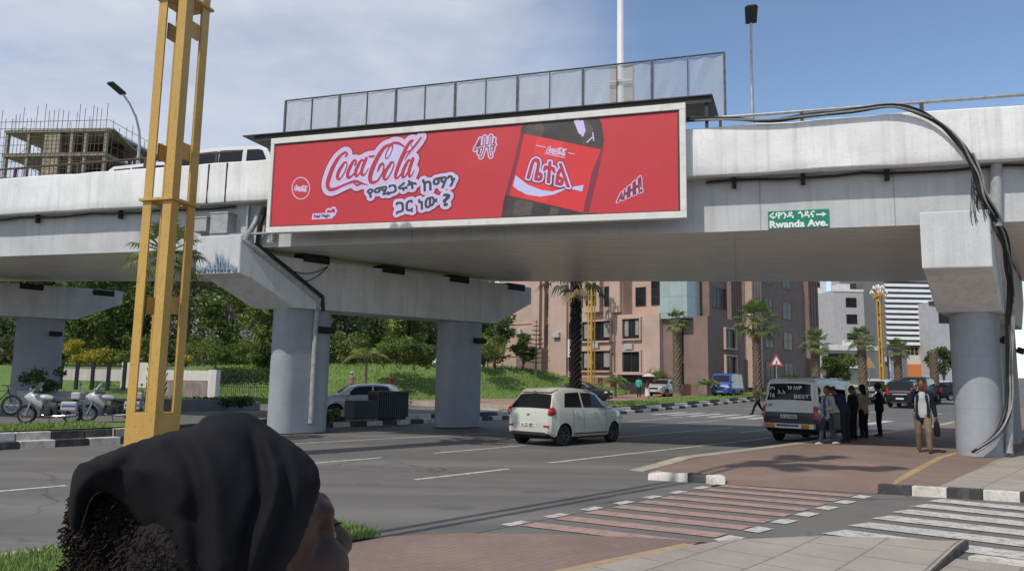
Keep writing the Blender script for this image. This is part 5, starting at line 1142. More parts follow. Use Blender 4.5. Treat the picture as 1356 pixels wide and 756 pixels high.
for z in (2.05, 5.2): b.window(-2.6, -.7, z, z+1.9, -1.22, cols=2, curtain=z > 4, surround=True)
for z in (8.6, 11.8, 15, 18): b.window(-8.2, -7.7, z, z+2.0, -.22, cols=1, rows=2); b.window(-7.2, -6.0, z+.1, z+2.4, -.97, cols=1, rows=3); b.window(-5.5, -4.7, z, z+2.0, -.22, cols=1, rows=2); b.window(-2.9, -1.7, z, z+1.9, 1.48, cols=1, rows=2); b.window(-1.1, .1, z, z+2.4, 1.48, cols=1, rows=3); b.window(.7, 1.9, z, z+1.9, 1.48, cols=1, rows=2)
for z in (4.9, 8.2, 11.5, 14.8): b.window(-13.8, -12.1, z, z+2.4, 1.58, cols=1, rows=3); b.block('spandrel', -13.86, 1.2, -12.04, 1.55, z-1.0, z-.1, 'pinkstone')
b.block('balcony', -15.9, -1.6, -12.45, .05, 1.9, 4.4, 'brownstone'); b.window(-21.9+1, -19.8+.2-.3, 6.0, 8.1, 2.18, cols=1) if False else b.window(-22.9, -21.4, 4.6, 8.0, 2.18, cols=1, rows=2)
b.block('dark_opening', -15.6, -.2, -12.6, .05, .4, 1.7, 'frame')
b.block('entrance', -3.1, -1.30, .6, -1.22, -1, 1.75, 'frame'); b.block('entrance_canopy', -3.3, -1.9, 1.0, -1.31, 1.78, 1.95, 'pinkstone')
b.block('white_panel', -9.95, -.36, -9.0, -.24, 3.9-.35, 5.9-.5, 'bwhite')
b.block('glass_bay', 1.3, -1.0, 4.1, 1.45, 7.0, 21.2, 'tealglass')
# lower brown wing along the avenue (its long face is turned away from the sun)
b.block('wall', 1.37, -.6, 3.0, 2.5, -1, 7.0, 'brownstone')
b.block('brick_planter', 1.4, -2.4, 4.2, -.65, -1, 1.0, 'redstone')
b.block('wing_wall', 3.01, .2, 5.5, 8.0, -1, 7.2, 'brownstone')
for z in (1.9, 4.45): b.window(3.5, 5.6, z, z+1.75, 5.52, side='x', cols=3, surround=True)
for z in (.5, 3.6): b.window(-.2, .15+1.2, z, z+2.4, 3.02, side='x', cols=2)
for z in (3.75, 7.6-.3): b.block('string_course', -20.7, .52, -15.25, .6, z, z+.12, 'pinkstone')
for x, y, z in ((-6.9, -.21, 4.4), (-2.3, -1.21, 4.15), (-11.6, -.56, 5.6), (-17.8, .59, 6.2)): b.block('air_conditioner', x, y-.34, x+.85, y-.002, z, z+.55, 'bgrey', .03)
# dark office block with fins, farther along
dk = thing('dark_office_building', 'dark brown office block with vertical fins in shade behind the palms', 'building', Cn, pk.rotation_euler[2]); b = Bld(dk)
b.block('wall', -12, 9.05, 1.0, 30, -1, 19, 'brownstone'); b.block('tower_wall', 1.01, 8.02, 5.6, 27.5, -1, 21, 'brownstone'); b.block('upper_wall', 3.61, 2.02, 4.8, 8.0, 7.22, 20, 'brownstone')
for y in frange(5.6, 7.6, .5): b.block('fin', 4.8, y, 5.3, y+.18, 7.25, 20, 'brownstone')
for y in (8.1, 8.75, 9.4, 10.05): b.block('fin', 5.6, y, 6.3, y+.34, .8, 21, 'pinkstone')
for y in (24.0, 24.9, 25.8, 26.7): b.block('fin', 5.6, y, 6.1, y+.4, .8, 21, 'brownstone')
for z in (8.2, 11.4, 14.8): b.window(2.6, 4.2, z, z+2.0, 4.82, side='x', cols=2, rows=2); b.window(4.5, 5.4, z, z+2.0, 4.82, side='x', cols=1, rows=2)
for z in (1.6, 4.9, 8.2, 11.6, 14.8): b.window(12.6, 14.8, z, z+1.9, 5.62, side='x', cols=2, rows=2, fm='brownstone'); b.window(17.5, 20.0, z, z+1.9, 5.62, side='x', cols=2, rows=2, fm='brownstone')
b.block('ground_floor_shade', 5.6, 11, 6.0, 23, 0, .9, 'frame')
# buildings at the far right end of the avenue; each stands on its own ground
def far_block(name, label, cat, u0, u1, Y, vb, ht, depth, mt, skew=0.0):
    a, c = at_y(u0, vb, Y), at_y(u1, vb, Y*(1+skew)); d = c-a; t = thing(name, label, cat, Vector((a.x, a.y, a.z)), math.atan2(d.y, d.x)); B = Bld(t); B.L = math.hypot(d.x, d.y); B.block('wall', 0, 0, B.L, depth, -3, ht, mt); return t, B
def hz(u, v, Y): return at_y(u, v, Y).z
Yt = 190; t, B = far_block('white_tower', 'white tower block with small dark windows at the edge of the dark office block', 'building', 1060, 1099, Yt, 512, 48, 14, 'bwhite'); z0 = t.location.z
for k in range(14):
    z = 3+k*3.15; B.window(B.L-3.6, B.L-1.6, z, z+1.5, 0, cols=2); B.window(B.L-7.2, B.L-5.2, z, z+1.5, 0, cols=2)
    if k % 4 == 1: B.block('balcony', B.L-1.4, -.8, B.L+.5, 0, z-.3, z+.1, 'bwhite')
Yg = 140; t, B = far_block('grey_block', 'mid grey rendered building with four pane windows left of the globe lamp', 'building', 1108, 1153, Yg, 508, hz(1130, 384, Yg)-hz(1130, 508, Yg), 16, 'bgrey'); zb0 = t.location.z; top = hz(1130, 384, Yg)-zb0
for v in (400, 422, 447): z = hz(1130, v+7, Yg)-zb0; xw = B.L*.36; B.window(xw, xw+2.0, z, z+1.8, 0, cols=2, rows=2); 
B.block('roof_box', 1.3, .5, 3.4, 3.5, top+.01, top+1.2, 'bwhite'); B.block('roof_tank', 3.5, .5, 4.6, 3, top+.01, top+1.3, 'frame'); B.block('parapet', -.1, -.12, B.L+.1, 0, top-.35, top+.12, 'bwhite')
Yg2 = 148; t, B = far_block('grey_block', 'taller grey rendered building behind the globe lamp', 'building', 1152, 1186, Yg2, 508, 36, 16, 'bgrey'); zb1 = t.location.z
for v in (376, 402, 425, 447): z = hz(1160, v+5, Yg2)-zb1; B.window(1.1, 3.0, z, z+2.0, 0, cols=3, rows=2, fm='steel')
B.block('pipe_strip', -.4, -.15, -.05, .1, 0, 17.5, 'frame')
Ys = 132; t, B = far_block('slatted_building', 'pale building clad in wide white horizontal louvres', 'building', 1177, 1237, Ys, 508, 36, 18, 'louvrebk'); zs = t.location.z; zl0 = hz(1200, 457, Ys)-zs
k = 0; z = zl0
while z < 36:
    m = MB(); m.hexa([(-.1, -.55, z), (B.L+.1, -.55, z), (B.L+.1, -.03, z+.25), (-.1, -.03, z+.25)], [(-.1, -.40, z+.52), (B.L+.1, -.40, z+.52), (B.L+.1, -.02, z+.52), (-.1, -.02, z+.52)]); m.build('louvre', M['louvre'], t); z += .93
for k in range(6): x = B.L*.42+k*B.L*.09; B.window(x, x+B.L*.085, zl0-2.0, zl0-.25, -.03, cols=1, rows=2, fm='yellow')
B.block('hoarding', B.L*.36, -.5, B.L*.86, -.35, hz(1200, 500, Ys)-zs, hz(1200, 482, Ys)-zs, 'orange'); B.block('shop_front', B.L*.3, -.34, B.L, -.03, 0, hz(1200, 470, Ys)-zs, 'bcream'); B.block('corner_fin', B.L+.11, -.5, B.L+.45, 2, zl0-.5, 36, 'bgrey')
Yr = 128; t, B = far_block('grey_block', 'plain light grey building between the louvred building and the right column', 'building', 1236, 1275, Yr, 508, hz(1250, 400, Yr)-hz(1250, 508, Yr), 16, 'bgrey'); zz = t.location.z
B.window(B.L*.30, B.L*.95, hz(1250, 428, Yr)-zz, hz(1250, 414, Yr)-zz, 0, cols=1, fm='frame'); B.window(B.L*.02, B.L*.62, hz(1250, 472, Yr)-zz, hz(1250, 464, Yr)-zz, 0, cols=3); B.block('roof_edge', -.1, -.2, B.L+.1, 0, hz(1250, 404, Yr)-zz, hz(1250, 400, Yr)-zz+.1, 'frame')
Yl = 108; t, B = far_block('white_low_building', 'low white building with two balcony slabs at the end of the avenue', 'building', 1086, 1162, Yl, 508, hz(1100, 456, Yl)-hz(1100, 508, Yl), 10, 'bcream'); zz = t.location.z
B.block('balcony_slab', -.2, -1.4, B.L+.4, -.01, hz(1100, 464, Yl)-zz, hz(1100, 458, Yl)-zz, 'bwhite'); B.block('balcony_slab', -.2, -1.4, B.L*.82, -.01, hz(1100, 487, Yl)-zz, hz(1100, 484, Yl)-zz, 'bwhite'); B.block('roof_box', B.L*.55, .5, B.L*.64, 2.5, hz(1100, 456, Yl)-zz+.01, hz(1100, 449, Yl)-zz, 'bwhite')
for k, x in enumerate((.16, .28, .42, .62)): B.window(B.L*x, B.L*x+1.1, hz(1100, 482, Yl)-zz, hz(1100, 468, Yl)-zz, 0, cols=2)
for k in range(9): B.block('baluster', k*B.L*.095, -1.38, k*B.L*.095+.05, -1.33, hz(1100, 484, Yl)-zz, hz(1100, 476, Yl)-zz, 'bwhite')
m = MB(); m.box(0, -1.4, hz(1100, 477, Yl)-zz, B.L*.8, -1.32, hz(1100, 476, Yl)-zz); m.build('handrail', M['bwhite'], t)
Yk = 96; t, B = far_block('kiosk', 'dark roadside kiosk with a white and violet upright sign panel', 'kiosk', 1160, 1203, Yk, 512, 4.6, 3, 'darkconc'); zz = t.location.z
B.block('sign_panel', B.L*.40, -.4, B.L*.52, -.2, .3, hz(1180, 465, Yk)-zz, 'bwhite'); B.block('sign_violet', B.L*.20, -.35, B.L*.33, -.2, hz(1180, 479, Yk)-zz, hz(1180, 468, Yk)-zz, 'bblav'); B.block('low_wall', -2.2, -.6, B.L*.2, -.42, -.5, 1.0, 'bwhite')

# unfinished concrete building far behind the flyover
cbd = thing('unfinished_building', 'unfinished concrete building with open floors and pole scaffolding', 'building'); Yc = 112
A_, B2 = at_y(4, 235, Yc), at_y(145, 222, Yc); A_.z = 0; B2.z = 0; d = B2-A_; cbd.location = (A_.x, A_.y, 2.0); cbd.rotation_euler = (0, 0, math.atan2(d.y, d.x)-.10); Lc = d.length
M['rawconc'] = concrete('raw_concrete', (.36, .33, .28), .3, (.2, .18, .15)); M['scaf'] = mat('scaffold_pole', (.17, .12, .08), .9, .4, 3); M['brickfill'] = mat('block_infill', (.42, .34, .25), .9, .25, 2, coord='World'); M['greennet'] = mat('green_net', (.02, .10, .07), .8, .3, 2)
ztop = at_y(70, 178, Yc).z-2.0; fh = 3.75; nfl = int(ztop/fh)+1; Dp = 15
floors = [ztop-fh*k for k in range(nfl)][::-1]
for z in floors: m = MB(); m.box(-.3, -.3, z, Lc+.3, Dp, z+.45); m.build('floor_slab', M['rawconc'], cbd)
xs_ = [0, Lc*.22, Lc*.40, Lc*.53, Lc*.66, Lc*.80, Lc]
zlo_ = -2.0
for x in xs_:
    for y in (0, Dp*.5, Dp-.5): m = MB(); m.box(x-.22, y-.1, zlo_, x+.22, y+.4, ztop-.01); m.build('concrete_pillar', M['rawconc'], cbd)
for k, z in enumerate(floors[-5:]):
    m = MB(); m.box(Lc*.40+.23, -.05, z-fh+.46, Lc*.53-.23, .1, z-.01); m.build('infill_panel', M['brickfill'], cbd)
    if k < 3: m = MB(); m.box(.23, .05, z-fh+.46, Lc*.22-.23, .2, z-1.2 if k > 1 else z-.01); m.build('infill_panel', M['brickfill'], cbd)
    m = MB(); m.box(Lc*.3, 6, z-fh+.46, Lc*.95, 6.2, z-.02); m.build('back_partition', M['frame'], cbd)
m = MB(); m.box(Lc*.60, -.5, floors[-4]+.5, Lc*.70, -.45, floors[-3]); m.build('green_net', M['greennet'], cbd)
rr = random.Random(8); m = MB()
for k in range(26): x = -.8+(Lc+1.4)*k/25; m.tube([(x, -1.1, zlo_), (x+rr.uniform(-.2, .2), -1.1, ztop+rr.uniform(1.2, 4.2))], .05, 4)
for k in range(10): m.tube([(Lc+1.0, Dp*k/9, zlo_), (Lc+1+rr.uniform(-.1, .1), Dp*k/9, ztop+rr.uniform(.8, 3))], .05, 4)
o = m.build('scaffold_standards', M['scaf'], cbd); m = MB(); z = ztop-16
while z < ztop+1.6: m.tube([(-1.2, -1.1, z+rr.uniform(-.1, .1)), (Lc+.9, -1.1, z+rr.uniform(-.1, .1))], .045, 4); m.tube([(Lc+1, -1.1, z), (Lc+1, Dp, z)], .045, 4); z += 1.25
m.build('scaffold_ledgers', M['scaf'], cbd); m = MB()
for k in range(40): x = rr.uniform(0, Lc); y = rr.choice([0, Dp*.5, Dp-.5]); m.tube([(x, y, ztop+.4), (x+rr.uniform(-.1, .1), y, ztop+rr.uniform(1, 2.8))], .025, 3)
m.build('rebar', M['scaf'], cbd); m = MB()
for k in range(14): x = rr.uniform(0, Lc-3); z = ztop-rr.uniform(0, 13); m.tube([(x, -1.15, z), (x+rr.uniform(1.5, 3), -1.15, z+rr.uniform(-2.5, 2.5))], .045, 4)
m.build('scaffold_braces', M['scaf'], cbd)
m = MB(); m.hexa([(Lc-.3, .5, ztop+.46), (Lc+.8, .5, ztop+.46), (Lc+.8, Dp, ztop-3.2), (Lc-.3, Dp, ztop-3.2)], [(Lc-.3, .5, ztop+.8), (Lc+.8, .5, ztop+.8), (Lc+.8, Dp, ztop-2.9), (Lc-.3, Dp, ztop-2.9)]) ; m.build('stair_slab', M['rawconc'], cbd)
# ================================================================ vehicles
def carpaint(name, col, metal=.0, rough=.32): return mat(name, col, rough, .03, .8, metal=metal, coat=.7, spec=.5)
M['tyre'] = mat('tyre_rubber', (.016, .016, .017), .85, .3, 8); M['rim'] = mat('wheel_rim', (.36, .36, .37), .35, .1, 6, metal=.7); M['rimdark'] = mat('dark_wheel_rim', (.07, .07, .075), .4, .1, 6, metal=.5)
M['carglass'] = mat('car_glass', (.012, .014, .016), .06, .3, 1, spec=.4); M['trim'] = mat('black_trim', (.02, .02, .021), .6, .2, 6); M['redlamp'] = mat('red_lamp', (.42, .015, .025), .2, .15, 10, spec=.7); M['clearlamp'] = mat('clear_lamp', (.62, .60, .56), .15, .15, 10, spec=.8); M['pinklamp'] = mat('pink_lamp_lens', (.62, .30, .30), .2, .1, 10); M['amberlamp'] = mat('amber_lamp', (.60, .22, .03), .25, .1, 10)
M['plate'] = mat('number_plate', (.66, .66, .63), .5, .05, 8); M['chrome'] = mat('chrome', (.6, .6, .6), .2, .05, 4, metal=1.0); M['interior'] = mat('dark_interior', (.022, .022, .024), .9, .3, 4); M['maroonpaint'] = mat('maroon_panel', (.16, .03, .05), .5, .1, 4)
class Car:
    """vehicle lofted along x (0 = rear bumper, L = nose), y to the left, z up"""
    def __init__(s, name, label, cat, sp, paint, group=None):
        s.t = thing(name, label, cat, group=group); s.p = sp; s.paint = paint; s.L = sp['L']
        s.body()
    def zt(s, x): return pchip(*zip(*s.p['top']), x)
    def zb(s, x): return min(pchip(*zip(*s.p['belt']), x), s.zt(x))
    def hw(s, x): return pchip(*zip(*s.p['hw']), x)
    def zl(s, x): return pchip(*zip(*s.p['low']), x)
    def section(s, x):
        h, zb, zt, zl = s.hw(x), s.zb(x), s.zt(x), s.zl(x); g = zt-zb; k = clip(g/.35); tum = s.p.get('tumble', .80); hr = h*(1-(1-tum)*k); pts = []
        for f, wf in ((0, .90), (.06, .965), (.18, .985), (.34, 1.0), (.5, 1.0), (.66, .995), (.80, .985), (.92, .965), (1.0, .945)): pts.append((h*wf, zl+(zb-zl)*f))
        r_ = .945*h; hr = min(hr, r_)
        for f in (.15, .4, .65, .86): pts.append((r_+(hr-r_)*f, zb+(g-.05*k)*f))
        pts += [(hr*.965, zt-.03*k), (hr*.88, zt-.008*k), (hr*.6, zt+.008), (hr*.3, zt+.014), (0, zt+.016)]
        return pts
    def body(s):
        sp = s.p; xs = sorted(set([round(x, 3) for x in frange(0, s.L, .055)] + [p[0] for p in sp['top']])); NS = len(s.section(0)); rows = []
        for x in xs:
            q = s.section(x); rows.append([(x, y, z) for y, z in q] + [(x, -y, z) for y, z in reversed(q[:-1])])
        n = len(rows[0]); V = [list(p) for r_ in rows for p in r_]; F = []; ra = sp['ra']; cut = sp.get('door_cut')
        wx = [sp['rear_axle'], sp['rear_axle']+sp['wb']]; wr = sp['wr']
        def inw(i): v = V[i]; return any((v[0]-x0)**2+(v[2]-wr)**2 < ra*ra for x0 in wx) and (i % n < 7 or i % n > n-8)
        inside = {i: inw(i) for i in range(len(V))}
        for i in range(len(xs)-1):
            for j in range(n-1):
                q = (i*n+j, i*n+j+1, (i+1)*n+j+1, (i+1)*n+j)
                if all(inside[k] for k in q): continue
                if cut and j > n-1-12 and j < n-3:
                    cx = (V[q[0]][0]+V[q[2]][0])/2; cz = (V[q[0]][2]+V[q[2]][2])/2
                    if cut[0] < cx < cut[1] and cut[2] < cz < cut[3]: continue
                F.append(q)
        used = set(k for q in F for k in q)
        for k in used:
            if inside[k]:
                x0 = min(wx, key=lambda w_: abs(w_-V[k][0])); dx, dz = V[k][0]-x0, V[k][2]-wr; d = math.hypot(dx, dz) or 1; V[k][0] = x0+dx/d*ra; V[k][2] = wr+dz/d*ra
        F += [tuple(range(n)), tuple((len(xs)-1)*n+i for i in reversed(range(n)))]
        m = MB(); m.v = [tuple(v) for v in V]; m.f = F; m.m = [0]*len(F); s.bodyo = m.build('body', s.paint, s.t, smooth=32)
        m = MB(); e = sp.get('under', .18); m.box(.3, -s.hw(s.L*.5)*.80, e, s.L-.5, s.hw(s.L*.5)*.80, sp['wr']+.30); m.build('underbody', M['interior'], s.t)
        for x0 in wx:
            for sg in (1, -1):
                y = sg*(s.hw(x0)-.125); Mx = Matrix.Translation((x0, y, wr)) @ Matrix.Rotation(-sg*math.pi/2, 4, 'X'); m = MB(); w_ = .105
                m.lathe([(wr*.62, -w_), (wr*.93, -w_), (wr, -w_*.75), (wr, w_*.75), (wr*.93, w_), (wr*.66, w_*1.02)], 28, M=Mx, cap=False); wo = m.build('tyre', M['tyre'], s.t, smooth=40)
                m = MB(); m.lathe([(0.01, w_*.55), (wr*.18, w_*.6), (wr*.2, w_*.35), (wr*.56, w_*.25), (wr*.60, w_*.9), (wr*.66, w_*1.0), (wr*.66, -w_*.5), (.01, -w_*.5)], 28, M=Mx, cap=False)
                for k in range(6):
                    a = k*math.pi/3; c, sn = math.cos(a), math.sin(a); P = lambda r_, t_, z: Mx @ Vector((c*r_-sn*t_, sn*r_+c*t_, z)); m.hexa([P(.03, -.03, w_*.3), P(wr*.62, -.028, w_*.3), P(wr*.62, .028, w_*.3), P(.03, .03, w_*.3)], [P(.03, -.03, w_*.62), P(wr*.62, -.022, w_*.85), P(wr*.62, .022, w_*.85), P(.03, .03, w_*.62)])
                m.build('rim', sp.get('rim') or M['rim'], wo, smooth=40)
    def side(s, x, f, off):
        h, zb, zt = s.hw(x), s.zb(x), s.zt(x); g = zt-zb; k = clip(g/.35); hr = min(h*(1-(1-s.p.get('tumble', .80))*k), .945*h); return (.945*h+(hr-.945*h)*f+off, zb+(g-.05*k)*f)
    def side_window(s, xb0, xb1, xt0, xt1, f0=.10, f1=.88, name='side_window', mt='carglass', off=.007, sides=(1, -1), corner=.0):
        for sg in sides:
            m = MB(); rows = []
            for i in range(6):
                g = i/5; f = f0+(f1-f0)*g; x0, x1 = xb0+(xt0-xb0)*g, xb1+(xt1-xb1)*g; rows.append([(x0+(x1-x0)*j/8, sg*s.side(x0+(x1-x0)*j/8, f, off)[0], s.side(x0+(x1-x0)*j/8, f, off)[1]) for j in range(9)])
            m.grid(rows); m.build(name, M[mt], s.t, smooth=60)
    def top_patch(s, name, xa, xb, w0, w1, mt, off=.008, n=10, inset=0):
        m = MB(); rows = []
        for i in range(n+1):
            g = i/n; x = xa+(xb-xa)*g; w_ = w0+(w1-w0)*g; dx = .02; sl_ = (s.zt(x+dx)-s.zt(x-dx))/(2*dx); nr = Vector((-sl_, 0, 1)).normalized()*off; h = s.hw(x); zb, zt = s.zb(x), s.zt(x); k = clip((zt-zb)/.35); hr = min(h*(1-(1-s.p.get('tumble', .8))*k), .945*h)
            r_ = []
            for j in range(9):
                y = (j/8*2-1)*w_*hr; a = abs(y)/hr; z = zt+.016-.012*a-.022*max(0, a-.6)*k/.3*1.0; r_.append(Vector((x, y, z))+nr)
            rows.append(r_)
        m.grid(rows); return m.build(name, M[mt], s.t, smooth=60)
    def box(s, name, x0, y0, z0, x1, y1, z1, mt, parent=None, bevel=.012): m = MB(); m.box(x0, y0, z0, x1, y1, z1); return m.build(name, M[mt] if isinstance(mt, str) else mt, parent or s.t, bevel=bevel)
    def mirrors(s, x, z, mt=None):
        for sg in (1, -1): h = s.hw(x); m = MB(); m.ball((x, sg*(h+.09), z), (.07, .10, .075), 10, 6); m.box(x-.02, sg*(h*.9), z-.06, x+.02, sg*(h+.05), z-.03); m.build('mirror', mt or s.paint, s.t, smooth=50)
    def handles(s, xs, z):
        for x in xs:
            for sg in (1, -1): h = s.hw(x); m = MB(); m.box(x-.09, sg*h*.985, z-.018, x+.09, sg*(h*.985+.03), z+.018); m.build('door_handle', s.paint, s.t, bevel=.008)
    def seams(s, xs, z0, z1):
        for x in xs:
            for sg in (1, -1):
                m = MB(); r_ = []
                for i in range(9):
                    z = z0+(z1-z0)*i/8; f = clip((z-s.zl(x))/(s.zb(x)-s.zl(x))); y = sg*(s.hw(x)*np.interp(f, [0, .06, .18, .34, .5, .66, .8, .92, 1], [.90, .965, .985, 1, 1, .995, .985, .965, .945])+.003); r_.append([(x-.006, y, z), (x+.006, y, z)])
                m.grid(r_); m.build('door_seam', M['trim'], s.t)
    def place(s, loc, ang): s.t.location = loc; s.t.rotation_euler = (0, 0, ang); return s
    def center(s):
        for c in s.t.children: c.matrix_parent_inverse = Matrix.Identity(4); c.location.x -= s.L/2
HATCH = dict(L=3.7, top=[(0, .62), (.02, .80), (.08, .98), (.36, 1.40), (.52, 1.475), (.8, 1.525), (1.35, 1.555), (2.0, 1.52), (2.35, 1.42), (2.78, 1.10), (2.95, 1.02), (3.45, .90), (3.62, .76), (3.7, .62)], belt=[(0, .95), (.3, 1.0), (1.2, .98), (2.6, .96), (2.95, 1.02), (3.7, .95)], hw=[(0, .68), (.08, .765), (.35, .82), (1, .835), (2.6, .835), (3.2, .79), (3.55, .70), (3.7, .55)], low=[(0, .34), (.25, .24), (3.4, .22), (3.7, .30)], wb=2.43, rear_axle=.60, wr=.285, ra=.335, tumble=.755, rim=M['rimdark'])
M['paintcream'] = carpaint('cream_white_paint', (.52, .525, .46)); M['paintwhite'] = carpaint('white_car_paint', (.66, .67, .68)); M['paintsilver'] = carpaint('silver_car_paint', (.46, .47, .47), .3); M['paintblue'] = carpaint('blue_car_paint', (.03, .075, .36)); M['paintblack'] = mat('black_car_paint', (.008, .009, .011), .4, .03, .8, spec=.3); M['paintdark'] = mat('dark_blue_car_paint', (.014, .017, .026), .4, .03, .8, spec=.3)
def hatchback(name, label, cat, paint, sp=None, full=True, group=None):
    sp = sp or HATCH; c = Car(name, label, cat, sp, paint, group); k = sp['L']/3.7
    m = MB(); m.hexa([(.33, -.52, 1.425), (.33, .52, 1.425), (.62, .56, 1.50), (.62, -.56, 1.50)], [(.31, -.52, 1.452), (.31, .52, 1.452), (.62, .56, 1.535), (.62, -.56, 1.535)]); m.build('roof_spoiler', paint, c.t, bevel=.012)
    c.top_patch('rear_window', .09*k, .345*k, .93, .90, 'carglass'); c.top_patch('windscreen', 2.34*k, 2.83*k, .90, .95, 'carglass')
    c.side_window(.62*k, 1.42*k, .78*k, 1.40*k); c.side_window(1.50*k, 2.62*k, 1.48*k, 2.22*k)
    for sg in (1, -1):
        m = MB(); h = c.hw(.16); m.ball((.150, sg*(h-.060), .915), (.165, .080, .125), 14, 8); tl_ = m.build('tail_lamp', M['redlamp'], c.t, smooth=60); m = MB(); m.ball((.040, sg*(h-.090), .885), (.06, .05, .045), 10, 6); m.build('reverse_lens', M['pinklamp'], tl_, smooth=60)
        m = MB(); x = c.L-.22; h = c.hw(x); m.ball((x, sg*(h-.07), .73), (.17, .13, .09), 10, 6); m.build('headlamp', M['clearlamp'], c.t, smooth=60)
        c.box('rear_reflector', -.012, sg*.62-.10, .505, .03, sg*.62+.08, .56, 'redlamp'); c.box('fog_lamp', c.L-.05, sg*.5-.07, .42, c.L+.01, sg*.5+.07, .5, 'trim')
    c.box('number_plate', -.014, -.26, .50, .02, .26, .62, 'plate'); m = MB(); m.box(-.006, -.62, .28, .05, .62, .38); m.build('bumper_valance', M['trim'], c.t, bevel=.02); c.box('tailgate_badge', -.002+.01, -.05, .80, .03, .05, .86, 'chrome'); c.box('grille', c.L-.03, -.45, .40, c.L+.008, .45, .60, 'trim')
    m = MB(); m.box(.26, -.03, 1.455, .30, .03, 1.475); m.build('brake_light', M['redlamp'], c.t); m = MB(); m.tube([(.14, .0, 1.02), (.11, .05, 1.05), (.20, .32, 1.14)], .012, 5); m.build('rear_wiper', M['trim'], c.t)
    v, f = flat_text('A 52 087', -.22, .515, .22, .60, .002, .01); m = MB(); m.add([(-.017, -a, b_) for a, b_ in v], f); m.build('plate_lettering', M['paintblack'], c.t)
    for z in (.665,): m = MB(); m.grid([[(.022-.002, y, z-.006), (.022-.002, y, z+.006)] for y in frange(-.66, .66, .2)]); m.build('tailgate_seam', M['trim'], c.t)
    m = MB(); m.tube([(1.2, 0, 1.565), (1.02, 0, 1.72)], .008, 5); m.build('aerial', M['trim'], c.t)
    for sg in (1, -1):
        m = MB(); m.grid([[(x, sg*(c.hw(x)*.99+.004), .30), (x, sg*(c.hw(x)*.99+.004), .335)] for x in frange(.98, 2.62, .2)]); m.build('sill_strip', M['trim'], c.t)
    c.mirrors(2.52*k, 1.03); c.handles((1.12*k, 1.98*k), .88); c.seams((.98*k, 1.46*k, 2.56*k), .36, .97); c.center(); return c
hb = hatchback('hatchback_car', 'cream white hatchback driving away in the middle of the avenue', 'car', M['paintcream']); p0, p1 = on_z(690, 586), on_z(745, 590); pm = (p0+p1)/2; ang = ROAD_ANG; hb.place(pm + Vector((math.cos(ang), math.sin(ang), 0))*(1.85-.60), ang)
SEDAN = dict(L=4.2, top=[(0, .60), (.03, .78), (.12, .95), (.55, 1.00), (.95, 1.32), (1.35, 1.43), (2.1, 1.45), (2.5, 1.38), (3.05, 1.02), (3.3, .97), (3.95, .84), (4.13, .70), (4.2, .58)], belt=[(0, .95), (.9, .96), (2.9, .94), (3.3, .97), (4.2, .95)], hw=HATCH['hw'][:1]+[(.1, .76), (.4, .83), (1.2, .85), (3.0, .85), (3.7, .80), (4.05, .70), (4.2, .55)], low=[(0, .34), (.25, .22), (3.9, .22), (4.2, .30)], wb=2.5, rear_axle=.82, wr=.30, ra=.35, tumble=.80)
def simple_car(name, label, cat, sp, paint, rw, ws, sws, lampz=.72, tail=(.62, .95), group=None):
    c = Car(name, label, cat, sp, paint, group); c.top_patch('rear_window', *rw, .92, .90, 'carglass'); c.top_patch('windscreen', *ws, .90, .95, 'carglass')
    for w_ in sws: c.side_window(*w_)
    for sg in (1, -1):
        h = c.hw(.06); m = MB(); m.box(-.015, sg*(h-.02)-.14*(sg > 0), tail[0], .10, sg*(h-.02)+.14*(sg < 0), tail[1]); m.build('tail_lamp', M['redlamp'], c.t, bevel=.015)
        x = c.L-.16; h = c.hw(x); m = MB(); m.ball((x, sg*(h-.10), lampz), (.15, .14, .085), 10, 6); m.build('headlamp', M['clearlamp'], c.t, smooth=60)
    c.box('number_plate', c.L-.01, -.25, .40, c.L+.015, .25, .51, 'plate'); c.box('number_plate', -.02, -.25, .55, .01, .25, .66, 'plate'); c.box('grille', c.L-.04, -.42, lampz-.12, c.L+.008, .42, lampz+.03, 'trim'); c.box('bumper', c.L-.06, -.62, .30, c.L+.02, .62, .385, 'trim'); c.box('bumper', -.03, -.62, .30, .06, .62, .40, 'trim')
    return c
def sedan(label, paint, group='parked cars'):
    c = simple_car('sedan_car', label, 'car', SEDAN, paint, (.56, .94), (2.5, 3.04), ((1.05, 1.88, 1.22, 1.86), (1.96, 2.88, 1.94, 2.42)), group=group); c.mirrors(2.85, 1.0); c.seams((1.2, 1.92, 2.95), .36, .95); c.center(); return c
SUVS = dict(L=4.75, top=[(0, .75), (.02, .98), (.10, 1.16), (.22, 1.72), (.55, 1.80), (1.8, 1.84), (2.6, 1.80), (2.85, 1.72), (3.38, 1.22), (3.6, 1.15), (4.45, 1.03), (4.68, .85), (4.75, .70)], belt=[(0, 1.1), (.3, 1.14), (3.3, 1.10), (3.6, 1.15), (4.75, 1.1)], hw=[(0, .78), (.1, .88), (.5, .93), (3.4, .93), (4.2, .88), (4.6, .76), (4.75, .6)], low=[(0, .42), (.3, .34), (4.4, .34), (4.75, .42)], wb=2.75, rear_axle=.95, wr=.37, ra=.43, tumble=.84, under=.3)
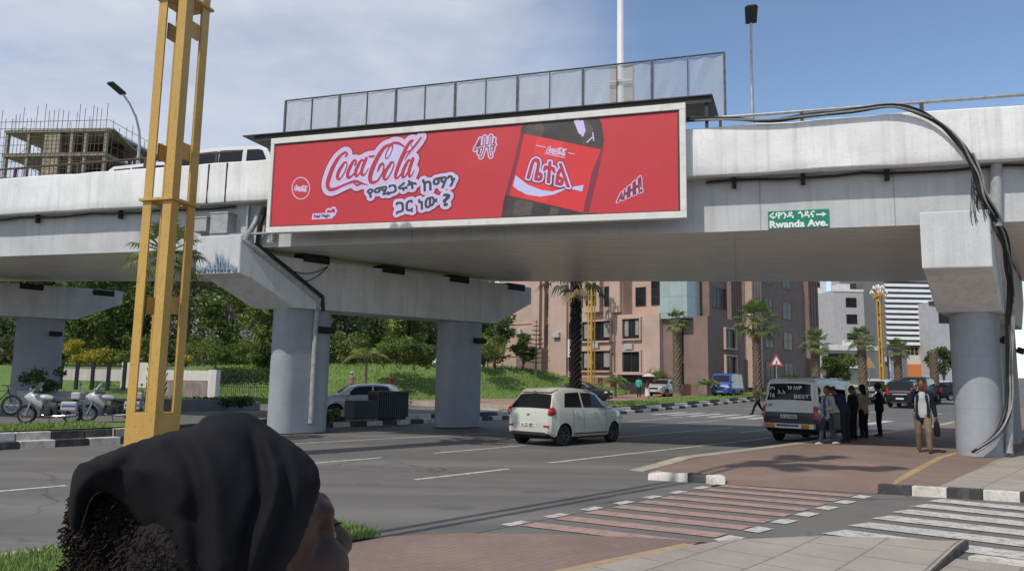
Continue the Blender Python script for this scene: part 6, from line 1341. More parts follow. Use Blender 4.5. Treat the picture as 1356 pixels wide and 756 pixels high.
def suv(label, paint, group=None):
    c = simple_car('suv_car', label, 'car', SUVS, paint, (.105, .215), (2.84, 3.36), ((.42, 1.15, .50, 1.15), (1.22, 2.10, 1.22, 2.08), (2.18, 3.22, 2.16, 2.78)), lampz=.90, tail=(.85, 1.35), group=group); c.mirrors(3.2, 1.18); c.seams((1.18, 2.14, 3.3), .45, 1.12); c.handles((1.9, 2.95), .98)
    c.box('chrome_trim', -.03, -.45, .86, .02, .45, .92, 'chrome'); m = MB(); m.box(.5, -.62, 1.85, 2.6, -.58, 1.90); m.box(.5, .58, 1.85, 2.6, .62, 1.90); m.build('roof_rail', M['chrome'], c.t); c.center(); return c
VAN = dict(L=4.5, top=[(0, .80), (.015, 1.05), (.06, 1.22), (.20, 1.86), (.40, 1.95), (2.2, 1.99), (3.5, 1.94), (3.72, 1.85), (4.22, 1.18), (4.36, 1.02), (4.46, .82), (4.5, .66)], belt=[(0, 1.15), (4.1, 1.12), (4.5, 1.0)], hw=[(0, .78), (.06, .82), (.4, .845), (3.9, .845), (4.3, .80), (4.5, .66)], low=[(0, .42), (.3, .30), (4.2, .30), (4.5, .38)], wb=2.34, rear_axle=1.0, wr=.32, ra=.38, tumble=.88, under=.25)
# minibus taxi with open sliding door (kerb side = -y)
mini = mat('minibus_two_tone_paint', (.70, .71, .70), .4, .04, 1, coat=.4); n, l, p = nodes(mini); tcn = n.new('ShaderNodeTexCoord'); sp_ = n.new('ShaderNodeSeparateXYZ'); l.new(tcn.outputs['Object'], sp_.inputs[0]); th = n.new('ShaderNodeMath'); th.operation = 'LESS_THAN'; th.inputs[1].default_value = .93; l.new(sp_.outputs[2], th.inputs[0]); layer(mini, noise_mask(mini, 1.5, .5, .75), (.56, .56, .54), .4); layer(mini, th.outputs[0], (.014, .016, .022))
VT = dict(VAN); VT['door_cut'] = (2.02, 2.98, .40, 1.80)
tx = Car('minibus_taxi', 'white and black minibus taxi with open side door loading passengers at the kerb', 'minibus', VT, mini)
tx.top_patch('rear_window', .075, .185, .90, .88, 'carglass'); tx.top_patch('windscreen', 3.74, 4.20, .9, .95, 'carglass')
tx.side_window(.42, 1.15, .46, 1.15); tx.side_window(1.22, 1.98, 1.22, 1.98); tx.side_window(2.06, 2.9, 2.06, 2.9, sides=(1,)); tx.side_window(3.06, 4.02, 3.06, 3.62)
for sg in (1, -1):
    m = MB(); m.box(-.02, sg*.80-.07, .72, .09, sg*.80+.03*(sg < 0)+.01, 1.12); m.build('tail_lamp', M['redlamp'], tx.t, bevel=.015); m = MB(); m.box(-.024, sg*.80-.068, .86, .04, sg*.80+.0, .95); m.build('indicator_lamp', M['amberlamp'], tx.t)
    m = MB(); m.ball((4.36, sg*.62, .80), (.10, .14, .09), 10, 6); m.build('headlamp', M['clearlamp'], tx.t, smooth=60)
tx.box('number_plate', -.02, -.26, .74, .02, .26, .86, 'plate'); tx.box('bumper', -.12, -.80, .44, .06, .80, .60, 'chrome'); tx.box('bumper', 4.42, -.7, .40, 4.56, .7, .58, 'trim')
tx.box('orange_sticker', -.127, .40, .45, -.121, .72, .575, 'amberlamp'); tx.box('orange_sticker', -.127, -.66, .45, -.121, -.42, .575, 'amberlamp'); tx.box('blue_sticker', -.127, -.34, .50, -.121, .34, .565, 'paintblue')
tx.mirrors(3.95, 1.25, M['trim'])
m = MB(); m.box(.5, -.70, .36, 3.3, -.66+1.30, .42); m.box(1.90, -.70, .42, 1.98, .66, 1.75); m.box(3.02, -.70, .42, 3.08, .66, 1.75); m.box(1.98, .60, .42, 3.02, .64, 1.8); m.build('cabin_liner', M['interior'], tx.t)
m = MB(); m.box(2.1, -.2, .42, 2.5, .58, .80); m.box(2.1, -.2, .8, 2.2, .58, 1.3); m.build('bench_seat', M['frame'], tx.t, bevel=.03)
m = MB(); m.hexa([(.98, -.90, .42), (1.96, -.90, .42), (1.96, -.86, .42), (.98, -.86, .42)], [(.98, -.90, 1.14), (1.96, -.90, 1.14), (1.96, -.86, 1.14), (.98, -.86, 1.14)]); m.build('sliding_door', mini, tx.t)
m = MB(); m.tube([(.1, -.74, 1.98), (.5, -.70, 2.03)], .02, 5); m.build('roof_gutter', M['trim'], tx.t)
M['whitesticker'] = mat('white_sticker', (.62, .64, .66), .6, .05, 5)
# window lettering, on the sloping tailgate glass: x = across, up the slope
gA, gB = Vector((.075, 0, tx.zt(.075)+.016)), Vector((.185, 0, tx.zt(.185)+.016)); up_ = (gB-gA).normalized(); nrm_ = Vector((-up_.z, 0, up_.x)); sl_len = (gB-gA).length
for body, x0, z0, x1, z1 in (('የካ', .47, .60, .62, .80), ('ጉዞ ሰላም', -.38, .60, .08, .86), ('አ.አ', .12, .34, .36, .60), ('16', .45, .12, .60, .40), ('BEST', -.62, .10, -.16, .32)):
    v, f = flat_text(body, -x1, z0*sl_len, -x0, z1*sl_len, .004, .012); m = MB(); m.add([gA + Vector((0, -1, 0))*(a) + up_*b + nrm_*.016 for a, b in v], f); m.build('window_lettering', M['whitesticker'], tx.t)
v, f = flat_text('3-24', -.74, 1.10, -.52, 1.18, .003, .01)
m = MB(); m.add([(-.012+.02, -a, b) for a, b in v], f); m.build('window_lettering', M['paintblue'], tx.t)
v, f = flat_text('A 31426', -.23, .76, .23, .84, .002, .008); m = MB(); m.add([(-.024, -a, b) for a, b in v], f); m.build('plate_lettering', M['paintblack'], tx.t)
tx.center(); pr = on_z(1035, 581); pR = on_z(1087, 588); ang = ROAD_ANG; q = (pr+pR)/2; tx.place(q + Vector((math.cos(ang), math.sin(ang), 0))*(2.25-.9), ang)
def on_terr(u, Y, dz=0.0): d = at_y(u, 510, Y); return Vector((d.x, d.y, terrain(d.x, d.y)+dz))
BA = ROAD_ANG+math.pi
sv = suv('black off-road car with chrome trim driving away, behind the man on the phone', M['paintblack']); sv.place(on_terr(1200, 54), ROAD_ANG+.06)
wv = hatchback('crossover_car', 'silver grey car parked half behind the left pier column', 'car', M['paintsilver']); wv.place(on_z(475, 550, .012), R(205)); wv.t.scale = (1.12, 1.05, .98)
sc1 = sedan('small silver car parked at the office forecourt beside the slim palm', M['paintsilver']); sc1.place(on_terr(880, 66, ZT), R(-128))
dc = sedan('dark car parked behind the shaggy palm trunk', M['paintdark']); dc.place(on_terr(772, 56, ZT-.1), R(-25))
BV = dict(VAN); bv = simple_car('blue_van', 'bright blue old delivery van parked by the dark office building', 'van', BV, M['paintblue'], (.075, .185), (3.76, 4.18), ((.45, 1.3, .48, 1.3), (1.4, 2.6, 1.4, 2.6), (2.75, 4.0, 2.75, 3.6)), lampz=.82, tail=(.72, 1.1)); bv.mirrors(3.95, 1.25); bv.center(); bv.place(on_terr(963, 64, ZT), R(-122))
for k, (u, Y, kind, pn, an, lab) in enumerate(((1106, 66, 'suv', 'paintdark', -.2, 'dark off-road car half hidden behind the minibus taxi'), (1162, 62, 'suv', 'paintwhite', .02, 'white off-road car queuing left of the black off-road car'), (1184, 72, 'sedan', 'paintsilver', 0, 'small silver car seen just behind the white off-road car'), (1219, 58, 'suv', 'paintdark', .02, 'dark car on the far verge right of the black off-road car'), (1252, 68, 'sedan', 'paintwhite', -.9, 'white car at the far right beside the column'), (1262, 60, 'sedan', 'paintdark', -.5, 'dark car half hidden behind the right column'))):
    c = suv(lab, M[pn], 'cars at the end of the avenue') if kind == 'suv' else sedan(lab, M[pn], 'cars at the end of the avenue'); c.place(on_terr(u, Y, .25 if u > 1210 else 0), ROAD_ANG+(math.pi if k == 1 else 0)+an)
# white minibuses on the flyover
vb = simple_car('white_minibus', 'white minibus on the flyover seen over the parapet left of the billboard', 'minibus', VAN, M['paintwhite'], (.075, .185), (3.74, 4.2), ((.42, 1.15, .46, 1.15), (1.22, 1.98, 1.22, 1.98), (2.06, 2.9, 2.06, 2.9), (3.06, 4.02, 3.06, 3.62)), lampz=.8, tail=(.72, 1.12)); vb.mirrors(3.95, 1.25); vb.center(); q = on_b(318, 210, 3.4); vb.place(bw(q.x, 3.4, 7.15-.005*q.x), B_ANG); vb.t.scale = (1.1, 1.1, 1.2)
q = on_b(270, 210, 4.6); v2 = dup(vb.t, bw(q.x-1.2, 4.4, 7.15-.005*q.x), B_ANG, 'second white minibus on the flyover, behind the ochre lamp post')
# ================================================================ motorcycles and bicycle
def wheel(m_t, m_r, c, r_, w_, y=0):
    Mx = Matrix.Translation(c) @ Matrix.Rotation(math.pi/2, 4, 'X'); m_t.lathe([(r_*.72, -w_*.8), (r_*.92, -w_), (r_, -w_*.4), (r_, w_*.4), (r_*.92, w_), (r_*.72, w_*.8)], 24, M=Mx, cap=False)
    m_r.lathe([(r_*.74, -w_*.5), (r_*.74, w_*.5), (r_*.66, w_*.4), (r_*.66, -w_*.4), (r_*.74, -w_*.5)], 24, M=Mx, cap=False); m_r.lathe([(.05, -w_), (.05, w_)], 10, M=Mx)
    for k in range(8): a = k*math.pi/4; m_r.tube([c+Vector((.04*math.cos(a), 0, .04*math.sin(a))), c+Vector((r_*.68*math.cos(a), 0, r_*.68*math.sin(a)))], .012, 4)
M['bikeshaded'] = mat('motorcycle_white_shaded', (.42, .43, .44), .35, .05, 3, coat=.4)  # white greyed: shade under the flyover put into the paint
def motorcycle(label, loc, ang):
    t = thing('motorcycle', label, 'motorcycle', loc, ang, 'white police motorcycles under the flyover')   # nose to +x
    for c, nm in ((Vector((-.72, 0, .32)), 'wheel'), (Vector((.78, 0, .32)), 'wheel')):
        a, b = MB(), MB(); wheel(a, b, c, .32, .07); w_ = a.build(nm, M['tyre'], t, smooth=40); b.build('rim', M['rim'], w_, smooth=40)
    m = MB(); m.box(-.28, -.16, .25, .30, .16, .62); m.lathe([(.14, -.30), (.14, .30)], 12, M=Matrix.Translation((0.02, 0, .42)) @ Matrix.Rotation(math.pi/2, 4, 'X')); m.build('engine', M['trim'], t, bevel=.03)
    m = MB(); m.tube([(.78, .09, .32), (.56, .10, .95)], .03, 6); m.tube([(.78, -.09, .32), (.56, -.10, .95)], .03, 6); m.build('front_fork', M['steel'], t)
    m = MB(); m.tube([(-.72, .1, .32), (-.1, .12, .5)], .035, 6); m.tube([(-.72, -.1, .32), (-.1, -.12, .5)], .035, 6); m.tube([(-.1, 0, .5), (-.2, 0, .75), (.5, 0, .9)], .04, 6); m.build('frame', M['trim'], t)
    def loft(st): m = MB(); m.grid([[(x, w_*math.cos(a), z+h*math.sin(a)) for a in np.linspace(0, 2*math.pi, 13)[:-1]] for x, w_, z, h in st], 0, True); m.f += [tuple(reversed(range(12))), tuple(len(m.v)-12+i for i in range(12))]; m.m += [0, 0]; return m
    loft([(-.05, .10, .86, .07), (.08, .15, .88, .11), (.28, .16, .90, .12), (.45, .11, .90, .08)]).build('fuel_tank', M['bikeshaded'], t, smooth=60)
    loft([(-.85, .08, .80, .03), (-.7, .14, .79, .06), (-.35, .14, .76, .06), (-.05, .11, .80, .05)]).build('seat', M['tyre'], t, smooth=60)
    loft([(-1.0, .05, .70, .03), (-.85, .12, .70, .07), (-.4, .12, .64, .06)]).build('tail_fairing', M['bikeshaded'], t, smooth=60)
    loft([(.22, .22, .62, .20), (.42, .26, .78, .26), (.62, .22, .90, .22), (.80, .12, .90, .14), (.86, .03, .88, .05)]).build('front_fairing', M['bikeshaded'], t, smooth=50)
    m = MB(); m.grid([[(.70-.06*abs(j-2), (j-2)*.09, 1.06), (.58-.05*abs(j-2), (j-2)*.10, 1.24), (.44-.04*abs(j-2), (j-2)*.085, 1.42)] for j in range(5)]); m.build('windscreen', M['tealglass'], t, smooth=60)
    m = MB(); m.grid([[(.78+.33*math.cos(a), y, .32+.36*math.sin(a)) for a in np.linspace(.3, 2.4, 9)] for y in (-.085, 0, .085)]); m.build('front_mudguard', M['bikeshaded'], t, smooth=60)
    m = MB(); m.tube([(.40, -.38, 1.04), (.46, -.15, 1.08), (.46, .15, 1.08), (.40, .38, 1.04)], .018, 6); m.build('handlebar', M['trim'], t)
    for sg in (1, -1):
        m = MB(); m.ball((.55, sg*.34, 1.16), (.04, .09, .05), 8, 6); m.tube([(.5, sg*.2, 1.05), (.55, sg*.34, 1.14)], .01, 4); m.build('mirror', M['bikeshaded'], t, smooth=60)
        m = MB(); m.box(-.98, sg*.20, .46, -.45, sg*.38, .78); m.build('pannier', M['bikeshaded'], t, bevel=.05); m = MB(); m.box(-.94, sg*.384, .60, -.5, sg*.388, .66); m.build('pannier_stripe', M['paintblue'], t)
        m = MB(); m.tube([(.2, sg*.18, .3), (-.3, sg*.2, .26), (-.95, sg*.22, .34)], [.03, .045, .05], 8); m.build('exhaust', M['chrome'], t, smooth=60)
    m = MB(); m.box(-1.0, -.2, .85, -.68, .2, 1.10); m.build('top_case', M['bikeshaded'], t, bevel=.05); m = MB(); m.tube([(-.95, .14, .8), (-.95, .14, 1.35)], .012, 5); m.ball((-.95, .14, 1.38), .045, 8, 6); m.build('beacon', M['paintblue'], t)
    m = MB(); m.ball((.84, 0, .90), (.05, .11, .08), 10, 6); m.build('headlamp', M['clearlamp'], t, smooth=60); m = MB(); m.tube([(-.05, .2, .3), (-.15, .38, .01)], .014, 5); m.build('kickstand', M['trim'], t)
    return t
mc = motorcycle('white police motorcycle left, nearer the bicycle', on_z(66, 561, ZT), R(186)); mc.scale = (.80,)*3
mc2 = dup(mc, on_z(147, 559, ZT), R(196), 'white police motorcycle right, partly behind the ochre lamp post')
bi = thing('bicycle', 'dark bicycle leaning at the left edge by the flyover column', 'bicycle', on_z(-8, 550, ZT), R(4))
for x in (-.52, .52):
    a, b = MB(), MB(); wheel(a, b, Vector((x, 0, .34)), .34, .022); w_ = a.build('wheel', M['tyre'], bi, smooth=40); b.build('rim', M['rim'], w_)
m = MB()
for a, b in (((-.52, 0, .34), (-.05, 0, .30)), ((-.05, 0, .3), (-.18, 0, .82)), ((-.05, 0, .3), (.36, 0, .78)), ((-.16, 0, .76), (.34, 0, .82)), ((-.52, 0, .34), (-.16, 0, .74)), ((.52, 0, .34), (.34, 0, .95))): m.tube([a, b], .018, 6)
m.build('frame', M['trim'], bi); m = MB(); m.ball((-.2, 0, .86), (.13, .07, .04), 8, 6); m.build('saddle', M['tyre'], bi, smooth=60); m = MB(); m.tube([(.30, -.26, .98), (.36, -.1, .97), (.36, .1, .97), (.30, .26, .98)], .014, 6); m.build('handlebar', M['trim'], bi)
# ================================================================ people
def clothmat(name, col, rough=.9, var=.15): return mat(name, col, rough, var, 7, bump=.25, bscale=40, spec=.15)
M['skin'] = mat('brown_skin', (.155, .078, .048), .55, .08, 12, spec=.35); M['skinshaded'] = mat('dark_skin_shaded', (.062, .031, .022), .5, .10, 14, spec=.35)  # second skin: dark tone with the shade on the woman's face put in
M['hair'] = mat('black_hair', (.012, .010, .009), .8, .3, 30); M['eyewhite'] = mat('eye_white', (.55, .52, .48), .3, .03, 5); M['iris'] = mat('dark_iris', (.015, .01, .008), .2, .1, 5)
CM = {k: clothmat('cloth_'+k, c) for k, c in dict(navy=(.016, .02, .036), black=(.012, .012, .014), charcoal=(.03, .032, .036), khaki=(.20, .155, .105), teegrey=(.42, .44, .44), hoodie=(.30, .29, .285), bluetee=(.06, .07, .24), jeans=(.035, .045, .07), tan=(.26, .20, .14), teal=(.07, .42, .36), white=(.60, .60, .58), brown=(.10, .06, .04), darkblue=(.02, .03, .06), shoe=(.50, .49, .47), shoebrown=(.09, .055, .035), olive=(.06, .058, .04)).items()}
class Blob:
    def __init__(s): s.m = MB()
    def cap(s, p0, r0, p1, r1, n=10):
        p0, p1 = Vector(p0), Vector(p1); d = (p1-p0); L = d.length or 1e-4; d = d/L; pts = []; rs = []
        for a in (90, 60, 30): pts.append(p0-d*r0*math.sin(R(a))); rs.append(max(.0008, r0*math.cos(R(a))))
        for f in (0, .33, .67, 1): pts.append(p0+d*L*f); rs.append(r0+(r1-r0)*f)
        for a in (30, 60, 90): pts.append(p1+d*r1*math.sin(R(a))); rs.append(max(.0008, r1*math.cos(R(a))))
        s.m.tube(pts, rs, n); return s
    def chain(s, pts, rs):
        for i in range(len(pts)-1): s.cap(pts[i], rs[i], pts[i+1], rs[i+1])
        return s
    def ball(s, c, r): s.m.ball(c, r, 14, 10); return s
    def build(s, name, mt, parent, voxel=.011, smooth=4):
        me = s.m.mesh('blob', []); o = bpy.data.objects.new('blob', me); COL.objects.link(o)
        k = o.modifiers.new('r', 'REMESH'); k.mode = 'VOXEL'; k.voxel_size = voxel; k = o.modifiers.new('s', 'SMOOTH'); k.factor = .5; k.iterations = smooth
        bpy.context.view_layer.update(); me2 = bpy.data.meshes.new_from_object(o.evaluated_get(bpy.context.evaluated_depsgraph_get())); bpy.data.objects.remove(o); bpy.data.meshes.remove(me)
        me2.name = name; me2.materials.clear(); me2.materials.append(M[mt] if isinstance(mt, str) else mt); me2.shade_smooth(); o = bpy.data.objects.new(name, me2); COL.objects.link(o); o.parent = parent; return o
V3 = Vector
BASE = dict(pel=(0, 0, .93), spn=(0, 0, 1.12), chs=(.01, 0, 1.30), nck=(0, 0, 1.455), hd=(.025, 0, 1.60),
            shL=(0, .175, 1.39), elL=(-.03, .225, 1.11), wrL=(.05, .235, .87), shR=(0, -.175, 1.39), elR=(-.03, -.225, 1.11), wrR=(.05, -.235, .87),
            hpL=(0, .09, .90), knL=(.03, .10, .49), anL=(0, .10, .085), hpR=(0, -.09, .90), knR=(.03, -.10, .49), anR=(0, -.10, .085))
def person(label, loc, ang, h=1.70, pose=None, top='navy', bottom='black', shoes='shoebrown', under=None, sleeves='long', build=1.0, hair='short', skin='skin', headturn=0.0, group=None, skirt=False, voxel=.011, headcover=None, collar=True):
    J = {k: V3(v) for k, v in BASE.items()}
    for k, v in (pose or {}).items(): J[k] = V3(v)
    t = thing('person', label, 'person', loc, ang, group); t.scale = (h/1.72,)*3; b = Blob(); k_ = build
    hd = J['hd']; nk = J['nck']; ax = (hd-nk).normalized(); yaw = Matrix.Rotation(headturn, 3, 'Z')
    def hp(x, y, z):   # head-local point
        q = yaw @ V3((x, y, 0)); lean = V3((ax.x, ax.y, 0))*z*.6; return hd + q + V3((0, 0, z)) + lean
    b.cap(nk-V3((0, 0, .06)), .062, hd-V3((.02, 0, .05)), .054); b.ball(hp(0, 0, .03), (.093, .076, .108)); b.ball(hp(.025, 0, -.035), (.068, .058, .080)); b.ball(hp(.06, 0, -.085), (.028, .030, .025))
    b.cap(hp(.088, 0, .025), .010, hp(.112, 0, -.012), .016); b.cap(hp(.085, -.035, .035), .013, hp(.085, .035, .035), .013); b.cap(hp(.083, -.018, -.052), .009, hp(.083, .018, -.052), .009)
    for sg in (1, -1): b.ball(hp(-.005, sg*.08, 0), (.022, .010, .032)); b.ball(hp(.058, sg*.04, -.015), (.028, .024, .026))
    b.chain([J['pel'], J['spn'], J['chs'], nk-V3((0, 0, .02))], [.125*k_, .118*k_, .135*k_, .065]); b.cap(J['shL'], .055, J['shR'], .055)
    for S in 'LR':
        sg = 1 if S == 'L' else -1
        b.chain([J['sh'+S], J['el'+S], J['wr'+S]], [.052, .040, .028]); b.chain([J['hp'+S], J['kn'+S], J['an'+S]], [.085*k_, .056, .040])
        d = (J['wr'+S]-J['el'+S]).normalized(); side = d.cross(V3((1, 0, 0)) if abs(d.x) < .8 else V3((0, 0, 1))).normalized(); nrm = side.cross(d).normalized(); w0 = J['wr'+S]
        b.cap(w0, .026, w0+d*.075, .030)                                                            # palm
        for i, (o, L) in enumerate(((-.030, .068), (-.010, .080), (.010, .076), (.030, .058))):
            p0 = w0+d*.085+side*o; p1 = p0+d*L*.55+nrm*.012; p2 = p1+d*L*.38+nrm*.024; b.cap(p0-d*.02, .0105, p1, .0095); b.cap(p1, .0095, p2, .008)
        b.cap(w0+d*.025+side*.026*-sg, .012, w0+d*.075+side*.058*-sg+nrm*.012, .009)
        f = J['an'+S]; kd = J['kn'+S]-f; fx = V3((1, 0, 0)); b.cap(f-V3((0, 0, .045)), .035, f+fx*.13-V3((0, 0, .055)), .026)
    b.build('body', skin, t, voxel)
    c = Blob(); e = .016
    if skirt: c.chain([J['pel']+V3((0, 0, .05)), V3((0, 0, .5)), V3((.02, 0, .22))], [.135*k_, .20, .25])
    else:
        c.cap(J['hpL'], .105*k_, J['hpR'], .105*k_); c.cap(J['pel'], .135*k_, J['pel']+V3((0, 0, .06)), .128*k_)
        for S in 'LR': c.chain([J['hp'+S], J['kn'+S], J['an'+S]+V3((0, 0, .01))], [.102*k_, .075, .062])
    c.build('skirt' if skirt else 'trousers', CM[bottom], t, voxel*1.15)
    c = Blob(); off = V3((-.022, 0, 0)) if under else V3((0, 0, 0))
    hem = J['pel']-V3((0, 0, .03 if not under else .09)); chest = J['chs']
    c.chain([hem+off, J['spn']+off, chest+off, nk-V3((0, 0, .055))+off], [.148*k_, .138*k_, .150*k_, .070]); c.cap(J['shL']+off*.5, .073, J['shR']+off*.5, .073)
    for sg in (1, -1): c.cap(hem+off+V3((0, sg*.045, 0)), .125*k_, chest+off+V3((0, sg*.06, 0)), .12*k_)
    for S in 'LR':
        if sleeves == 'long': c.chain([J['sh'+S], J['el'+S], J['wr'+S]-(J['wr'+S]-J['el'+S]).normalized()*.02], [.074, .062, .048])
        else: c.chain([J['sh'+S], J['sh'+S].lerp(J['el'+S], .75)], [.072, .064])
    if under:
        for sg in (1, -1): c.chain([hem+V3((.095, sg*.115, 0)), J['spn']+V3((.10, sg*.105, 0)), chest+V3((.10, sg*.09, .02)), nk+V3((.02, sg*.055, -.02))], [.045, .042, .042, .028])
    if collar: c.cap(nk+V3((-.045, -.03, -.01)), .032, nk+V3((-.045, .03, -.01)), .032)
    c.build('jacket' if under else 'shirt', CM[top], t, voxel*1.15)
    if under:
        c = Blob(); c.chain([J['pel']-V3((0, 0, .02)), J['spn'], chest, nk-V3((0, 0, .07))], [.142*k_, .131*k_, .143*k_, .062])
        for sg in (1, -1): c.cap(J['pel']+V3((0.01, sg*.045, 0)), .115*k_, chest+V3((.01, sg*.055, 0)), .112*k_)
        c.build('t_shirt', CM[under], t, voxel*1.15)
    for S in 'LR':
        f = J['an'+S]; c = Blob(); c.cap(f-V3((.03, 0, .035)), .046, f+V3((.07, 0, -.045)), .042); c.cap(f+V3((.06, 0, -.045)), .043, f+V3((.165, 0, -.052)), .034); c.cap(f, .046, f-V3((0, 0, .03)), .048); c.build('shoe', CM[shoes], t, .012, 3)
    c = Blob()
    if headcover: c.ball(hp(-.012, 0, .045), (.115, .095, .12)); c.cap(hp(-.05, 0, -.03), .075, nk-V3((.03, 0, .0)), .09); c.build('head_scarf', CM[headcover], t, voxel)
    else:
        c.ball(hp(-.020, 0, .055), (.092, .083, .098))
        if hair == 'afro': c.ball(hp(-.02, 0, .075), (.125, .12, .12))
        if hair == 'long': c.cap(hp(-.05, 0, .03), .08, hp(-.075, 0, -.12), .06)
        c.build('hair', 'hair', t, voxel)
    for sg in (1, -1):
        m = MB(); m.ball(hp(.079, sg*.031, .012), .0125, 8, 6); m.ball(hp(.0885, sg*.031, .012), .006, 6, 5, 1); m.build('eye', [M['eyewhite'], M['iris']], t, smooth=60)
    return t, J
def heading(dx, dy): return math.atan2(dy, dx)
# man on the phone, walking towards the camera under the bridge
pm_ = on_z(1224, 599, .142); W1 = dict(pel=(.02, 0, .915), hpL=(.02, .09, .885), hpR=(.02, -.09, .885), knL=(.20, .10, .50), anL=(.17, .11, .10), knR=(-.02, -.09, .48), anR=(-.16, -.09, .115), elR=(.06, -.27, 1.17), wrR=(.14, -.15, 1.475), elL=(-.06, .24, 1.12), wrL=(-.02, .28, .86), hd=(.03, 0, 1.595))
man, J = person('man in dark jacket, pale shirt and beige trousers with a phone at his ear', pm_, heading(-.42, -.9), 1.78, W1, 'navy', 'khaki', 'shoebrown', under='teegrey', build=1.08, voxel=.009)
def carried(name, label, cat, p, at, pt): t = thing(name, label, cat, p.matrix_basis @ V3(pt) if False else V3(p.location)+Matrix.Rotation(p.rotation_euler.z, 3, 'Z') @ (V3(pt)*p.scale.x), p.rotation_euler.z); return t
bg_ = carried('bag', 'black soft bag carried in the left hand of the man on the phone', 'bag', man, None, (-.02, .29, .74))
m = MB(); rr = random.Random(2); m.grid([[(x*wd, y*wd2, z) for x, y in ((-.10, -.05), (.10, -.05), (.12, 0), (.10, .05), (-.10, .05), (-.12, 0))] for z, wd, wd2 in ((.02, .7, .5), (-.06, 1.1, 1.1), (-.22, 1.35, 1.3), (-.34, 1.2, 1.1), (-.36, .9, .7))], 0, True); m.f += [tuple(range(5, -1, -1)), tuple(len(m.v)-6+i for i in range(6))]; m.m += [0, 0]; m.build('bag_body', CM['black'], bg_, smooth=50); m = MB(); m.tube([(-.06, 0, 0), (-.03, 0, .07), (.03, 0, .07), (.06, 0, 0)], .01, 6); m.build('handle', CM['black'], bg_)
ph = carried('mobile_phone', 'small dark phone held at the ear of the man in the dark jacket', 'phone', man, None, (.085, -.105, 1.60)); m = MB(); m.box(-.035, -.006, -.07, .035, .006, .07); m.build('case', M['trim'], ph, bevel=.004); m = MB(); m.box(-.031, .0062, -.064, .031, .0078, .064); m.build('screen', M['glass'], ph)
# boy passing the taxi
W2 = dict(pel=(0, 0, .91), hpL=(0, .09, .88), hpR=(0, -.09, .88), knL=(-.03, .09, .47), anL=(-.24, .09, .11), knR=(.16, -.09, .50), anR=(.22, -.09, .085), elR=(-.02, -.22, 1.12), wrR=(.20, -.14, 1.06), elL=(-.05, .22, 1.12), wrL=(.16, .12, 1.05))
boy, J = person('young person in grey open hoodie, blue shirt and white shoes beside the taxi', on_z(1098, 589, .12), R(197), 1.60, W2, 'hoodie', 'jeans', 'shoe', under='bluetee', build=.9, voxel=.010)
# people boarding the taxi
pa, J = person('person in dark navy clothes leaning into the open taxi door', on_z(1121, 586, .13), R(125), 1.70, dict(chs=(.16, 0, 1.24), spn=(.06, 0, 1.08), nck=(.26, 0, 1.38), hd=(.36, 0, 1.48), shL=(.20, .17, 1.33), shR=(.20, -.17, 1.33), elL=(.42, .22, 1.14), wrL=(.62, .18, 1.16), elR=(.40, -.22, 1.12), wrR=(.62, -.18, 1.10)), 'darkblue', 'charcoal', 'shoebrown')
pb, J = person('person in a tan jacket and black trousers with back turned, queuing at the taxi', on_z(1145, 580, .13), R(115), 1.66, dict(elR=(.05, -.24, 1.14), wrR=(.25, -.16, 1.10)), 'tan', 'black', 'shoebrown', headcover='black')
pc, J = person('person in a black sleeveless top over tan sleeves, reaching toward the taxi queue', on_z(1166, 578, .13), R(160), 1.70, dict(elL=(.20, .20, 1.26), wrL=(.42, .10, 1.24), elR=(.16, -.22, 1.24), wrR=(.40, -.14, 1.22)), 'black', 'black', 'shoebrown', sleeves='short', hair='afro')
c = Blob()
for S in 'LR': c.chain([J['sh'+S].lerp(J['el'+S], .6), J['el'+S], J['wr'+S]], [.066, .060, .046])
c.build('sleeves', CM['tan'], pc)
pd, J = person('person in black stepping up at the front of the taxi door, mostly hidden', on_z(1131, 583, .13), R(130), 1.62, None, 'black', 'black', 'shoebrown')
# man striding across the avenue
pe, J = person('man in dark clothes striding across the avenue beyond the bridge', on_terr(1003, 44), R(182), 1.72, dict(pel=(0, 0, .86), hpL=(0, .09, .83), hpR=(0, -.09, .83), knL=(.22, .08, .50), anL=(.36, .08, .10), knR=(-.16, -.08, .46), anR=(-.42, -.08, .14), elL=(-.22, .22, 1.08), wrL=(-.30, .24, .86), elR=(.12, -.23, 1.06), wrR=(.28, -.2, .95), spn=(.03, 0, 1.06), chs=(.07, 0, 1.24), nck=(.09, 0, 1.40), hd=(.13, 0, 1.545), shL=(.06, .17, 1.33), shR=(.08, -.17, 1.33)), 'olive', 'black', 'black', voxel=.013)
# far walkers
pf, J = person('person in a teal shirt walking by the office entrance', on_terr(846, 63, ZT), R(80), 1.68, None, 'teal', 'charcoal', 'shoebrown', voxel=.014)
pg, J = person('person in a white skirt and brown top under a pale umbrella', on_terr(857, 62, ZT), R(-20), 1.62, dict(elR=(.12, -.2, 1.2), wrR=(.16, -.12, 1.38)), 'brown', 'white', 'shoebrown', skirt=True, voxel=.014)
um = carried('umbrella', 'pale pinkish white umbrella held over the person in the white skirt', 'umbrella', pg, None, (.16, -.12, 1.38)); m = MB(); m.grid([[(r_*math.cos(a)*(1-.03*(j % 2)), r_*math.sin(a)*(1-.03*(j % 2)), z) for j, a in enumerate(np.linspace(0, 2*math.pi, 17)[:-1])] for r_, z in ((.55, .42), (.48, .50), (.33, .60), (.16, .66), (.01, .68))], 0, True); m.build('canopy', clothmat('umbrella_cloth', (.55, .47, .48)), um, smooth=30); m = MB(); m.tube([(0, 0, -.1), (0, 0, .72)], .012, 6); m.build('shaft', M['trim'], um)
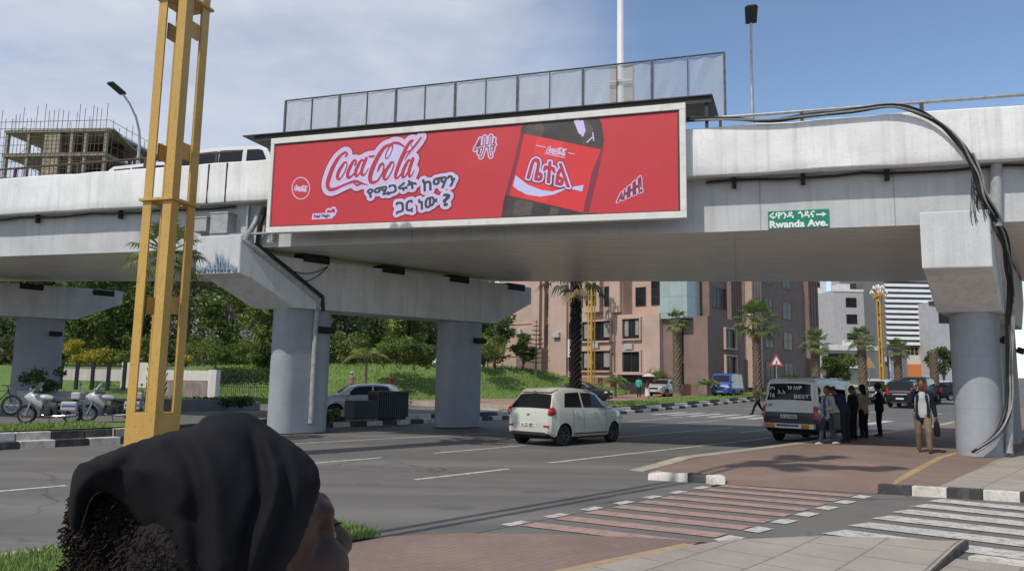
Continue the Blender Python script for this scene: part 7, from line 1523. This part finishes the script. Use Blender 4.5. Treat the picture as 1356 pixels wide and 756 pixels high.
ph_, J = person('person in a dark jacket standing behind the parked white car', at_y(516, 527, 52), R(-90), 1.70, None, 'brown', 'charcoal', 'shoebrown', voxel=.014)
pi_, J = person('person in tan clothes and pale hat left of the white car', at_y(465, 524, 53), R(-100), 1.66, None, 'tan', 'khaki', 'shoebrown', voxel=.014, headcover='white')
pj, J = person('person in a black jacket and jeans on the path, right of the second column', at_y(628, 529, 52), R(-95), 1.70, None, 'charcoal', 'jeans', 'shoebrown', under='white', voxel=.014)
pk_, J = person('person in pale grey clothes walking beside the one in the black jacket', at_y(620, 529, 53), R(-85), 1.66, None, 'hoodie', 'hoodie', 'shoe', voxel=.014)
for o in (ph_, pi_, pj, pk_): o.location.z = max(o.location.z, .012)

# ---------------------------------------------------------------- woman in the foreground
Yh = 0.80; C0 = at_y(318, 744, Yh); FA = R(48)
wm = thing('person', 'woman in a black head scarf in the foreground, looking up at the billboard', 'person', (C0.x, C0.y, 0.0), FA)
zc = C0.z
b = Blob(); H = lambda x, y, z: V3((x + .12*z, y, zc+z))     # head tilted a little back
H = lambda x, y, z: V3((x*math.cos(.12)-z*math.sin(.12), y, zc + z*math.cos(.12)+x*math.sin(.12)))
b.ball(H(-.005, 0, .03), (.095, .074, .105)); b.ball(H(.03, 0, -.02), (.072, .062, .090)); b.ball(H(.045, 0, -.075), (.048, .048, .042)); b.ball(H(.082, 0, -.10), (.022, .024, .02))
b.cap(H(.096, 0, .028), .009, H(.121, 0, -.014), .0155); 
for sg in (1, -1):
    b.ball(H(.108, sg*.013, -.018), .0105); b.ball(H(.066, sg*.046, -.018), (.030, .026, .032)); b.ball(H(.052, sg*.045, -.055), (.034, .022, .036)); b.cap(H(.090, sg*.010, .042), .0115, H(.072, sg*.048, .038), .011); b.cap(H(.083, sg*.022, .022), .010, H(.076, sg*.046, .020), .0085); b.cap(H(.082, sg*.024, -.002), .008, H(.074, sg*.044, -.002), .007); b.ball(H(-.008, sg*.079, -.002), (.020, .009, .034)); b.ball(H(-.002, sg*.079, -.028), (.010, .008, .012))
b.chain([H(.094, -.026, -.056), H(.104, 0, -.052), H(.094, .026, -.056)], [.006, .0095, .006]); b.chain([H(.092, -.022, -.066), H(.100, 0, -.068), H(.092, .022, -.066)], [.006, .010, .006])
b.cap(H(-.015, 0, -.06), .055, V3((-.05, 0, zc-.20)), .058); b.chain([V3((-.05, 0, zc-.20)), V3((-.04, 0, zc-.40)), V3((-.02, 0, .92))], [.07, .12, .125])
for S, sg in (('L', 1), ('R', -1)):
    b.chain([V3((-.05, sg*.16, zc-.235)), V3((-.06, sg*.21, zc-.52)), V3((.04, sg*.22, zc-.74))], [.05, .04, .028]); b.chain([V3((-.02, sg*.085, .86)), V3((0, sg*.095, .45)), V3((-.02, sg*.095, .09))], [.09, .056, .04])
    w0 = V3((.04, sg*.22, zc-.74)); d = V3((.25, 0, -.97)); b.cap(w0, .026, w0+d*.07, .029)
    for o, L in ((-.028, .062), (-.009, .075), (.010, .070), (.028, .055)): p0 = w0+d*.08+V3((o, 0, o*.2)); p1 = p0+d*L*.6; b.cap(p0-d*.015, .010, p1, .009); b.cap(p1, .009, p1+d*L*.4+V3((.0, -sg*.018, .0)), .0075)
    b.cap(w0+d*.02+V3((.024, 0, 0)), .011, w0+d*.075+V3((.052, 0, 0)), .009); b.cap(V3((-.02, sg*.095, .05)), .036, V3((.11, sg*.095, .03)), .026)
b.build('body', 'skinshaded', wm, .0048, 3)
for sg in (1, -1):
    m = MB(); m.ball(H(.0805, sg*.033, .010), .0108, 12, 8); m.ball(H(.0880, sg*.034, .010), .0055, 8, 6, 1); m.build('eye', [M['eyewhite'], M['iris']], wm, smooth=60)
    m = MB()
    for i in range(9): p = H(.0925-.0012*i, sg*(.024+.0026*i), .016+.0006*i); m.tube([p, p+V3((.010, sg*.002, .004))], [.0011, .0003], 4)
    m.build('eyelashes', M['hair'], wm)
c = Blob(); c.chain([V3((-.05, 0, zc-.215)), V3((-.04, 0, zc-.40)), V3((-.02, 0, .98)), V3((-.01, 0, .60))], [.085, .142, .15, .17]); c.cap(V3((-.05, .15, zc-.245)), .075, V3((-.05, -.15, zc-.245)), .075)
for sg in (1, -1): c.chain([V3((-.05, sg*.16, zc-.24)), V3((-.06, sg*.215, zc-.52)), V3((.03, sg*.222, zc-.71))], [.076, .064, .048]); c.cap(V3((-.03, sg*.06, zc-.38)), .12, V3((-.02, sg*.06, .9)), .13)
c.build('coat', CM['black'], wm, .011)
c = Blob()
for sg in (1, -1): c.chain([V3((-.02, sg*.085, .88)), V3((0, sg*.095, .45)), V3((-.02, sg*.095, .11))], [.105, .075, .062])
c.build('trousers', CM['charcoal'], wm, .012)
for sg in (1, -1): c = Blob(); f = V3((-.02, sg*.095, .085)); c.cap(f-V3((.03, 0, .035)), .046, f+V3((.07, 0, -.045)), .042); c.cap(f+V3((.06, 0, -.045)), .043, f+V3((.165, 0, -.052)), .034); c.build('shoe', CM['black'], wm, .012, 3)
# head scarf: cloth shell round the head, built as a solid with folds
M['scarf'] = mat('black_scarf_cloth', (.0095, .0095, .0115), .85, .25, 6, bump=.35, bscale=11, spec=.16)
RC = V3(ray(262, 662)).normalized(); PC = V3((0, 0, EYE)) + RC*(0.835); EX = RC.cross(V3((0, 0, 1))).normalized(); EZ = EX.cross(RC).normalized()
def scp(u, v):
    d = V3(ray(u, v)); k = (PC-V3((0, 0, EYE))).dot(RC)/d.dot(RC); q = V3((0, 0, EYE))+d*k-PC; return (q.dot(EX), q.dot(EZ))
OUT = [(94, 700), (92, 672), (94, 642), (99, 622), (108, 612), (116, 611), (126, 605), (140, 600), (160, 592), (180, 585), (212, 575), (240, 568), (258, 563), (268, 554), (282, 548), (300, 545), (322, 546), (338, 552), (350, 562), (372, 579), (392, 594), (406, 609), (413, 622), (416, 640), (413, 658), (404, 684), (396, 706), (386, 730), (376, 745), (366, 775), (352, 800), (300, 812), (245, 806), (222, 780), (214, 748), (196, 712), (172, 676), (150, 656), (131, 652), (119, 664), (112, 684), (106, 702)]
o2 = [tuple(p) for p in np.array(bez([scp(*p) for p in OUT+[OUT[0]]], 5))]
gx, gz = np.meshgrid(np.arange(min(p[0] for p in o2)-.012, max(p[0] for p in o2)+.012, .0036), np.arange(min(p[1] for p in o2)-.012, max(p[1] for p in o2)+.012, .0036))
sd = sdf_segments(gx, gz, [(o2[i], o2[(i+1) % len(o2)]) for i in range(len(o2))])
def fold(pts, wd): return np.exp(-(np.maximum(sdf_strokes(gx, gz, [([tuple(p) for p in bez([scp(*q) for q in pts], 6)], 0.0)]), 0)/wd)**2)
A2 = lambda x, y: (60+x/2.948, 520+y/2.948)
ridge = .010*fold([A2(690, 90), A2(800, 130), A2(850, 240), A2(860, 380), A2(810, 520), A2(770, 690)], .016) - .011*fold([A2(640, 110), A2(770, 150), A2(815, 260), A2(820, 400), A2(770, 540), A2(735, 700)], .007) - .008*fold([A2(890, 180), A2(905, 300), A2(895, 420), A2(850, 560), A2(800, 690)], .007) - .008*fold([A2(400, 220), A2(440, 350), A2(480, 480), A2(490, 700)], .008) + .006*fold([A2(425, 220), A2(470, 340), A2(520, 480), A2(540, 700)], .012) - .006*fold([A2(560, 480), A2(585, 600), A2(590, 720)], .010) - .009*fold([A2(130, 290), A2(220, 330), A2(330, 420), A2(410, 560)], .010) - .007*fold([A2(340, 195), A2(360, 230), A2(300, 330)], .008) + .006*fold([A2(200, 260), A2(300, 240), A2(420, 190)], .012) - .007*fold([A2(660, 100), A2(760, 100), A2(850, 150)], .006) - .005*fold([A2(960, 260), A2(990, 400), A2(960, 560)], .008) - .006*fold([A2(250, 220), A2(330, 300), A2(420, 420), A2(450, 600)], .006) - .006*fold([A2(500, 160), A2(560, 260), A2(600, 420), A2(610, 700)], .006) + .006*fold([A2(540, 150), A2(610, 260), A2(650, 420), A2(660, 700)], .010) - .007*fold([A2(730, 80), A2(840, 160), A2(880, 260)], .005) - .005*fold([A2(1000, 290), A2(1030, 360), A2(1000, 480)], .006) + .004*fold([A2(650, 200), A2(680, 400), A2(640, 640)], .02)
d_in = np.maximum(-sd, 0); xr = np.clip((gx-scp(330, 600)[0])/(scp(412, 600)[0]-scp(330, 600)[0]), 0, 1); D0 = .085 - .052*xr; xl = np.clip((gx-scp(100, 600)[0])/(scp(250, 600)[0]-scp(100, 600)[0]), 0, 1); WM = .060+.040*xl**.8
pw_ = 2.2+1.4*xr; g_ = np.clip(d_in/D0, 0, 1); wth = WM*(1-(1-g_)**pw_)**(1/pw_)
ctr = .004*np.sin(gz*30)
edge = np.clip(d_in/.012, 0, 1)
vs, fs = march(gx, gz, sd, -.0005); VV = np.array(vs)
def samp(A, p):
    fx = (p[:, 0]-gx[0, 0])/.0036; fz = (p[:, 1]-gz[0, 0])/.0036; ix = np.clip(fx.astype(int), 0, gx.shape[1]-2); iz = np.clip(fz.astype(int), 0, gx.shape[0]-2); ax_ = fx-ix; az_ = fz-iz
    return A[iz, ix]*(1-ax_)*(1-az_)+A[iz, ix+1]*ax_*(1-az_)+A[iz+1, ix]*(1-ax_)*az_+A[iz+1, ix+1]*ax_*az_
wv_, cv, rv, ev = samp(wth, VV), samp(ctr, VV), samp(ridge*1.5, VV), samp(edge, VV)
inv = Matrix.Rotation(-FA, 3, 'Z'); ms_ = MB()
to3 = lambda x, z, o: inv @ (PC + EX*x + EZ*z + RC*o - V3((C0.x, C0.y, 0)))
f1 = [to3(x, z, c_-w_-r_*e_) for (x, z), w_, c_, r_, e_ in zip(vs, wv_, cv, rv, ev)]
f2 = [to3(x, z, c_+w_+r_*e_) for (x, z), w_, c_, r_, e_ in zip(vs, wv_, cv, rv, ev)]
ms_.add(f1, fs); ms_.add(f2, [tuple(reversed(f)) for f in fs]); so_ = ms_.build('head_scarf', M['scarf'], wm)
bm = bmesh.new(); bm.from_mesh(so_.data); bmesh.ops.remove_doubles(bm, verts=bm.verts, dist=.0009); bmesh.ops.recalc_face_normals(bm, faces=bm.faces)
for f in bm.faces: f.smooth = True
bm.to_mesh(so_.data); bm.free()
# curly hair showing below the scarf at the back
M['curl'] = mat('dark_brown_curls', (.011, .0065, .0055), .7, .5, 40, spec=.2)
HB = ((146, 752, .036), (138, 664, .022), (136, 694, .026), (240, 738, .046), (268, 790, .05), (182, 690, .040), (196, 716, .050), (186, 748, .052), (160, 722, .034), (220, 760, .056), (188, 795, .056), (250, 800, .066), (225, 720, .05), (290, 830, .07))
hb_ = Blob()
for (u, v, r_) in HB: q = at_y(u, v, Yh-.012-(.052 if u in (240, 268) else 0)); hb_.ball(inv @ (q-V3((C0.x, C0.y, 0))), (r_, r_*1.2, r_))
M['hairbase'] = mat('dark_hair_mass', (.008, .005, .0045), .9, .6, 60, bump=1.0, bscale=130)
hm = hb_.build('hair', 'hairbase', wm, .006, 3)
rr = random.Random(31); m = MB()
for k in range(3400):
    (u, v, r_) = rr.choice(HB[:-1]); q = at_y(u, v, Yh-.012-(.052 if u in (240, 268) else 0)); d = V3((rr.gauss(-.2, 1), rr.gauss(-.5, 1), rr.gauss(0, 1))).normalized(); p = q + V3((d.x, d.y*1.2, d.z))*r_*rr.uniform(.93, 1.05); ax_ = d.orthogonal().normalized(); bx_ = d.cross(ax_); a0 = rr.uniform(0, 6.28); cr_ = rr.uniform(.0016, .004); pts = []; st_ = rr.choice((-1, 1))
    for i in range(8): a = a0+i*.8*st_; pts.append(inv @ (p + (ax_*math.cos(a)+bx_*math.sin(a))*cr_*(1-.06*i) + d*(.0016*i) - V3((0, 0, .0008*i)) - V3((C0.x, C0.y, 0))))
    m.tube(pts, .00075, 3, cap=False)
m.build('curls', M['curl'], hm, smooth=60)
